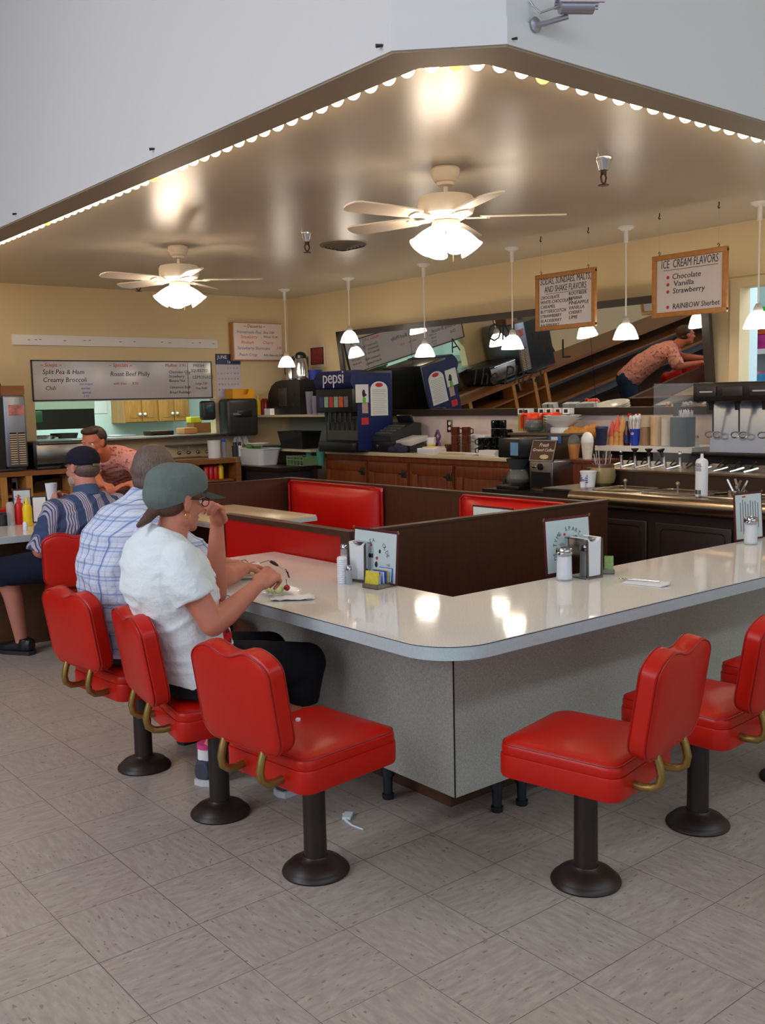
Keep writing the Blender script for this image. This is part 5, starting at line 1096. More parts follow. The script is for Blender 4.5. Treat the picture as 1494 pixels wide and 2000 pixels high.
p = Vector((5.30, onX(1395, 962, 5.30).y, 0.905)); tag(MB().lathe([(0.07, 0), (0.085, 0.008), (0.08, 0.012), (0.05, 0.004)], p, 28).build('saucer', M_('steel')), 'small steel saucer beside the white squeeze bottle', 'dish')
p = Vector((5.18, onX(1440, 968, 5.18).y, 0.905)); r = thing('scoop_well', 'dipper well of chrome scoops behind the right menu', 'dipper well', p)
MB().lathe([(0.05, 0), (0.055, 0.04), (0.05, 0.04), (0.045, 0.006)], p, 24).build('well', M_('chrome'), r)
for k in range(4): MB().tube([p+Vector((0.02*math.cos(k*1.6), 0.02*math.sin(k*1.6), 0.02)), p+Vector((0.05*math.cos(k*1.6), 0.08*math.sin(k*1.6+0.6), 0.10))], 0.007, 8).build('scoop', M_('chrome'), r)

# ------------------------------------------------------------------ wooden backbar along the kitchen wall
yf = 9.28; zb = 0.93
r = thing('shelf_counter', 'honey brown wooden shelf counter along the kitchen wall', 'counter', (2.0, 9.6, 0))
MB().b2((-3.0, yf, zb-0.045), (5.50, YW-0.005, zb)).build('top', M_('shelf oak'), r)
xs_ = [onY(px, 945, yf).x for px in (8, 58, 143, 300, 468)]
for x in xs_: MB().b2((x-0.03, yf+0.005, 0.05), (x+0.03, YW-0.01, zb-0.045)).build('divider', M_('light oak') if x != xs_[-1] else M_('shelf oak'), r)
MB().b2((-3.0, yf, 0.40), (5.47, YW-0.02, 0.44)).build('lower_board', M_('shelf oak'), r)
MB().b2((-3.0, YW-0.03, 0.05), (5.47, YW-0.012, zb-0.05)).build('back_board', mat('grey blue board', (150, 156, 166), 0.6), r)
MB().b2((-3.0, yf+0.03, 0.0), (5.47, YW-0.03, 0.05)).build('plinth', M_('kick board'), r)
MB().b2((-3.0, yf+0.01, 0.69), (5.47, YW-0.03, 0.715)).build('mid_board', M_('shelf oak'), r)
def onshelf(px, y, z): q = onY(px, 930, y); return Vector((q.x, y, z))
for i, px in enumerate((403, 412, 421)):
    p = onshelf(px, yf+0.12, 0.715); tag(MB().lathe([(0.034, 0), (0.036, 0.12), (0.028, 0.14), (0.010, 0.15), (0.004, 0.185)], p, 16).build('ketchup_bottle', M_('ketchup red')), 'red squeeze bottle in the wooden shelf, %s of three beside the yellow one' % ('left', 'middle', 'right')[i], 'bottle', 'red bottles in the wooden shelf')
p = onshelf(431, yf+0.12, 0.715); tag(MB().lathe([(0.032, 0), (0.034, 0.12), (0.026, 0.14), (0.010, 0.15), (0.004, 0.185)], p, 16).build('mustard_bottle', M_('mustard yellow')), 'yellow squeeze bottle in the wooden shelf behind the woman', 'bottle')
# menus and dark things in the cubbies
for i, (px, w_, h, m_, lb) in enumerate(((38, 0.14, 0.14, 'paper', 'menu standing in the left wooden cubby'), (20, 0.10, 0.10, 'bronze valve', 'dark carton in the left wooden cubby'))):
    p = onshelf(px, yf+0.25, 0.715); tag(MB().b2((p.x-w_/2, p.y, 0.715), (p.x+w_/2, p.y+0.03, 0.715+h)).build('stored_menu' if i == 0 else 'carton', M_(m_)), lb, 'menu' if i == 0 else 'box')
p = onshelf(100, yf+0.3, 0.715); m = MB(); m.prism([(-0.22, 0), (0.22, 0), (0.12, 0.13), (-0.2, 0.09)], -0.1, 0.1, Matrix(((1, 0, 0, p.x), (0, 0, 1, p.y), (0, 1, 0, 0.715), (0, 0, 0, 1)))); tag(m.build('dark_bag', M_('bronze valve')), 'dark brown bag slumped in the wooden shelf', 'bag')
# soft serve machine
y = 9.42; a = onY(5, 772, y); b = onY(57, 905, y)
r = thing('soft_serve_machine', 'steel soft serve machine with a sundae picture at the left edge', 'ice cream machine', ((a.x+b.x)/2, y+0.25, zb))
w_ = b.x-a.x
MB().b2((a.x, y, zb+0.03), (b.x, YW-0.06, a.z), bev=0.02, seg=3).build('housing', mat('cool brushed steel', (140, 146, 160), 0.35, 0.75, var=0.06), r)
MB().b2((a.x-0.5, y+0.02, zb), (a.x-0.004, YW-0.06, a.z-0.02)).build('side_unit', M_('black plastic'), r)
MB().b2((a.x+0.02, y+0.02, zb), (b.x-0.02, YW-0.08, zb+0.03)).build('feet_plate', M_('black plastic'), r)
q = onY(16, 791, y); q2 = onY(48, 811, y)
MB().b2((q.x, y-0.004, q2.z), (q2.x, y+0.002, q.z)).build('sundae_picture', mat('sundae print', (190, 120, 115), 0.4, var=0.9, scale=22), r)
for c_ in (0, 1):
    xx = a.x+w_*(0.20+0.38*c_)
    for k in range(14): MB().b2((xx, y-0.006, zb+0.06+k*0.021), (xx+w_*0.30, y+0.001, zb+0.071+k*0.021)).build('vent_slat', M_('cream counter slab'), r)
    MB().b2((xx, y-0.0015, zb+0.055), (xx+w_*0.30, y+0.001, zb+0.36)).build('vent_back', M_('bronze valve'), r)
# menu box on top of the machine
p = onY(15, 757, y+0.2); tag(MB().b2((p.x-0.1, y+0.1, a.z), (p.x+0.12, y+0.35, a.z+0.09)).build('brown_box', M_('shelf oak')), 'small brown box on top of the soft serve machine', 'box')
m = MB(); m.prism([(-0.16, 0), (0.10, 0), (0.02, 0.32), (-0.16, 0.38)], -0.06, 0.06, Matrix(((1, 0, 0, p.x-0.14), (0, 0, 1, y+0.25), (0, 1, 0, a.z), (0, 0, 0, 1)))); tag(m.build('dark_bag', M_('dark steel')), 'dark bag leaning on top of the soft serve machine', 'bag')
# under-counter cooler / toaster oven
y = 9.45; a = onY(64, 864, y); b = onY(168, 912, y)
r = thing('pizza_oven', 'low steel countertop oven behind the man in the dark cap', 'oven', ((a.x+b.x)/2, y+0.2, zb))
MB().b2((a.x, y, zb+0.03), (b.x, YW-0.09, a.z), bev=0.01).build('body', M_('black plastic'), r); MB().b2((a.x+0.03, y-0.008, zb+0.045), (b.x, y+0.002, a.z-0.03), bev=0.003).build('door', M_('steel'), r)
MB().tube([(a.x+0.05, y-0.03, a.z-0.015), (b.x-0.05, y-0.03, a.z-0.015)], 0.008, 8).build('handle', M_('chrome'), r); MB().b2((a.x+0.02, y+0.02, zb), (b.x-0.02, YW-0.12, zb+0.03)).build('feet', M_('black plastic'), r)
for i, (px, w2, lb) in enumerate(((12, 0.28, 'black cutting board left on the wooden counter'), (112, 0.42, 'black tray in front of the low oven'))):
    p = onshelf(px, yf+0.09, zb); tag(MB().box(p+Vector((0, 0, 0.012)), (w2, 0.12, 0.024), bev=0.004).build('tray', M_('black plastic')), lb, 'tray')
# steel rack with hooks, white cup, bottles right part
p = onY(450, 885, yf+0.25)
for i, (px, h, rr_, m_, nm_, lb) in enumerate(((420, 0.19, 0.07, 'white plastic', 'white_pail', 'white plastic pail on the wooden counter right of the hatch'), (439, 0.17, 0.032, 'clear lilac plastic', 'water_bottle', 'clear bottle with blue cap on the wooden counter'), (461, 0.12, 0.035, 'dark grey plastic', 'spice_jar', 'dark spice jar near the white towel'), (470, 0.12, 0.03, 'white plastic', 'spray_bottle', 'small white bottle with navy top at the counter end'))):
    q = onshelf(px, yf+0.3, zb); r = thing(nm_, lb, 'bottle' if i else 'pail', q)
    MB().lathe([(rr_*0.9, 0), (rr_, h), (rr_*0.95, h), (rr_*0.85, 0.006)], q, 20).build('body', M_(m_), r)
    if i: MB().lathe([(rr_*0.7, h), (rr_*0.6, h+0.04), (0, h+0.042)], q, 16).build('cap', M_(('', 'vivid blue plastic', 'black plastic', 'navy')[i]), r)
y = YW-0.10; a = onY(330, 870, y); b = onY(422, 889, y)
r = thing('ladle_rack', 'steel rack with hanging scoops below the kitchen hatch', 'rack', ((a.x+b.x)/2, YW, b.z))
MB().b2((a.x, YW-0.14, a.z-0.015), (b.x, YW-0.005, a.z)).build('rack_shelf', M_('steel'), r)
for k in range(4):
    xx = a.x+(b.x-a.x)*(0.2+0.2*k); m = MB(); m.tube([(xx, YW-0.11, a.z-0.015), (xx, YW-0.11, a.z-0.08)], 0.005, 6); m.sph((xx, YW-0.11, a.z-0.09), (0.026, 0.02, 0.02), 12); m.build('scoop', M_('steel'), r)
# ------------------------------------------------------------------ kitchen behind the hatch
hx0, hx1 = 3.66, 5.74
struct('trim_5', MB().b2((hx0-0.02, YW-0.20, 1.145), (hx1+0.35, YW+0.28, 1.185), bev=0.006), M_('steel'))
struct('trim_6', MB().b2((hx0, YW-0.01, 1.575), (hx1, YW+0.13, 1.60)), M_('white paint'))
k_ = MB(); k_.b2((1.5, 12.9, 0), (8.5, 13.0, 2.8)); struct('wall_kitchen', k_, M_('kitchen white'))
struct('wall_kitchen', MB().b2((1.4, YW+0.12, 0), (1.5, 13.0, 2.8)), M_('kitchen white')); struct('wall_kitchen', MB().b2((8.5, YW+0.12, 0), (8.6, 13.0, 2.8)), M_('kitchen white'))
struct('ceiling', MB().b2((1.4, YW+0.12, 2.8), (8.6, 13.0, 2.9)), M_('kitchen white'))
Y = 11.5; a = onY(85, 800, Y); b = onY(186, 836, Y)
r = thing('range_hood', 'black range hood with a pale curved top inside the kitchen', 'hood', ((a.x+b.x)/2, Y+0.3, b.z))
MB().b2((a.x-0.3, Y, b.z), (b.x, Y+0.8, a.z)).build('hood', M_('black plastic'), r)
m = MB(); m.prism([(0, 0), (0.85, 0), (0.85, 0.06), (0.7, 0.09), (0, 0.10)], -(b.x-0.005), -(a.x-0.3), Matrix(((0, 0, -1, 0), (1, 0, 0, Y-0.03), (0, 1, 0, a.z+0.001), (0, 0, 0, 1)))); m.build('pale_top', mat('mint enamel', (190, 212, 205), 0.3), r)
Y = 11.3; a = onY(68, 803, Y); b = onY(84, 825, Y); tag(MB().b2((a.x, Y, b.z), (b.x, Y+0.12, a.z), bev=0.01).build('towel_box', mat('kitchen green', (40, 100, 70), 0.4)), 'green box hanging beside the black range hood', 'box')
Y = 11.6; a = onY(187, 783, 12.8); b = onY(215, 807, 12.8); tag(MB().b2((a.x, 12.89, b.z), (b.x, 12.9, a.z)).build('kitchen_notice', M_('paper')), 'printed sheets pinned in the kitchen right of the hood', 'paper')
a = onY(221, 785, 12.8); b = onY(242, 813, 12.8); tag(MB().b2((a.x, 12.89, b.z), (b.x, 12.9, a.z)).build('kitchen_notice', M_('paper')), 'white hanging sheet left of the oak kitchen cupboards', 'paper')
Yc = 12.45; a = onY(243, 775, Yc); b = onY(372, 822, Yc)
r = thing('kitchen_cupboard', 'honey oak wall cupboards with white knobs inside the kitchen', 'cupboard', ((a.x+b.x)/2, Yc+0.2, b.z))
MB().b2((a.x, Yc+0.02, b.z), (b.x, 12.895, b.z+0.75)).build('carcass', M_('light oak'), r)
dx = (b.x-a.x)/4
for k in range(4):
    d = MB().b2((a.x+dx*k+0.008, Yc, b.z+0.01), (a.x+dx*(k+1)-0.008, Yc+0.02, b.z+0.74), bev=0.004).build('door', M_('light oak'), r)
    MB().b2((a.x+dx*k+0.07, Yc-0.006, b.z+0.06), (a.x+dx*(k+1)-0.07, Yc+0.001, b.z+0.66), bev=0.004).build('raised_panel', M_('light oak'), parent=d)
    MB().sph((a.x+dx*(k+(0.85 if k % 2 == 0 else 0.15)), Yc-0.02, b.z+0.11), 0.022, 12).build('knob', M_('ceramic'), parent=d)
r = thing('kitchen_prep_counter', 'steel prep counter just behind the kitchen hatch', 'counter', (4.8, 11.6, 0))
MB().b2((2.2, 11.3, 1.02), (7.2, 12.1, 1.06)).build('top', M_('steel'), r); MB().b2((2.25, 11.35, 0), (7.15, 12.05, 1.02)).build('body', M_('kitchen white'), r)
random.seed(4)
for i, (px, w2, h, m_, nm_, lb) in enumerate(((80, 0.22, 0.13, 'steel', 'steam_pan', 'steel pan at the left end of the kitchen hatch'), (112, 0.10, 0.11, 'ceramic', 'white_bowl', 'white bowl inside the kitchen left of the man in pink'), (135, 0.16, 0.15, 'dark grey plastic', 'dark_pot', 'dark grey pot inside the kitchen'), (205, 0.10, 0.06, 'ketchup red', 'red_tray', 'red tray inside the kitchen'), (240, 0.22, 0.10, 'clear lilac plastic', 'foil_pack', 'crumpled clear wrap on the kitchen counter'), (310, 0.2, 0.05, 'bronze valve', 'dark_tray', 'dark tray on the steel ledge of the hatch'), (365, 0.12, 0.07, 'cone wafer', 'roll_basket', 'small basket on the ledge right of the hatch'))):
    onledge = i >= 5; Yq = YW+0.12 if onledge else 11.5; q = onY(px, 850, Yq); zq = 1.185 if onledge else 1.06
    tag(MB().lathe([(w2*0.7, 0), (w2, h*0.9), (w2*1.03, h), (w2*0.92, h), (w2*0.6, 0.01)], (q.x, min(Yq, YW+0.12) if onledge else Yq+0.15, zq), 24).build(nm_, M_(m_)) if not onledge else MB().box((q.x, Yq, zq+h/2), (w2*1.4, 0.2, h), bev=0.01).build(nm_, M_(m_)), lb, 'kitchenware')
q = onY(375, 820, 10.6); tag(MB().box((q.x, 10.55, q.z), (0.15, 0.12, 0.07), bev=0.01).build('yellow_box', mat('neon yellow', (205, 205, 40), 0.4)), 'bright yellow box at the right side of the kitchen hatch', 'box')
MB_ = MB().b2((q.x-0.06, 10.45, 0.0), (q.x+0.35, 10.62, q.z-0.035)); r = MB_.build('ledge_cabinet', M_('shelf oak')); tag(r, 'brown cabinet at the right side of the kitchen hatch', 'cabinet')
ZT = 0.7412
def T(px, py, z=ZT): q = onZ(px, py, z); return Vector((q.x, q.y, z))
mat('sugar', (232, 236, 242), 0.6, var=0.08, scale=200)
mat('clear thin glass', (225, 232, 236), 0.04, alpha=0.35)
mat('mirror chrome', (190, 188, 190), 0.08, 1.0, var=0.02)
mat('packet blue', (60, 80, 190), 0.5, var=0.6, scale=90); mat('packet yellow', (215, 200, 70), 0.5, var=0.3, scale=90); mat('packet pale', (200, 215, 235), 0.5, var=0.2, scale=90); mat('packet green', (150, 180, 110), 0.5, var=0.3, scale=90)
def fr_at(p, yaw):
    """frame whose local x runs along yaw, local y up, z = facing normal"""
    d = Vector((math.cos(yaw), math.sin(yaw), 0)); n = d.cross(Vector((0, 0, 1)))
    m = Matrix((d, Vector((0, 0, 1)), n)).transposed().to_4x4(); m.translation = Vector(p); return m
def rbox(mb, m, u0, u1, v0, v1, w0, w1):
    vs = [(u, v, w) for u in (u0, u1) for v in (v0, v1) for w in (w0, w1)]
    return mb._add(vs, [(0, 1, 3, 2), (4, 6, 7, 5), (0, 4, 5, 1), (2, 3, 7, 6), (0, 2, 6, 4), (1, 5, 7, 3)], m)
def menu_stand(p, yaw, w, h, lb, rev=False, printed=False):
    r = thing('table_menu', lb, 'menu', p, 'burgundy framed table menus'); m = fr_at(p, yaw); tilt = m @ Matrix.Rotation(R(-4), 4, 'X')
    f = MB(); rbox(f, tilt, 0, w, 0.004, h, -0.006, 0.0); f.build('cover', M_('burgundy'), r, smooth=False)
    f = MB(); rbox(f, tilt, 0.008, w-0.008, 0.012, h-0.010, 0.0, 0.0012); f.build('sheet', mat('pale blue sheet', (202, 220, 224), 0.25, var=0.02, scale=6), r, smooth=False)
    f = MB()
    for u in (0.0, w): f.tube([tilt @ Vector((u, h-0.008, -0.004)), tilt @ Vector((u, h+0.004, 0.003))], 0.004, 6)
    f.build('corner_clips', M_('brass'), r)
    if printed:
        f = MB(); random.seed(9)
        for c_ in range(8):
            u = 0.04+c_*(w-0.06)/8; rbox(f, tilt, u, u+0.007, h*random.uniform(0.12, 0.3), h*random.uniform(0.75, 0.88), 0.0012, 0.0018)
        f.build('print_columns', M_('grey print'), r, smooth=False)
        f = MB(); rbox(f, tilt, w*0.28, w*0.40, h*0.90, h*0.93, 0.0012, 0.002); f.build('red_mark', M_('red ink'), r, smooth=False)
    else:
        cx, cy, rr = w*(0.52), h*0.42, h*0.34
        f = MB()
        for word, a0, st in (('OLDE TYME', 58 if not rev else 228, -12), ('SPARTA', 172 if not rev else 104, -13)):
            for i, ch in enumerate(word):
                a = R(a0+st*i)
                f.text(ch, tilt @ Matrix.Translation((cx+rr*math.cos(a), cy+rr*math.sin(a), 0.0014)) @ Matrix.Rotation(a-PI/2, 4, 'Z'), 0.026, 0.0005)
        f.build('lettering', M_('grey marker'), r, smooth=False)
        for (u, v, s_) in ((0.45, 0.5, 0.010), (0.55, 0.35, 0.013), (0.62, 0.6, 0.009), (0.5, 0.2, 0.012)): MB().sph(tilt @ Vector((w*u, h*v, 0.0015)), (s_*0.6, s_*0.6, s_), 8).build('floral_print', M_('ink'), r)
        f = MB(); f.sph(tilt @ Vector((w*0.56, h*0.47, 0.0015)), 0.007, 8); f.sph(tilt @ Vector((w*0.42, h*0.7, 0.0015)), 0.006, 8); f.build('red_flowers', M_('red ink'), r)
    return r
def napkin_box(p, yaw, lb):
    """napkin face looks along the frame normal"""
    r = thing('napkin_dispenser', lb, 'napkin dispenser', p, 'chrome napkin dispensers'); m = fr_at(p, yaw); w, h, d = 0.098, 0.175, 0.125
    f = MB()
    rbox(f, m, -w/2, w/2, 0, 0.006, -d, 0.004); rbox(f, m, -w/2, w/2, h-0.012, h-0.004, -d, -0.02)
    rbox(f, m, -w/2, -w/2+0.004, 0, h-0.006, -d, 0); rbox(f, m, w/2-0.004, w/2, 0, h-0.006, -d, 0)
    f.build('chrome_case', M_('mirror chrome'), r, smooth=False)
    f = MB(); f._add([m @ Vector(v) for v in [(-w/2, 0, 0.004), (-w/2+0.012, 0.012, 0.004), (w/2-0.012, 0.012, 0.004), (w/2, 0, 0.004), (-w/2, h-0.004, 0.002), (-w/2+0.010, h-0.016, 0.002), (w/2-0.010, h-0.016, 0.002), (w/2, h-0.004, 0.002)]], [(0, 3, 2, 1), (0, 1, 5, 4), (3, 7, 6, 2)]); bmesh.ops.solidify(f.bm, geom=list(f.bm.faces), thickness=0.003); f.build('face_rim', M_('steel'), r, smooth=False)
    f = MB(); pts = [(-w/2+0.012, 0.012), (w/2-0.012, 0.012), (w/2-0.010, h-0.002), (w/2-0.026, h-0.016), (0.0, h-0.024), (-w/2+0.026, h-0.016), (-w/2+0.010, h-0.002)]
    f.prism(pts, -0.10, 0.0, m); f.build('napkins', M_('paper'), r, smooth=False); return r
def sugar_pourer(p, lb, s=1.0):
    r = thing('sugar_pourer', lb, 'sugar pourer', p, 'glass sugar pourers with chrome lids')
    n = 28; H = 0.115*s; R0 = 0.033*s
    f = MB(); vs = []; 
    prof = [(R0*0.96, 0), (R0*1.03, 0.004), (R0*1.0, 0.02), (R0*0.97, H*0.6), (R0*0.93, H)]
    f.lathe(prof, p, n, caps=False); f.lathe([(R0*1.03, 0.0), (0, 0.0)], p, n); f.build('glass_jar', M_('clear thin glass'), r)
    f = MB(); vs = []; fs = []; levels = [(0.86, 0.006), (0.94, 0.012), (0.90, H*0.6), (0.87, H*0.88)]; m_ = 48
    for sc_, z in levels:
        for k in range(m_): a = 2*PI*k/m_; q = R0*sc_*(1+0.03*(1 if k % 4 < 2 else -1)); vs.append((p.x+q*math.cos(a), p.y+q*math.sin(a), p.z+z))
    for i in range(3):
        for k in range(m_): k2 = (k+1) % m_; fs.append((i*m_+k, i*m_+k2, (i+1)*m_+k2, (i+1)*m_+k))
    fs += [tuple(reversed(range(m_))), tuple(range(3*m_, 4*m_))]; f._add(vs, fs); f.build('sugar', M_('sugar'), r)
    f = MB(); f.lathe([(R0*1.02, H-0.004), (R0*1.05, H), (R0*1.05, H+0.014*s), (R0*0.95, H+0.022*s), (R0*0.5, H+0.028*s), (0, H+0.03*s)], p, n); f.tube([p+Vector((-R0*1.02, 0.004, H)), p+Vector((-R0*1.16, 0.008, H+0.002))], 0.005, 6); f.build('lid', M_('mirror chrome'), r)
    return r
def caddy(p, yaw, lb, cols_, w=0.085, d=0.06):
    r = thing('sugar_caddy', lb, 'caddy', p, 'sweetener packet caddies'); m = fr_at(p, yaw)
    f = MB(); rbox(f, m, -w/2, w/2, 0, 0.004, -d/2, d/2)
    for u0, u1, w0, w1 in ((-w/2, w/2, -d/2, -d/2+0.003), (-w/2, w/2, d/2-0.003, d/2), (-w/2, -w/2+0.003, -d/2, d/2), (w/2-0.003, w/2, -d/2, d/2)): rbox(f, m, u0, u1, 0, 0.020, w0, w1)
    f.build('tray', M_('steel'), r, smooth=False); random.seed(int(p.x*1000))
    n = 9
    for i in range(n):
        u = -w/2+0.008+(w-0.016)*i/(n-1); f = MB(); mm = m @ Matrix.Translation((u, 0.005, 0)) @ Matrix.Rotation(random.uniform(-0.25, 0.25), 4, 'Z')
        rbox(f, mm, -0.0022, 0.0022, 0, 0.064+random.uniform(-.008, .008), -d/2+0.008, d/2+0.004-0.008); f.build('packet', M_(cols_[i % len(cols_)]), r, smooth=False)
    return r
def shaker(p, lb, h=0.075, rr=0.017, body='clear thin glass', fill='sugar', cap='mirror chrome', ribbed=False):
    r = thing('shaker', lb, 'shaker', p, 'salt and pepper shakers')
    MB().lathe([(rr, 0), (rr*1.02, 0.004), (rr*0.86, h)], p, 20).build('glass', M_(body), r)
    MB().lathe([(rr*0.86, 0.004), (rr*0.78, h*0.75), (0, h*0.75)], p, 16).build('filling', M_(fill), r)
    MB().lathe([(rr*0.95, h), (rr*0.95, h+0.008), (rr*0.7, h+0.018), (0, h+0.022)], p, 20).build('cap', M_(cap), r); return r
# --- group on the left arm, by the end of the long partition
X = 2.565
ya, yb = onX(689, 1140, X).y, onX(774, 1143, X).y
menu_stand((X, ya, ZT), -PI/2, ya-yb, onX(770, 1040, X).z-ZT, 'table menu in burgundy holder right behind the left napkin dispenser', printed=False)
napkin_box(T(698, 1137)+Vector((0.0, 0.0, 0)), R(-74), 'chrome napkin dispenser in front of the left menu')
caddy(T(741, 1146), R(8), 'caddy of blue and yellow sweetener packets in front of the left menu', ('packet yellow', 'packet pale', 'packet blue', 'packet pale', 'packet blue'), w=0.115, d=0.085)
p = T(669, 1139); r = thing('creamer_stack', 'stack of white ribbed creamer cups left of the left napkin dispenser', 'creamers', p)
MB().lathe([(0.021, 0)]+[v for k in range(12) for v in ((0.0225, 0.003+0.009*k), (0.0205, 0.010+0.009*k))]+[(0.018, 0.113), (0, 0.114)], p, 22).build('cups', M_('white plastic'), r)
shaker(T(673, 1130)+Vector((0.02, 0.02, 0)), 'tall salt shaker with chrome top behind the ribbed creamer stack', h=0.128, rr=0.022)
shaker(T(682, 1141), 'small pepper shaker tucked beside the left napkin dispenser', h=0.06, rr=0.014, fill='grey print')
# --- group on the right arm
p0 = T(1068, 1127); p1 = T(1156, 1112); yw = math.atan2(p1.y-p0.y, p1.x-p0.x)
menu_stand(p0, yw, (p1-p0).length, 0.245, 'table menu in burgundy holder behind the right napkin dispenser', rev=True)
sugar_pourer(T(1102, 1133), 'glass sugar pourer in front of the middle menu')
napkin_box(T(1161, 1130), R(-4), 'chrome napkin dispenser right of the middle sugar pourer')
shaker(T(1128, 1122), 'pepper shaker with chrome top between the sugar pourer and the right napkin dispenser', h=0.10, rr=0.018, fill='grey print')
caddy(T(1188, 1119), R(40), 'small caddy of green and pale packets right of the right napkin dispenser', ('packet green', 'packet pale', 'packet blue', 'packet green'), w=0.07, d=0.05)
a, b = T(1222, 1136), T(1310, 1144); yw = math.atan2((b-a).y, (b-a).x)
r = thing('napkin', 'folded white napkin lying with cutlery on the right arm of the counter', 'napkin', ((a+b)/2))
f = MB(); m = Matrix.Translation((a+b)/2) @ Matrix.Rotation(yw, 4, 'Z'); L = (b-a).length
f._add([m @ Vector(v) for v in [(-L/2, -0.05, 0.001), (L*0.38, -0.055, 0.001), (L/2, -0.02, 0.006), (L*0.40, 0.045, 0.002), (-L*0.42, 0.055, 0.003), (-L/2, -0.05, 0.004), (L*0.38, -0.055, 0.004), (L/2, -0.02, 0.012), (L*0.40, 0.045, 0.006), (-L*0.42, 0.055, 0.008)]], [(4, 3, 2, 1, 0), (5, 6, 7, 8, 9), (0, 1, 6, 5), (1, 2, 7, 6), (2, 3, 8, 7), (3, 4, 9, 8), (4, 0, 5, 9)])
f.build('sheet', M_('paper'), r, smooth=False)
f = MB(); f.tube([m @ Vector((-L*0.5, 0.0, 0.010)), m @ Vector((-L*0.1, 0.002, 0.012)), m @ Vector((L*0.25, 0.0, 0.013))], 0.0035, 8); f.sph(m @ Vector((-L*0.54, 0, 0.010)), (0.022, 0.012, 0.004), 12, Matrix.Rotation(yw, 3, 'Z'))
tag(f.build('table_spoon', M_('chrome')), 'steel spoon lying on the folded napkin', 'cutlery')
# --- far right
p0 = T(1437, 1059); yw = R(-8)
menu_stand(p0, yw, 0.215, 0.25, 'printed table menu at the right edge of the frame', printed=True)
sugar_pourer(T(1466, 1063), 'glass sugar pourer in front of the menu at the right edge')
# --- the woman's things
p = T(546, 1160); r = thing('pie_plate', 'clear glass plate with cream pie and a cherry in front of the woman', 'plate', p)
MB().lathe([(0.045, 0.0), (0.055, 0.003), (0.085, 0.014), (0.088, 0.016), (0.084, 0.017), (0.052, 0.007), (0, 0.006)], p, 36).build('plate', M_('clear thin glass'), r)
f = MB(); random.seed(2)
for k in range(16): a_ = k*2.4; rr = 0.028*math.sqrt(k/16); f.sph(p+Vector((-0.022+rr*math.cos(a_), rr*math.sin(a_), 0.018+0.045*(1-k/16)*random.uniform(0.6, 1))), 0.016, 8)
f.build('cream_pie', mat('pistachio cream', (212, 214, 150), 0.5, var=0.15, scale=60, bump=0.5), r)
f = MB().sph(p+Vector((0.02, -0.025, 0.026)), 0.0125, 14); f.build('cherry', mat('cherry red', (170, 10, 30), 0.15), r)
MB().tube([p+Vector((0.02, -0.025, 0.036)), p+Vector((0.018, -0.024, 0.062))], 0.0012, 5).build('cherry_stem', M_('dark steel'), r)
def crumple(p, sx, sy, h, lb, seed, nm_='napkin', m_='paper', cat='napkin', yaw=0):
    t_ = bmesh.new(); bmesh.ops.create_grid(t_, x_segments=9, y_segments=7, size=0.5); random.seed(seed)
    for v in t_.verts:
        n_ = noise.noise(Vector((v.co.x*4+seed, v.co.y*4, 0))); v.co = Vector((v.co.x*sx+0.01*noise.noise(Vector((v.co.y*6, seed, 1))), v.co.y*sy, 0.002+max(0, h*(0.35+n_))))
    bmesh.ops.solidify(t_, geom=list(t_.faces), thickness=0.0012)
    lo = min(v.co.z for v in t_.verts)
    for v in t_.verts: v.co.z -= lo
    return tag(MB().merge(t_, Matrix.Translation(p) @ Matrix.Rotation(yaw, 4, 'Z')).build(nm_, M_(m_), angle=180), lb, cat)
crumple(T(572, 1170), 0.17, 0.09, 0.018, 'white paper napkin right of the pie plate', 3, yaw=R(-35))
crumple(T(493, 1117), 0.07, 0.07, 0.05, 'crumpled white tissue beside the folded glasses', 8)
crumple(T(95, 1020, 0.7425), 0.06, 0.06, 0.04, 'crumpled napkin on the left counter beside the man in the dark cap', 12)
p = T(462, 1128); r = thing('serving_plate', 'oval cream paper plate beside the woman', 'plate', p)
f = MB(); pillow(rrect(0.26, 0.15, 0.07), [(0.75, 0.0), (1.0, 0.012), (1.0, 0.016), (0.74, 0.004)], lambda u, v, d: tuple(Matrix.Rotation(R(-40), 3, 'Z') @ Vector((u, v, 0)) + p + Vector((0, 0, d))), f); f.build('plate', mat('cream paper', (222, 208, 182), 0.6), r)
# glasses standing on the counter
p = T(484, 1112); r = thing('eyeglasses', 'thin framed eyeglasses lying open on the counter beside the woman', 'eyeglasses', p)
d = (T(508, 1112)-T(450, 1110)).normalized(); back = Vector((d.y, -d.x, 0))*-1
f = MB()
for s_ in (-1, 1): c = p+d*0.033*s_+Vector((0, 0, 0.019)); f.tube([c+d*0.025*math.cos(t_)+Vector((0, 0, 0.0165*math.sin(t_))) for t_ in [k*PI/8 for k in range(16)]], 0.0013, 6, closed=True)
f.tube([p-d*0.008+Vector((0, 0, 0.024)), p+Vector((0, 0, 0.028)), p+d*0.008+Vector((0, 0, 0.024))], 0.0013, 6); f.build('frame', M_('bronze valve'), r)
for s_ in (-1, 1): MB().tube([p+d*0.059*s_+Vector((0, 0, 0.024)), p+d*0.060*s_+back*0.02+Vector((0, 0, 0.03)), p+d*0.062*s_+back*0.10+Vector((0, 0, 0.028)), p+d*0.06*s_+back*0.125+Vector((0, 0, 0.012))], 0.0016, 6).build('temple', M_('bronze valve'), r)
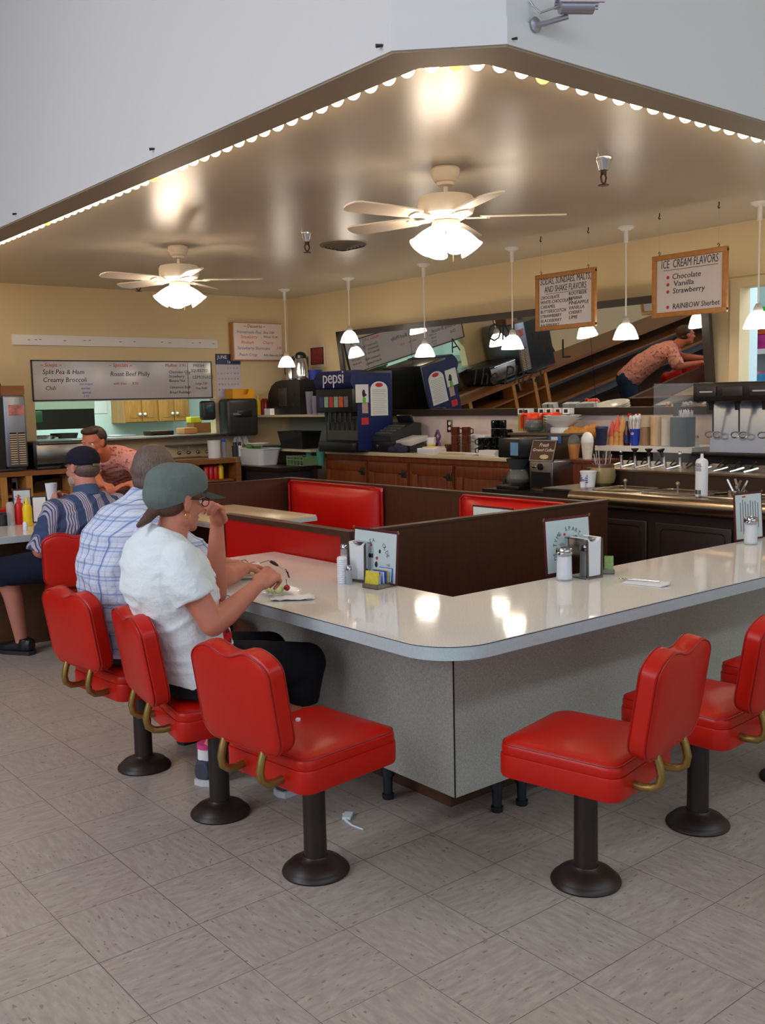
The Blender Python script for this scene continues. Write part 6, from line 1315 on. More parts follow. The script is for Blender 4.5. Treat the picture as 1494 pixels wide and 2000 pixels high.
# straw wrapper on the floor and scrap on the stool
f = MB(); q = [onZ(*c, 0.004) for c in ((672, 1590), (676, 1603), (688, 1612), (709, 1620))]
f.tube(q, [0.007, 0.006, 0.004, 0.004], 6); f.box(onZ(679, 1593, 0.008), (0.05, 0.03, 0.012), rot=0.7)
for v in f.bm.verts: v.co.z = max(0.0005, v.co.z*0.9)
tag(f.build('straw_wrapper', mat('wrapper', (205, 222, 228), 0.5)), 'crumpled straw wrapper on the floor between the two nearest stools', 'wrapper')
q = onZ(582, 1411, 0.487); tag(MB().box((q.x, q.y, 0.495), (0.016, 0.012, 0.012), rot=0.5, bev=0.002).build('paper_scrap', M_('paper')), 'tiny white scrap on the seat of the stool nearest the camera', 'scrap')
# booth table menu
q0 = onX(922, 990, 3.93); q1 = onX(1000, 985, 3.93); r = thing('table_menu', 'table menu in burgundy holder standing on the booth table behind the partition', 'menu', (3.93, (q0.y+q1.y)/2, 0.7282), 'burgundy framed table menus')
f = MB(); f.b2((3.935, q1.y, 0.7285), (3.942, q0.y, q0.z+0.012)); f.build('cover', M_('burgundy'), r); f = MB(); f.b2((3.931, q1.y+0.008, 0.735), (3.9355, q0.y-0.008, q0.z+0.002)); f.build('sheet', M_('pale blue sheet'), r)
MB().b2((3.90, q1.y+0.02, 0.7282), (3.955, q0.y-0.02, 0.736)).build('foot', M_('burgundy'), r)
# --- left counter condiments
z2 = 0.7425
def L(px, py): return onZ(px, py, z2)
for px, py, col_, lb in ((39, 1024, 'ketchup red', 'red ketchup squeeze bottle on the left counter'), (55, 1027, 'mustard yellow', 'yellow mustard squeeze bottle on the left counter')):
    p = L(px, py); r = thing('squeeze_bottle', lb, 'bottle', p, 'squeeze bottles on the left counter')
    MB().lathe([(0.026, 0), (0.030, 0.006), (0.030, 0.12), (0.024, 0.14), (0.010, 0.15)], p, 22).build('bottle', M_(col_), r); MB().lathe([(0.014, 0.148), (0.011, 0.165), (0.003, 0.20), (0, 0.20)], p, 14).build('nozzle', M_(col_), r)
for px, py, h, rr, m_, nm_, lb in ((22, 1026, 0.155, 0.026, 'clear thin glass', 'sugar_pourer', 'tall glass pourer left of the ketchup on the left counter'), (8, 1026, 0.085, 0.045, 'black plastic', 'black_mug', 'black mug at the left edge of the frame'), (74, 1020, 0.07, 0.02, 'bronze valve', 'pepper_shaker', 'brown pepper shaker right of the mustard'), (50, 1036, 0.055, 0.015, 'white plastic', 'creamer_cup', 'small white cup in front of the mustard bottle')):
    p = L(px, py); tag(MB().lathe([(rr*0.92, 0), (rr, 0.005), (rr, h*0.85), (rr*0.7, h), (0, h)], p, 22).build(nm_, M_(m_)), lb, 'cup' if 'cup' in nm_ or 'mug' in nm_ else 'shaker')
p = L(64, 1021); f = MB(); rbox(f, fr_at(p, R(-25)), 0, 0.11, 0, 0.175, -0.07, -0.001); r = thing('napkin_dispenser', 'dark napkin dispenser with white face right of the mustard bottle', 'napkin dispenser', p); f.build('case', M_('black plastic'), r); f = MB(); rbox(f, fr_at(p, R(-25)), 0.008, 0.09, 0.008, 0.17, 0.0, 0.004); f.build('napkins', M_('paper'), r)
p = L(28, 1023); menu_stand(p, R(-12), 0.12, 0.23, 'burgundy menu standing behind the ketchup on the left counter', printed=False)
# ------------------------------------------------------------------ people
def V(*a): return Vector(a)
class Body:
    def __init__(s): s.mb = MB()
    def cone(s, a, ra, b, rb, flat0=False, flat1=False, seg=18):
        a, b = V(*a), V(*b); L = (b-a).length; n = 5; prof = []
        if flat0: prof += [(ra, 0)]
        else: prof += [(max(1e-4, ra*math.sin(PI/2*i/n)), -ra*math.cos(PI/2*i/n)) for i in range(n+1)]
        if flat1: prof += [(rb, L)]
        else: prof += [(max(1e-4, rb*math.cos(PI/2*i/n)), L+rb*math.sin(PI/2*i/n)) for i in range(n+1)]
        s.mb.lathe(prof, a, seg, b-a); return s
    def chain(s, pts, rs, **k):
        for i in range(len(pts)-1): s.cone(pts[i], rs[i], pts[i+1], rs[i+1], **k)
        return s
    def ell(s, c, r, F=None, U=None):
        if F is None: s.mb.sph(c, r, 20); return s
        F = F.normalized(); L = U.cross(F).normalized(); U2 = F.cross(L)
        s.mb.sph(c, r, 20, Matrix((F, L, U2)).transposed()); return s
    def loft(s, rings, lat, seg=28, pw=2.3):
        """rings: (centre, half width along lat, half depth front, half depth back)"""
        lat = lat.normalized(); C = [V(*r_[0]) for r_ in rings]; vs = []; n = len(rings)
        for i, r_ in enumerate(rings):
            t = (C[min(i+1, n-1)]-C[max(i-1, 0)]).normalized(); fwd = lat.cross(t).normalized()
            for k in range(seg):
                a = 2*PI*k/seg; ca, sa = math.cos(a), math.sin(a)
                x = r_[1]*math.copysign(abs(ca)**(2/pw), ca); y = (r_[2] if sa > 0 else r_[3])*math.copysign(abs(sa)**(2/pw), sa)
                vs.append(C[i]+lat*x+fwd*y)
        fs = [(i*seg+k, i*seg+(k+1) % seg, (i+1)*seg+(k+1) % seg, (i+1)*seg+k) for i in range(n-1) for k in range(seg)]
        fs += [tuple(reversed(range(seg))), tuple(range((n-1)*seg, n*seg))]
        s.mb._add(vs, fs); return s
    def hand(s, w, D, N, th, curl=(40, 50, 35), spread=0.0, thumb=(0.45, 0.75, 0.45), sc=1.0):
        D = D.normalized(); N = (N-D*N.dot(D)).normalized(); W = D.cross(N)*th
        s.cone(w, 0.024*sc, w+D*0.03*sc, 0.026*sc)
        for k in (-1, 0, 1): s.cone(w+D*0.02*sc+W*0.016*k*sc, 0.017*sc, w+D*0.078*sc+W*0.024*k*sc, 0.0135*sc)
        for i, (o, ln) in enumerate(((0.031, 0.92), (0.0105, 1.0), (-0.0105, 0.96), (-0.031, 0.78))):
            p = w+D*(0.082-0.004*abs(i-1))*sc+W*o*sc; a = 0.0; rr = 0.0095*sc
            for j, l_ in enumerate((0.043, 0.027, 0.021)):
                a += R(curl[j]); d = (D*math.cos(a)+N*math.sin(a)+W*spread*(1.5-i)*0.1).normalized(); q = p+d*l_*ln*sc
                s.cone(p, rr, q, rr*0.9, seg=12); p = q; rr *= 0.9
        p = w+D*0.022*sc+W*0.024*sc; d = (D*thumb[0]+W*thumb[1]+N*thumb[2]).normalized(); s.cone(p, 0.016*sc, p+d*0.04*sc, 0.0125*sc, seg=12); p = p+d*0.04*sc
        d2 = (d+D*0.45+N*0.25-W*0.35).normalized(); s.cone(p, 0.0122*sc, p+d2*0.032*sc, 0.0105*sc, seg=12); p = p+d2*0.032*sc
        d3 = (d2+D*0.2-W*0.3).normalized(); s.cone(p, 0.0105*sc, p+d3*0.022*sc, 0.0085*sc, seg=12); return s
    def head(s, c, F, U, sc=1.0, female=False):
        F = F.normalized(); Lx = U.cross(F).normalized(); U = F.cross(Lx)
        P = lambda f, l, u: c+F*f*sc+Lx*l*sc+U*u*sc
        E_ = lambda p, r: s.ell(p, tuple(x*sc for x in r), F, U)
        E_(P(-0.012, 0, 0.032), (0.098, 0.077, 0.083)); E_(P(0.02, 0, -0.015), (0.068, 0.064, 0.078)); E_(P(0.03, 0, -0.055), (0.052, 0.052, 0.045))
        E_(P(0.066, 0, -0.088), (0.022, 0.026, 0.020)); E_(P(0.045, 0, -0.075), (0.035, 0.042, 0.026))
        for k in (-1, 1):
            E_(P(0.062, 0.034*k, -0.022), (0.024, 0.022, 0.020)); E_(P(0.078, 0.032*k, 0.024), (0.013, 0.026, 0.008))
            E_(P(-0.002, 0.079*k, -0.005), (0.018, 0.007, 0.031)); E_(P(-0.010, 0.083*k, 0.008), (0.013, 0.006, 0.018))
            E_(P(0.01, 0.052*k, -0.055), (0.032, 0.014, 0.03))
        s.cone(P(0.082, 0, 0.014), 0.008*sc, P(0.104, 0, -0.024), 0.012*sc, seg=12)
        for k in (-1, 1): E_(P(0.094, 0.010*k, -0.029), (0.010, 0.008, 0.007))
        E_(P(0.080, 0, -0.053), (0.012, 0.024, 0.0055)); E_(P(0.078, 0, -0.064), (0.012, 0.020, 0.006)); return s
    def finish(s, name, m, parent, voxel=0.007, smooth=2, push=0.0, cut=None, fold=0.0):
        me = bpy.data.meshes.new('t'); s.mb.bm.to_mesh(me); s.mb.bm.free(); o = bpy.data.objects.new('t', me); COL.objects.link(o)
        rm = o.modifiers.new('r', 'REMESH'); rm.mode = 'VOXEL'; rm.voxel_size = voxel
        if smooth: sm = o.modifiers.new('s', 'SMOOTH'); sm.iterations = smooth; sm.factor = 0.5
        dg = bpy.context.evaluated_depsgraph_get(); m2 = bpy.data.meshes.new_from_object(o.evaluated_get(dg))
        mb = MB(); mb.bm.free(); mb.bm = bmesh.new(); mb.bm.from_mesh(m2); bpy.data.objects.remove(o); bpy.data.meshes.remove(me); bpy.data.meshes.remove(m2)
        if cut:
            for co, no in cut: bmesh.ops.bisect_plane(mb.bm, geom=list(mb.bm.verts)+list(mb.bm.edges)+list(mb.bm.faces), plane_co=co, plane_no=no, clear_outer=True)
        if push:
            mb.bm.normal_update()
            for v in mb.bm.verts:
                c_ = v.co; n_ = noise.noise(c_*9)*0.5+noise.noise(c_*22)*0.25
                if fold:
                    q = Vector((c_.x*7+c_.z*5, c_.y*7, c_.z*17-c_.x*7)); rd = 1-abs(noise.noise(q))*2.6; n_ += max(-0.2, rd)*fold
                v.co += v.normal*push*n_
        return mb.build(name, m, parent, angle=180)
def skin(name, rgb):
    t = NT(name); c = lin(rgb); n1 = t.noise(14, 4); n2 = t.noise(60, 3)
    t.link(t.mix(t.math('ADD', t.math('MULTIPLY', n1, 0.7), t.math('MULTIPLY', n2, 0.3)), tuple(v*0.82 for v in c), tuple(min(1, v*1.15) for v in c)), t.b.inputs['Base Color'])
    t.b.inputs['Roughness'].default_value = 0.5; t.b.inputs['Subsurface Weight'].default_value = 0.08; t.b.inputs['Subsurface Radius'].default_value = (0.02, 0.008, 0.004); t.b.inputs['Subsurface Scale'].default_value = 0.5
    MATS[name] = t.m; return t.m
sk1 = skin('tanned skin', (196, 122, 98)); sk2 = skin('ruddy skin', (188, 118, 96)); sk3 = skin('warm skin', (205, 120, 88)); sk4 = skin('pinkish skin', (196, 130, 112))
def cloth(name, build):
    t = NT(name); t.b.inputs['Roughness'].default_value = 0.85; t.b.inputs['Specular IOR Level'].default_value = 0.2
    build(t); t.bump(t.noise(8, 5, 0.6), 0.6, 0.03); MATS[name] = t.m; return t.m
def sepx(t): n = t.new('ShaderNodeSeparateXYZ'); t.link(t.coord(), n.inputs[0]); return n.outputs
def band(t, v, freq, off, w):
    f = t.math('FRACT', t.math('ADD', t.math('MULTIPLY', v, freq), off)); return t.math('LESS_THAN', f, w)
def tee(t):
    o = sepx(t); fr = t.math('MULTIPLY', t.math('GREATER_THAN', o[0], 0.065), t.math('GREATER_THAN', t.noise(16, 2), 0.47))
    rr = t.math('MULTIPLY', fr, t.math('LESS_THAN', t.math('ABSOLUTE', t.math('SUBTRACT', o[2], 0.79)), 0.14))
    t.link(t.mix(rr, t.mix(t.noise(3), lin((220, 230, 234)), lin((232, 238, 242))), t.mix(t.math('GREATER_THAN', t.noise(40, 1), 0.58), lin((200, 24, 30)), lin((70, 40, 44)))), t.b.inputs['Base Color'])
m_tee = cloth('white printed tee', tee)
def plaid(t):
    o = sepx(t); wx = t.math('ADD', o[1], t.math('MULTIPLY', o[0], 0.35)); c = lin((212, 218, 236))
    base = t.mix(t.math('MULTIPLY', band(t, wx, 18, 0.1, 0.5), 0.2), c, lin((150, 175, 215)))
    base = t.mix(t.math('MULTIPLY', band(t, o[2], 18, 0.3, 0.5), 0.2), base, lin((150, 175, 215)))
    for v, f, off, w, a in ((wx, 18, 0.0, 0.10, 0.6), (wx, 9, 0.5, 0.07, 0.5), (wx, 54, 0.2, 0.14, 0.25), (o[2], 18, 0.0, 0.09, 0.5), (o[2], 9, 0.4, 0.06, 0.45), (o[2], 54, 0.1, 0.14, 0.25)):
        base = t.mix(t.math('MULTIPLY', band(t, v, f, off, w), a), base, lin((84, 110, 170)))
    t.link(base, t.b.inputs['Base Color'])
m_plaid = cloth('blue plaid cotton', plaid)
def stripes(t):
    o = sepx(t); x = t.math('ADD', o[0], t.math('MULTIPLY', o[1], 0.4)); base = t.mix(t.noise(5), lin((58, 70, 104)), lin((68, 82, 116)))
    wide = band(t, x, 11.5, 0.0, 0.52); thin = band(t, x, 92, 0.0, 0.62)
    t.link(t.mix(t.math('MULTIPLY', wide, thin), base, lin((176, 168, 184))), t.b.inputs['Base Color'])
m_stripe = cloth('navy striped cotton', stripes)
def floral(t):
    base = t.mix(t.noise(5), lin((222, 152, 140)), lin((232, 168, 156))); t.link(t.mix(t.math('GREATER_THAN', t.noise(38, 2), 0.6), base, lin((170, 100, 104))), t.b.inputs['Base Color'])
m_pink = cloth('pink print cotton', floral)
def plain(rgb):
    def f(t): t.link(t.mix(t.noise(9), tuple(v*0.85 for v in lin(rgb)), tuple(min(1, v*1.1) for v in lin(rgb))), t.b.inputs['Base Color'])
    return f
m_black = cloth('black trousers', plain((22, 22, 27))); m_navy = cloth('navy shorts', plain((26, 30, 50))); m_khaki = cloth('dark olive shorts', plain((58, 50, 44))); m_jean = cloth('blue jeans', plain((40, 60, 95)))
m_cap = cloth('slate green cotton', plain((102, 114, 110))); m_cap2 = cloth('dark navy cotton', plain((32, 30, 46)))
def hairm(name, c1, c2):
    t = NT(name); mp = t.new('ShaderNodeMapping'); mp.inputs['Scale'].default_value = (60, 60, 8); t.link(t.coord(), mp.inputs[0])
    n_ = t.noise(3, 4, 0.7, vec=mp.outputs[0]); t.link(t.ramp(n_, [(0.3, lin(c1)), (0.7, lin(c2))]), t.b.inputs['Base Color']); t.b.inputs['Roughness'].default_value = 0.5; t.bump(n_, 0.6, 0.004); MATS[name] = t.m; return t.m
h_br = hairm('brown hair', (58, 36, 26), (104, 70, 50)); h_gr = hairm('greying hair', (70, 54, 48), (118, 98, 90)); h_dk = hairm('dark brown hair', (40, 24, 18), (78, 48, 34)); h_wh = hairm('grey beard', (150, 120, 110), (195, 170, 160))
def eyes(c, F, U, parent, sc=1.0):
    F = F.normalized(); Lx = U.cross(F).normalized(); U = F.cross(Lx)
    for k in (-1, 1):
        p = c+F*0.070*sc+Lx*0.031*k*sc+U*0.006*sc
        e = MB().sph(p, 0.0125*sc, 16).build('eye', M_('ceramic'), parent); MB().sph(p+F*0.0085*sc, 0.0058*sc, 12).build('iris', M_('bronze valve'), parent=parent)
def shoe(p, D, parent, m, sole, nm_='shoe', L=0.26, ankle=True):
    D = D.normalized(); S_ = V(0, 0, 1).cross(D); b = Body()
    b.loft([(p-D*L*0.30+V(0, 0, 0.05), 0.033, 0.03, 0.05), (p-D*L*0.15+V(0, 0, 0.052), 0.038, 0.04, 0.05), (p+D*L*0.1+V(0, 0, 0.045), 0.040, 0.035, 0.045), (p+D*L*0.35+V(0, 0, 0.036), 0.046, 0.024, 0.036), (p+D*L*0.56+V(0, 0, 0.030), 0.036, 0.016, 0.03), (p+D*L*0.63+V(0, 0, 0.026), 0.02, 0.008, 0.02)], S_)
    b.cone(p-D*L*0.1+V(0, 0, 0.05), 0.042, p-D*L*0.12+V(0, 0, 0.10), 0.040, flat1=True)
    sh_ = b.finish(nm_, m, parent, 0.006, 2)
    o = MB(); pts = [(-0.34, 0.0), (-0.30, 0.034), (-0.1, 0.038), (0.1, 0.042), (0.35, 0.048), (0.55, 0.038), (0.64, 0.015)]
    ol = [(p+D*L*u+S_*w_) for u, w_ in pts]+[(p+D*L*u-S_*w_) for u, w_ in reversed(pts[1:])]
    o.prism([(q.x, q.y) for q in ol], 0.0, 0.024); o.build('sole', sole, parent=sh_)
Z = V(0, 0, 1)

# =================== woman in the green cap
w = thing('person', 'woman in a slate green cap and white printed T-shirt eating pie at the counter', 'person', (1.62, 3.13, 0.0))
hc = V(1.612, 3.13, 1.172); F = V(0.985, 0.06, -0.14); U = V(0.14, 0, 0.99)
b = Body(); b.head(hc, F, U, 0.98)
b.cone((1.575, 3.13, 1.02), 0.058, (1.600, 3.13, 1.11), 0.052)
rings = [((1.66, 3.13, 0.51), 0.165, 0.12, 0.11), ((1.65, 3.13, 0.62), 0.155, 0.12, 0.11), ((1.61, 3.13, 0.76), 0.14, 0.12, 0.11), ((1.56, 3.13, 0.90), 0.145, 0.125, 0.12), ((1.555, 3.13, 1.0), 0.14, 0.10, 0.10), ((1.555, 3.13, 1.05), 0.09, 0.06, 0.07)]
b.loft(rings, V(0, 1, 0))
shR, elR, wrR = V(1.53, 2.985, 0.985), V(1.608, 2.905, 0.770), V(1.812, 2.945, 0.868)
shL, elL, wrL = V(1.575, 3.285, 0.985), V(1.845, 3.30, 0.785), V(1.848, 3.275, 1.058)
b.chain([shR, V(1.56, 2.955, 0.89), elR, (elR*0.7+wrR*0.3)+V(0, 0, -0.004), wrR], [0.046, 0.048, 0.043, 0.042, 0.025])
b.chain([shL, elL, elL*0.7+wrL*0.3, wrL], [0.048, 0.042, 0.042, 0.025])
b.hand(wrR, V(0.80, 0.10, 0.42), V(0.30, 0.55, -0.6), 1, (62, 68, 45), thumb=(0.55, 0.45, 0.75))
b.hand(wrL, V(-0.22, -0.42, 0.88), V(-0.85, -0.25, -0.3), 1, (48, 70, 50), thumb=(0.6, 0.6, 0.3))
kR, kL = V(2.055, 3.015, 0.535), V(2.05, 3.265, 0.535); aR, aL = V(2.03, 3.12, 0.10), V(1.855, 3.44, 0.105)
for hip, kn, an in ((V(1.68, 3.045, 0.580), kR, aR), (V(1.68, 3.215, 0.580), kL, aL)):
    b.chain([hip, kn], [0.085, 0.058]); b.chain([kn, kn*0.65+an*0.35+V(-0.01, 0, 0), an, an+V(0.0, 0, -0.05)], [0.056, 0.052, 0.034, 0.03])
b.finish('body', sk1, w, 0.0052, 2)
# T-shirt
s = Body()
s.loft([((1.650, 3.13, 0.535), 0.178, 0.130, 0.118), ((1.645, 3.13, 0.60), 0.180, 0.135, 0.128), ((1.625, 3.13, 0.70), 0.168, 0.135, 0.130), ((1.590, 3.13, 0.80), 0.165, 0.145, 0.136), ((1.556, 3.13, 0.90), 0.170, 0.155, 0.148), ((1.552, 3.13, 0.975), 0.172, 0.125, 0.135), ((1.548, 3.13, 1.028), 0.150, 0.085, 0.105), ((1.556, 3.13, 1.062), 0.095, 0.060, 0.072), ((1.562, 3.13, 1.073), 0.072, 0.05, 0.055)], V(0, 1, 0))
s.chain([shR+V(0.01, 0.01, 0.0), V(1.540, 2.968, 0.93)], [0.064, 0.066]); s.cone(V(1.540, 2.968, 0.93), 0.066, V(1.565, 2.94, 0.855), 0.070, flat1=True)
s.cone(shL+V(-0.005, -0.01, 0), 0.070, shL*0.55+elL*0.45, 0.068, flat1=True)
s.finish('tshirt', m_tee, w, 0.006, 3, 0.006, fold=0.9)
p_ = Body(); p_.loft([((1.655, 3.13, 0.490), 0.185, 0.13, 0.125), ((1.655, 3.13, 0.54), 0.185, 0.135, 0.128), ((1.650, 3.13, 0.62), 0.172, 0.13, 0.118)], V(0, 1, 0))
for hip, kn, an in ((V(1.68, 3.05, 0.585), kR, aR), (V(1.68, 3.21, 0.585), kL, aL)):
    p_.chain([hip, kn], [0.094, 0.076]); p_.cone(kn, 0.076, kn*0.66+an*0.34, 0.070, flat1=True)
p_.finish('capri_trousers', m_black, w, 0.008, 3, 0.006)
mat('sock white', (225, 225, 228), 0.8); mat('sock pink', (215, 60, 130), 0.8); mat('sneaker grey', (62, 66, 80), 0.7, var=0.3, scale=60); mat('rubber sole', (196, 202, 206), 0.6); mat('black leather', (20, 19, 22), 0.4)
for an, D in ((aL, V(0.35, -0.9, 0)), (aR, V(0.9, -0.1, 0))):
    D = V(0.95, 0.1, 0) if an is aR else V(0.62, 0.35, 0)
    MB().lathe([(0.040, 0), (0.038, 0.07), (0.036, 0.07)], (an.x, an.y, 0.072), 20).build('sock', M_('sock white'), w)
    MB().lathe([(0.0405, 0), (0.0405, 0.018)], (an.x, an.y, 0.142), 20, caps=True).build('sock_band', M_('sock pink'), w)
    shoe(V(an.x, an.y, 0)+D.normalized()*0.02, D, w, M_('sneaker grey'), M_('rubber sole'), 'sneaker', 0.235)
# cap with visor
c = Body(); Fn = F.normalized(); Ln = U.cross(Fn).normalized(); Un = Fn.cross(Ln); P = lambda f, l, u: hc+Fn*f+Ln*l+Un*u
c.ell(P(-0.008, 0, 0.058), (0.116, 0.096, 0.078), Fn, Un); c.ell(P(0.02, 0, 0.080), (0.085, 0.082, 0.056), Fn, Un); c.ell(P(-0.030, 0, 0.020), (0.098, 0.088, 0.080), Fn, Un)
cp = c.finish('cap', m_cap, w, 0.006, 3, 0.006, cut=[(P(0, 0, 0.010), -(Un*0.90-Fn*0.42))])
m = MB(); n1, n2 = 16, 5; vs = []
for j in range(n2+1):
    for i in range(n1+1):
        a = R(-72+144*i/n1); rr = 1.0; f0, l0 = 0.082*math.cos(a), 0.082*math.sin(a); ext = 0.100*j/n2*math.cos(a)**0.6
        vs.append(P(f0+0.008+ext, l0*(1+0.05*j/n2), 0.045-0.020*j/n2*math.cos(a)-0.012*(1-math.cos(a))*1.6-0.35*(l0*l0)*4*j/n2))
m._add(vs, [(j*(n1+1)+i, j*(n1+1)+i+1, (j+1)*(n1+1)+i+1, (j+1)*(n1+1)+i) for j in range(n2) for i in range(n1)])
bmesh.ops.solidify(m.bm, geom=list(m.bm.faces), thickness=0.006); m.build('visor', m_cap, parent=cp, angle=60)
m = MB(); ol = [P(-0.018+0.124*math.cos(t_), 0.101*math.sin(t_), 0.036-0.028*math.cos(t_)*0.2) for t_ in [k*PI/16 for k in range(32)]]; m.bm.free()
# hair and pony tail
h = Body(); h.ell(P(-0.040, 0, -0.008), (0.066, 0.076, 0.052), Fn, Un); h.chain([P(-0.088, 0, -0.040), P(-0.118, -0.01, -0.068), P(-0.150, -0.015, -0.092)], [0.022, 0.017, 0.009])
h.ell(P(0.02, -0.068, 0.03), (0.045, 0.014, 0.022), Fn, Un); h.ell(P(0.02, 0.068, 0.03), (0.045, 0.014, 0.022), Fn, Un)
h.finish('hair', h_br, w, 0.0055, 1, 0.003)
eyes(hc, F, U, w, 0.98)
m = MB()
for k in (-1, 1):
    m.tube([P(0.095, 0.032*k+0.024*math.cos(t_), 0.004+0.017*math.sin(t_)) for t_ in [j*PI/6 for j in range(12)]], 0.0015, 6, closed=True); m.tube([P(0.094, 0.055*k, 0.010), P(0.06, 0.074*k, 0.012), P(0.0, 0.083*k, 0.012)], 0.0016, 6)
m.tube([P(0.096, -0.01, 0.006), P(0.099, 0, 0.009), P(0.096, 0.01, 0.006)], 0.0015, 6); m.build('spectacles', M_('ink'), w)
mat('gold', (215, 170, 80), 0.2, 1.0)
for k in (-1, 1): m = MB(); m.tube([P(-0.002+0.010*math.cos(t_), 0.083*k, -0.046+0.011*math.sin(t_)) for t_ in [j*PI/5 for j in range(10)]], 0.0015, 6, closed=True); m.build('earring', M_('gold'), w)
# fork in her hand
g = wrR+V(0.80, 0.10, 0.42).normalized()*0.085
e = onY(558, 1115, 2.95); q = V(e.x, 2.95, e.z); hnd = V(*onY(534, 1099, 2.945))
r = thing('dessert_fork', 'dark handled fork held in the right hand of the woman', 'fork', q)
MB().tube([hnd+V(-0.012, 0, 0.006), hnd, hnd+(q-hnd)*0.35], [0.005, 0.007, 0.004], 8).build('handle', mat('dark plum plastic', (60, 20, 40), 0.3), r)
m = MB(); m.tube([hnd+(q-hnd)*0.3, q], 0.0022, 6); dq = (q-hnd).normalized(); m.sph(q+dq*0.006, (0.014, 0.008, 0.003), 10, V(1, 0, 0).rotation_difference(dq+V(0.2, 0, -0.9)).to_matrix())
for k in (-1.5, -0.5, 0.5, 1.5): m.tube([q+dq*0.008+V(0, 0.0035*k, 0), q+dq*0.014+V(0.004, 0.0035*k, -0.020)], 0.001, 5)
m.build('tines', M_('chrome'), r)

# =================== man in the plaid shirt
w = thing('person', 'man with greying hair and a light blue plaid shirt, back turned, beside the woman', 'person', (1.66, 3.77, 0.0))
hc = V(1.862, 3.80, 1.222); F = V(0.80, 0.52, -0.25); U = V(0.2, 0.1, 0.97)
b = Body(); b.head(hc, F, U, 1.0); b.cone((1.775, 3.77, 1.06), 0.062, (1.835, 3.785, 1.17), 0.058)
b.loft([((1.67, 3.77, 0.51), 0.16, 0.11, 0.11), ((1.665, 3.77, 0.66), 0.155, 0.11, 0.11), ((1.655, 3.77, 0.86), 0.165, 0.12, 0.12), ((1.72, 3.77, 1.0), 0.17, 0.10, 0.10), ((1.765, 3.77, 1.07), 0.10, 0.06, 0.06)], V(0, 1, 0))
sR, eR, wR = V(1.735, 3.585, 1.015), V(2.03, 3.545, 0.80), V(2.20, 3.68, 0.795); sL, eL, wL = V(1.74, 3.965, 1.015), V(2.03, 4.03, 0.795), V(2.22, 3.92, 0.79)
for a_, c_, d_ in ((sR, eR, wR), (sL, eL, wL)): b.chain([a_, c_, c_*0.7+d_*0.3, d_], [0.055, 0.045, 0.046, 0.028])
b.hand(wR, V(0.8, 0.5, -0.05), V(0, 0, -1), -1, (18, 22, 15), spread=1); b.hand(wL, V(0.8, -0.5, -0.05), V(0, 0, -1), 1, (18, 22, 15), spread=1)
for hip, kn, an in ((V(1.71, 3.67, 0.58), V(2.13, 3.655, 0.53), V(2.08, 3.66, 0.09)), (V(1.71, 3.87, 0.58), V(2.12, 3.92, 0.53), V(2.06, 3.92, 0.09))):
    b.chain([hip, kn], [0.09, 0.062]); b.chain([kn, kn*0.62+an*0.38+V(-0.012, 0, 0), an, an+V(0, 0, -0.04)], [0.06, 0.056, 0.038, 0.034])
b.finish('body', sk2, w, 0.007, 2)
s = Body()
s.loft([((1.670, 3.77, 0.52), 0.200, 0.14, 0.128), ((1.665, 3.77, 0.60), 0.200, 0.14, 0.132), ((1.655, 3.77, 0.72), 0.195, 0.145, 0.138), ((1.658, 3.77, 0.85), 0.205, 0.145, 0.142), ((1.685, 3.77, 0.96), 0.212, 0.135, 0.135), ((1.735, 3.77, 1.045), 0.180, 0.10, 0.10), ((1.775, 3.77, 1.095), 0.105, 0.065, 0.070), ((1.79, 3.77, 1.115), 0.075, 0.06, 0.06)], V(0, 1, 0))
for a_, c_ in ((sR, eR), (sL, eL)): s.cone(a_, 0.075, a_*0.3+c_*0.7, 0.074, flat1=True)
sh_ = s.finish('plaid_shirt', m_plaid, w, 0.007, 3, 0.008, fold=0.7)
m = Body(); m.cone((1.765, 3.77, 1.085), 0.080, (1.805, 3.775, 1.135), 0.069, flat0=True, flat1=True); m.finish('collar', m_plaid, sh_, 0.006, 1)
p_ = Body(); p_.loft([((1.67, 3.77, 0.490), 0.19, 0.13, 0.125), ((1.67, 3.77, 0.62), 0.185, 0.13, 0.12)], V(0, 1, 0))
for hip, kn in ((V(1.71, 3.67, 0.58), V(2.13, 3.655, 0.53)), (V(1.71, 3.87, 0.58), V(2.12, 3.92, 0.53))): p_.cone(hip, 0.10, hip*0.12+kn*0.88, 0.082, flat1=True)
p_.finish('shorts', m_khaki, w, 0.008, 3, 0.005)
for x_, y_ in ((2.08, 3.66), (2.06, 3.92)): shoe(V(x_, y_, 0), V(1, 0.05, 0), w, M_('black leather'), M_('ink'), 'shoe', 0.27)
Fn = F.normalized(); Ln = U.cross(Fn).normalized(); Un = Fn.cross(Ln); P = lambda f, l, u: hc+Fn*f+Ln*l+Un*u
h = Body(); h.ell(P(-0.020, 0, 0.036), (0.096, 0.083, 0.086), Fn, Un); h.ell(P(-0.035, 0, 0.010), (0.085, 0.083, 0.075), Fn, Un); h.ell(P(-0.040, 0, -0.03), (0.062, 0.074, 0.065), Fn, Un)
for k in (-1, 1): h.ell(P(0.01, 0.072*k, 0.02), (0.05, 0.012, 0.04), Fn, Un)
h.finish('hair', h_gr, w, 0.006, 1, 0.003); eyes(hc, F, U, w)

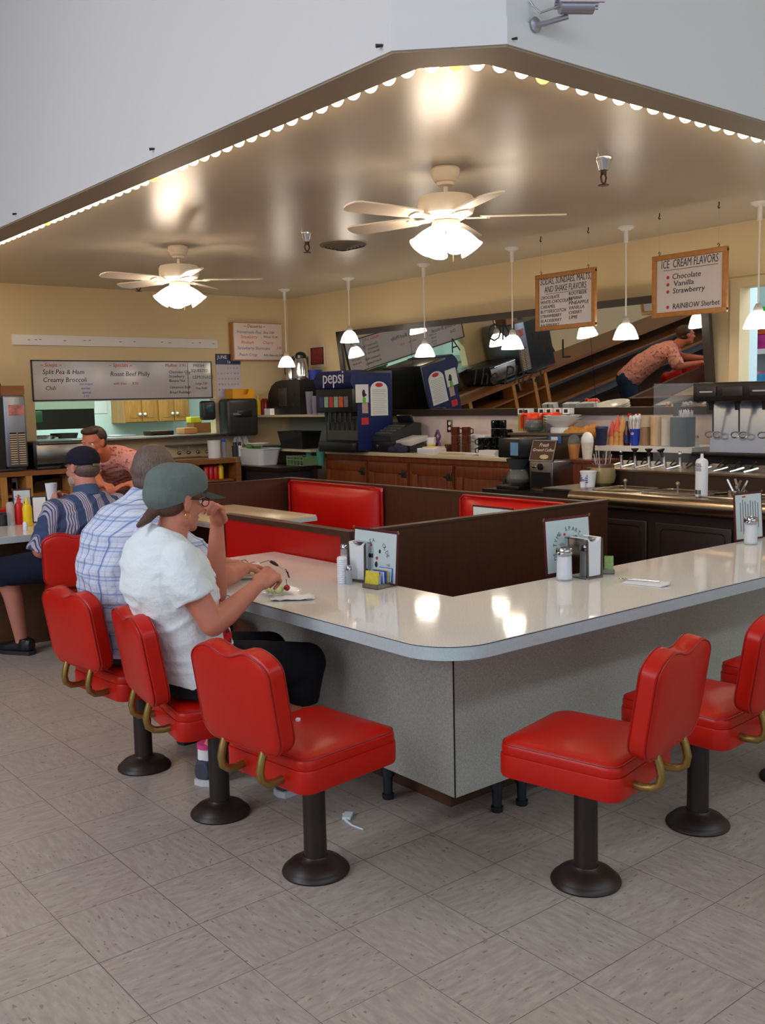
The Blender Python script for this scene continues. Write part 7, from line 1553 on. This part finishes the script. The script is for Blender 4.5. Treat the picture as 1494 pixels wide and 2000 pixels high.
# =================== man in the dark cap at the left counter
w = thing('person', 'man in dark navy cap and striped shirt seated at the left counter', 'person', (2.27, 5.70, 0.0))
hc = V(2.315, 5.68, 1.150); F = V(-0.42, 0.88, -0.12); U = V(0, 0.12, 0.99)
b = Body(); b.head(hc, F, U, 1.03); b.cone((2.32, 5.64, 0.97), 0.066, (2.32, 5.66, 1.08), 0.062)
b.loft([((2.28, 5.73, 0.51), 0.17, 0.11, 0.11), ((2.29, 5.68, 0.68), 0.17, 0.13, 0.12), ((2.31, 5.65, 0.84), 0.18, 0.12, 0.12), ((2.32, 5.63, 0.94), 0.17, 0.10, 0.10), ((2.32, 5.64, 1.0), 0.10, 0.06, 0.06)], V(1, 0, 0))
sR, eR, wR = V(2.51, 5.64, 0.915), V(2.50, 5.93, 0.79), V(2.30, 5.93, 0.94); sL, eL, wL = V(2.125, 5.64, 0.915), V(2.035, 5.66, 0.690), V(2.10, 5.88, 0.66)
b.chain([sR, eR, eR*0.7+wR*0.3, wR], [0.058, 0.045, 0.046, 0.028]); b.chain([sL, eL, eL*0.7+wL*0.3, wL], [0.058, 0.047, 0.046, 0.028])
b.hand(wR, V(-0.75, -0.15, 0.55), V(-0.4, -0.6, -0.5), 1, (50, 55, 40)); b.hand(wL, V(0.3, 0.8, -0.2), V(0.2, 0, -1), 1, (30, 40, 30))
lg = ((V(2.18, 5.76, 0.58), V(1.93, 6.02, 0.535), V(2.03, 6.08, 0.10)), (V(2.37, 5.77, 0.58), V(2.38, 6.13, 0.525), V(2.38, 6.10, 0.10)))
for hip, kn, an in lg: b.chain([hip, kn], [0.09, 0.066]); b.chain([kn, kn*0.65+an*0.35+V(0.015, -0.01, 0), an, an+V(0, 0, -0.05)], [0.062, 0.058, 0.038, 0.034])
b.finish('body', sk4, w, 0.007, 2)
s = Body(); s.loft([((2.28, 5.73, 0.52), 0.205, 0.14, 0.120), ((2.285, 5.72, 0.62), 0.205, 0.145, 0.125), ((2.30, 5.69, 0.76), 0.205, 0.145, 0.13), ((2.315, 5.645, 0.87), 0.215, 0.14, 0.135), ((2.32, 5.64, 0.945), 0.20, 0.11, 0.11), ((2.32, 5.645, 0.985), 0.14, 0.08, 0.085), ((2.32, 5.65, 1.01), 0.08, 0.06, 0.062)], V(1, 0, 0))
s.cone(sR, 0.076, sR*0.25+eR*0.75, 0.08, flat1=True); s.chain([sL, sL*0.4+eL*0.6], [0.074, 0.074]); s.cone(sL*0.4+eL*0.6, 0.074, eL+(eL-sL)*0.05, 0.078, flat1=True)
sh_ = s.finish('striped_shirt', m_stripe, w, 0.007, 3, 0.009, fold=0.8)
m = Body(); m.cone((2.32, 5.64, 0.975), 0.088, (2.32, 5.66, 1.045), 0.070, flat0=True, flat1=True); m.finish('collar', cloth('denim blue collar', plain((66, 88, 122))), sh_, 0.006, 1)
p_ = Body(); p_.loft([((2.28, 5.73, 0.490), 0.19, 0.13, 0.125), ((2.28, 5.73, 0.62), 0.19, 0.13, 0.12)], V(1, 0, 0))
for hip, kn, an in lg: p_.chain([hip, kn], [0.105, 0.09]); p_.cone(kn, 0.088, kn*0.86+an*0.14, 0.088, flat1=True)
p_.finish('shorts', m_navy, w, 0.008, 3, 0.006)
for hip, kn, an in lg: shoe(V(an.x, an.y, 0), V(-0.35, 0.6, 0), w, M_('black leather'), M_('ink'), 'shoe', 0.27)
Fn = F.normalized(); Ln = U.cross(Fn).normalized(); Un = Fn.cross(Ln); P = lambda f, l, u: hc+Fn*f*1.03+Ln*l*1.03+Un*u*1.03
c = Body(); c.ell(P(-0.012, 0, 0.045), (0.110, 0.092, 0.085), Fn, Un); cp = c.finish('baseball_cap', m_cap2, w, 0.006, 2, 0.003, cut=[(P(0, 0, 0.020), -(Un*0.97-Fn*0.20)*1.0)])
m = MB(); vs = []
for j in range(n2+1):
    for i in range(n1+1):
        a = R(-62+124*i/n1); f0, l0 = 0.088*math.cos(a), 0.088*math.sin(a); ext = 0.075*j/n2*math.cos(a)**0.5; vs.append(P(f0+ext, l0, 0.035-0.018*j/n2-8*l0*l0*0.15*j/n2))
m._add(vs, [(j*(n1+1)+i, j*(n1+1)+i+1, (j+1)*(n1+1)+i+1, (j+1)*(n1+1)+i) for j in range(n2) for i in range(n1)]); bmesh.ops.solidify(m.bm, geom=list(m.bm.faces), thickness=0.005); m.build('visor', m_cap2, parent=cp, angle=60)
MB().box(P(-0.108, 0, 0.005), (0.05, 0.012, 0.016), rot=Matrix((Ln, Fn, Un)).transposed(), bev=0.003).build('cap_strap', mat('khaki strap', (120, 105, 80), 0.7), parent=cp)
h = Body(); h.ell(P(-0.035, 0, -0.012), (0.074, 0.080, 0.060), Fn, Un); h.finish('hair', h_gr, w, 0.006, 1, 0.002)
h = Body(); h.ell(P(0.062, 0, -0.078), (0.036, 0.040, 0.034), Fn, Un); h.ell(P(0.03, 0.050, -0.065), (0.04, 0.016, 0.03), Fn, Un); h.ell(P(0.03, -0.050, -0.065), (0.04, 0.016, 0.03), Fn, Un); h.finish('beard', h_wh, w, 0.006, 1, 0.002); eyes(hc, F, U, w)
q = wR+V(-0.09, -0.02, 0.065); r = thing('paper_cup', 'white paper cup held up by the man in the dark cap', 'cup', q-V(0, 0, 0.04)); MB().lathe([(0.026, -0.05), (0.036, 0.05), (0.034, 0.05), (0.024, -0.045)], q, 20).build('cup', M_('paper'), r)

# =================== man in pink leaning over the booth end
w = thing('person', 'man with brown hair in a pink patterned shirt leaning over the far booth partition', 'person', (3.45, 7.62, 0.0))
hc = V(2.965, 7.03, 1.245); F = V(-0.80, -0.55, -0.16); U = V(-0.16, -0.10, 0.98)
lat = V(0.70, -0.71, 0); b = Body(); b.head(hc, F, U, 1.0); b.cone((3.09, 7.13, 1.14), 0.064, (3.0, 7.05, 1.20), 0.058)
spn = [V(3.42, 7.55, 0.90), V(3.34, 7.44, 0.99), V(3.22, 7.28, 1.08), V(3.12, 7.16, 1.12)]
b.loft([(spn[0], 0.15, 0.10, 0.11), (spn[1], 0.15, 0.10, 0.11), (spn[2], 0.17, 0.10, 0.11), (spn[3], 0.16, 0.07, 0.09)], lat)
a1, a2 = spn[3]+lat*0.185+V(0.02, 0.02, -0.02), spn[3]-lat*0.185+V(0.02, 0.02, -0.02)
e1, h1 = V(3.35, 6.93, 0.955), V(3.14, 6.79, 0.94); e2, h2 = V(2.99, 7.10, 0.99), V(2.93, 6.84, 0.945)
b.chain([a1, e1, h1], [0.055, 0.044, 0.028]); b.chain([a2, e2, h2], [0.055, 0.044, 0.028])
b.hand(h1, V(-0.9, -0.2, 0), V(0, 0, -1), 1, (10, 15, 10)); b.hand(h2, V(0.2, -0.9, 0), V(0, 0, -1), 1, (40, 40, 30))
for k in (-1, 1):
    hp = V(3.45, 7.60, 0.88)+lat*0.09*k; kn = V(3.46, 7.60, 0.48)+lat*0.10*k; an = V(3.56, 7.74, 0.08)+lat*0.11*k
    b.chain([hp, kn, an], [0.09, 0.062, 0.04])
b.finish('body', sk3, w, 0.008, 2)
s = Body(); s.loft([(V(3.47, 7.62, 0.83), 0.18, 0.13, 0.13), (spn[0], 0.185, 0.14, 0.13), (spn[1], 0.185, 0.14, 0.13), (spn[2], 0.20, 0.13, 0.13), (spn[3]+V(0.02, 0.02, 0), 0.19, 0.10, 0.10), (V(3.08, 7.12, 1.15), 0.10, 0.075, 0.075)], lat)
s.chain([a1, a1*0.4+e1*0.6], [0.078, 0.078]); s.cone(a1*0.4+e1*0.6, 0.078, e1, 0.066, flat1=True); s.cone(a2, 0.078, a2*0.3+e2*0.7, 0.074, flat1=True)
s.finish('pink_shirt', m_pink, w, 0.008, 3, 0.009, fold=0.8)
p_ = Body()
for k in (-1, 1):
    hp = V(3.46, 7.61, 0.86)+lat*0.08*k; kn = V(3.46, 7.60, 0.48)+lat*0.10*k; an = V(3.56, 7.74, 0.10)+lat*0.11*k
    p_.cone(hp, 0.115, kn, 0.083); p_.cone(kn, 0.083, an, 0.07, flat1=True)
p_.finish('jeans', m_jean, w, 0.009, 3, 0.005)
for k in (-1, 1): an = V(3.56, 7.74, 0)+lat*0.11*k; shoe(an, V(-0.7, -0.7, 0), w, M_('black leather'), M_('ink'), 'shoe', 0.27)
Fn = F.normalized(); Ln = U.cross(Fn).normalized(); Un = Fn.cross(Ln); P = lambda f, l, u: hc+Fn*f+Ln*l+Un*u
h = Body(); h.ell(P(-0.028, 0, 0.042), (0.096, 0.086, 0.082), Fn, Un); h.ell(P(0.03, 0, 0.095), (0.062, 0.065, 0.030), Fn, Un); h.ell(P(-0.04, 0, -0.01), (0.068, 0.078, 0.05), Fn, Un); h.finish('hair', h_dk, w, 0.006, 1, 0.003); eyes(hc, F, U, w)
# ------------------------------------------------------------------ light
wd = bpy.data.worlds.new('world'); SC.world = wd; wd.use_nodes = True
wt = wd.node_tree; bg = wt.nodes['Background']
bg.inputs['Color'].default_value = (0.62, 0.80, 1.0, 1); bg.inputs['Strength'].default_value = 0.45
def area(name, loc, size, sy, power, col, target=None, rot=None):
    l = bpy.data.lights.new(name, 'AREA'); l.shape = 'RECTANGLE'; l.size = size; l.size_y = sy; l.energy = power; l.color = col
    o = bpy.data.objects.new(name, l); COL.objects.link(o); o.location = loc
    if target is not None: o.rotation_euler = (Vector(target)-Vector(loc)).to_track_quat('-Z', 'Y').to_euler()
    return o
# daylight through the store front windows behind the camera
area('window_daylight', (0.3, -5.9, 2.1), 11, 2.9, 90, (0.72, 0.86, 1.0), (0.3, 0, 1.9))
area('side_window_daylight', (-5.85, 3.0, 3.3), 9, 1.8, 235, (0.88, 0.90, 1.0), (0, 3.5, 3.0))
# rows of ceiling lights of the shop floor outside the dropped ceiling
area('shop_ceiling_light', (-0.9, 4.0, 4.35), 0.6, 9, 235, (0.90, 0.93, 1.0), (-0.4, 4.0, 0))
area('shop_ceiling_light', (3.2, -1.3, 4.35), 8, 0.6, 95, (0.78, 0.90, 1.0), (3.2, -0.9, 0))
# fluorescent tubes of the kitchen
area('kitchen_tube', (4.6, 11.4, 2.78), 3.6, 0.3, 90, (0.80, 1.0, 0.95), (4.6, 11.4, 0))
# daylight falling on the space beyond the doorway
area('doorway_daylight', (7.9, 2.6, 2.9), 1.6, 2.0, 60, (0.85, 0.93, 1.0), (9.1, 4.9, 1.6))
SC.view_settings.view_transform = 'Standard'; SC.view_settings.look = 'None'; SC.view_settings.gamma = 1; SC.view_settings.exposure = 0.0
SC.view_settings.use_curve_mapping = False
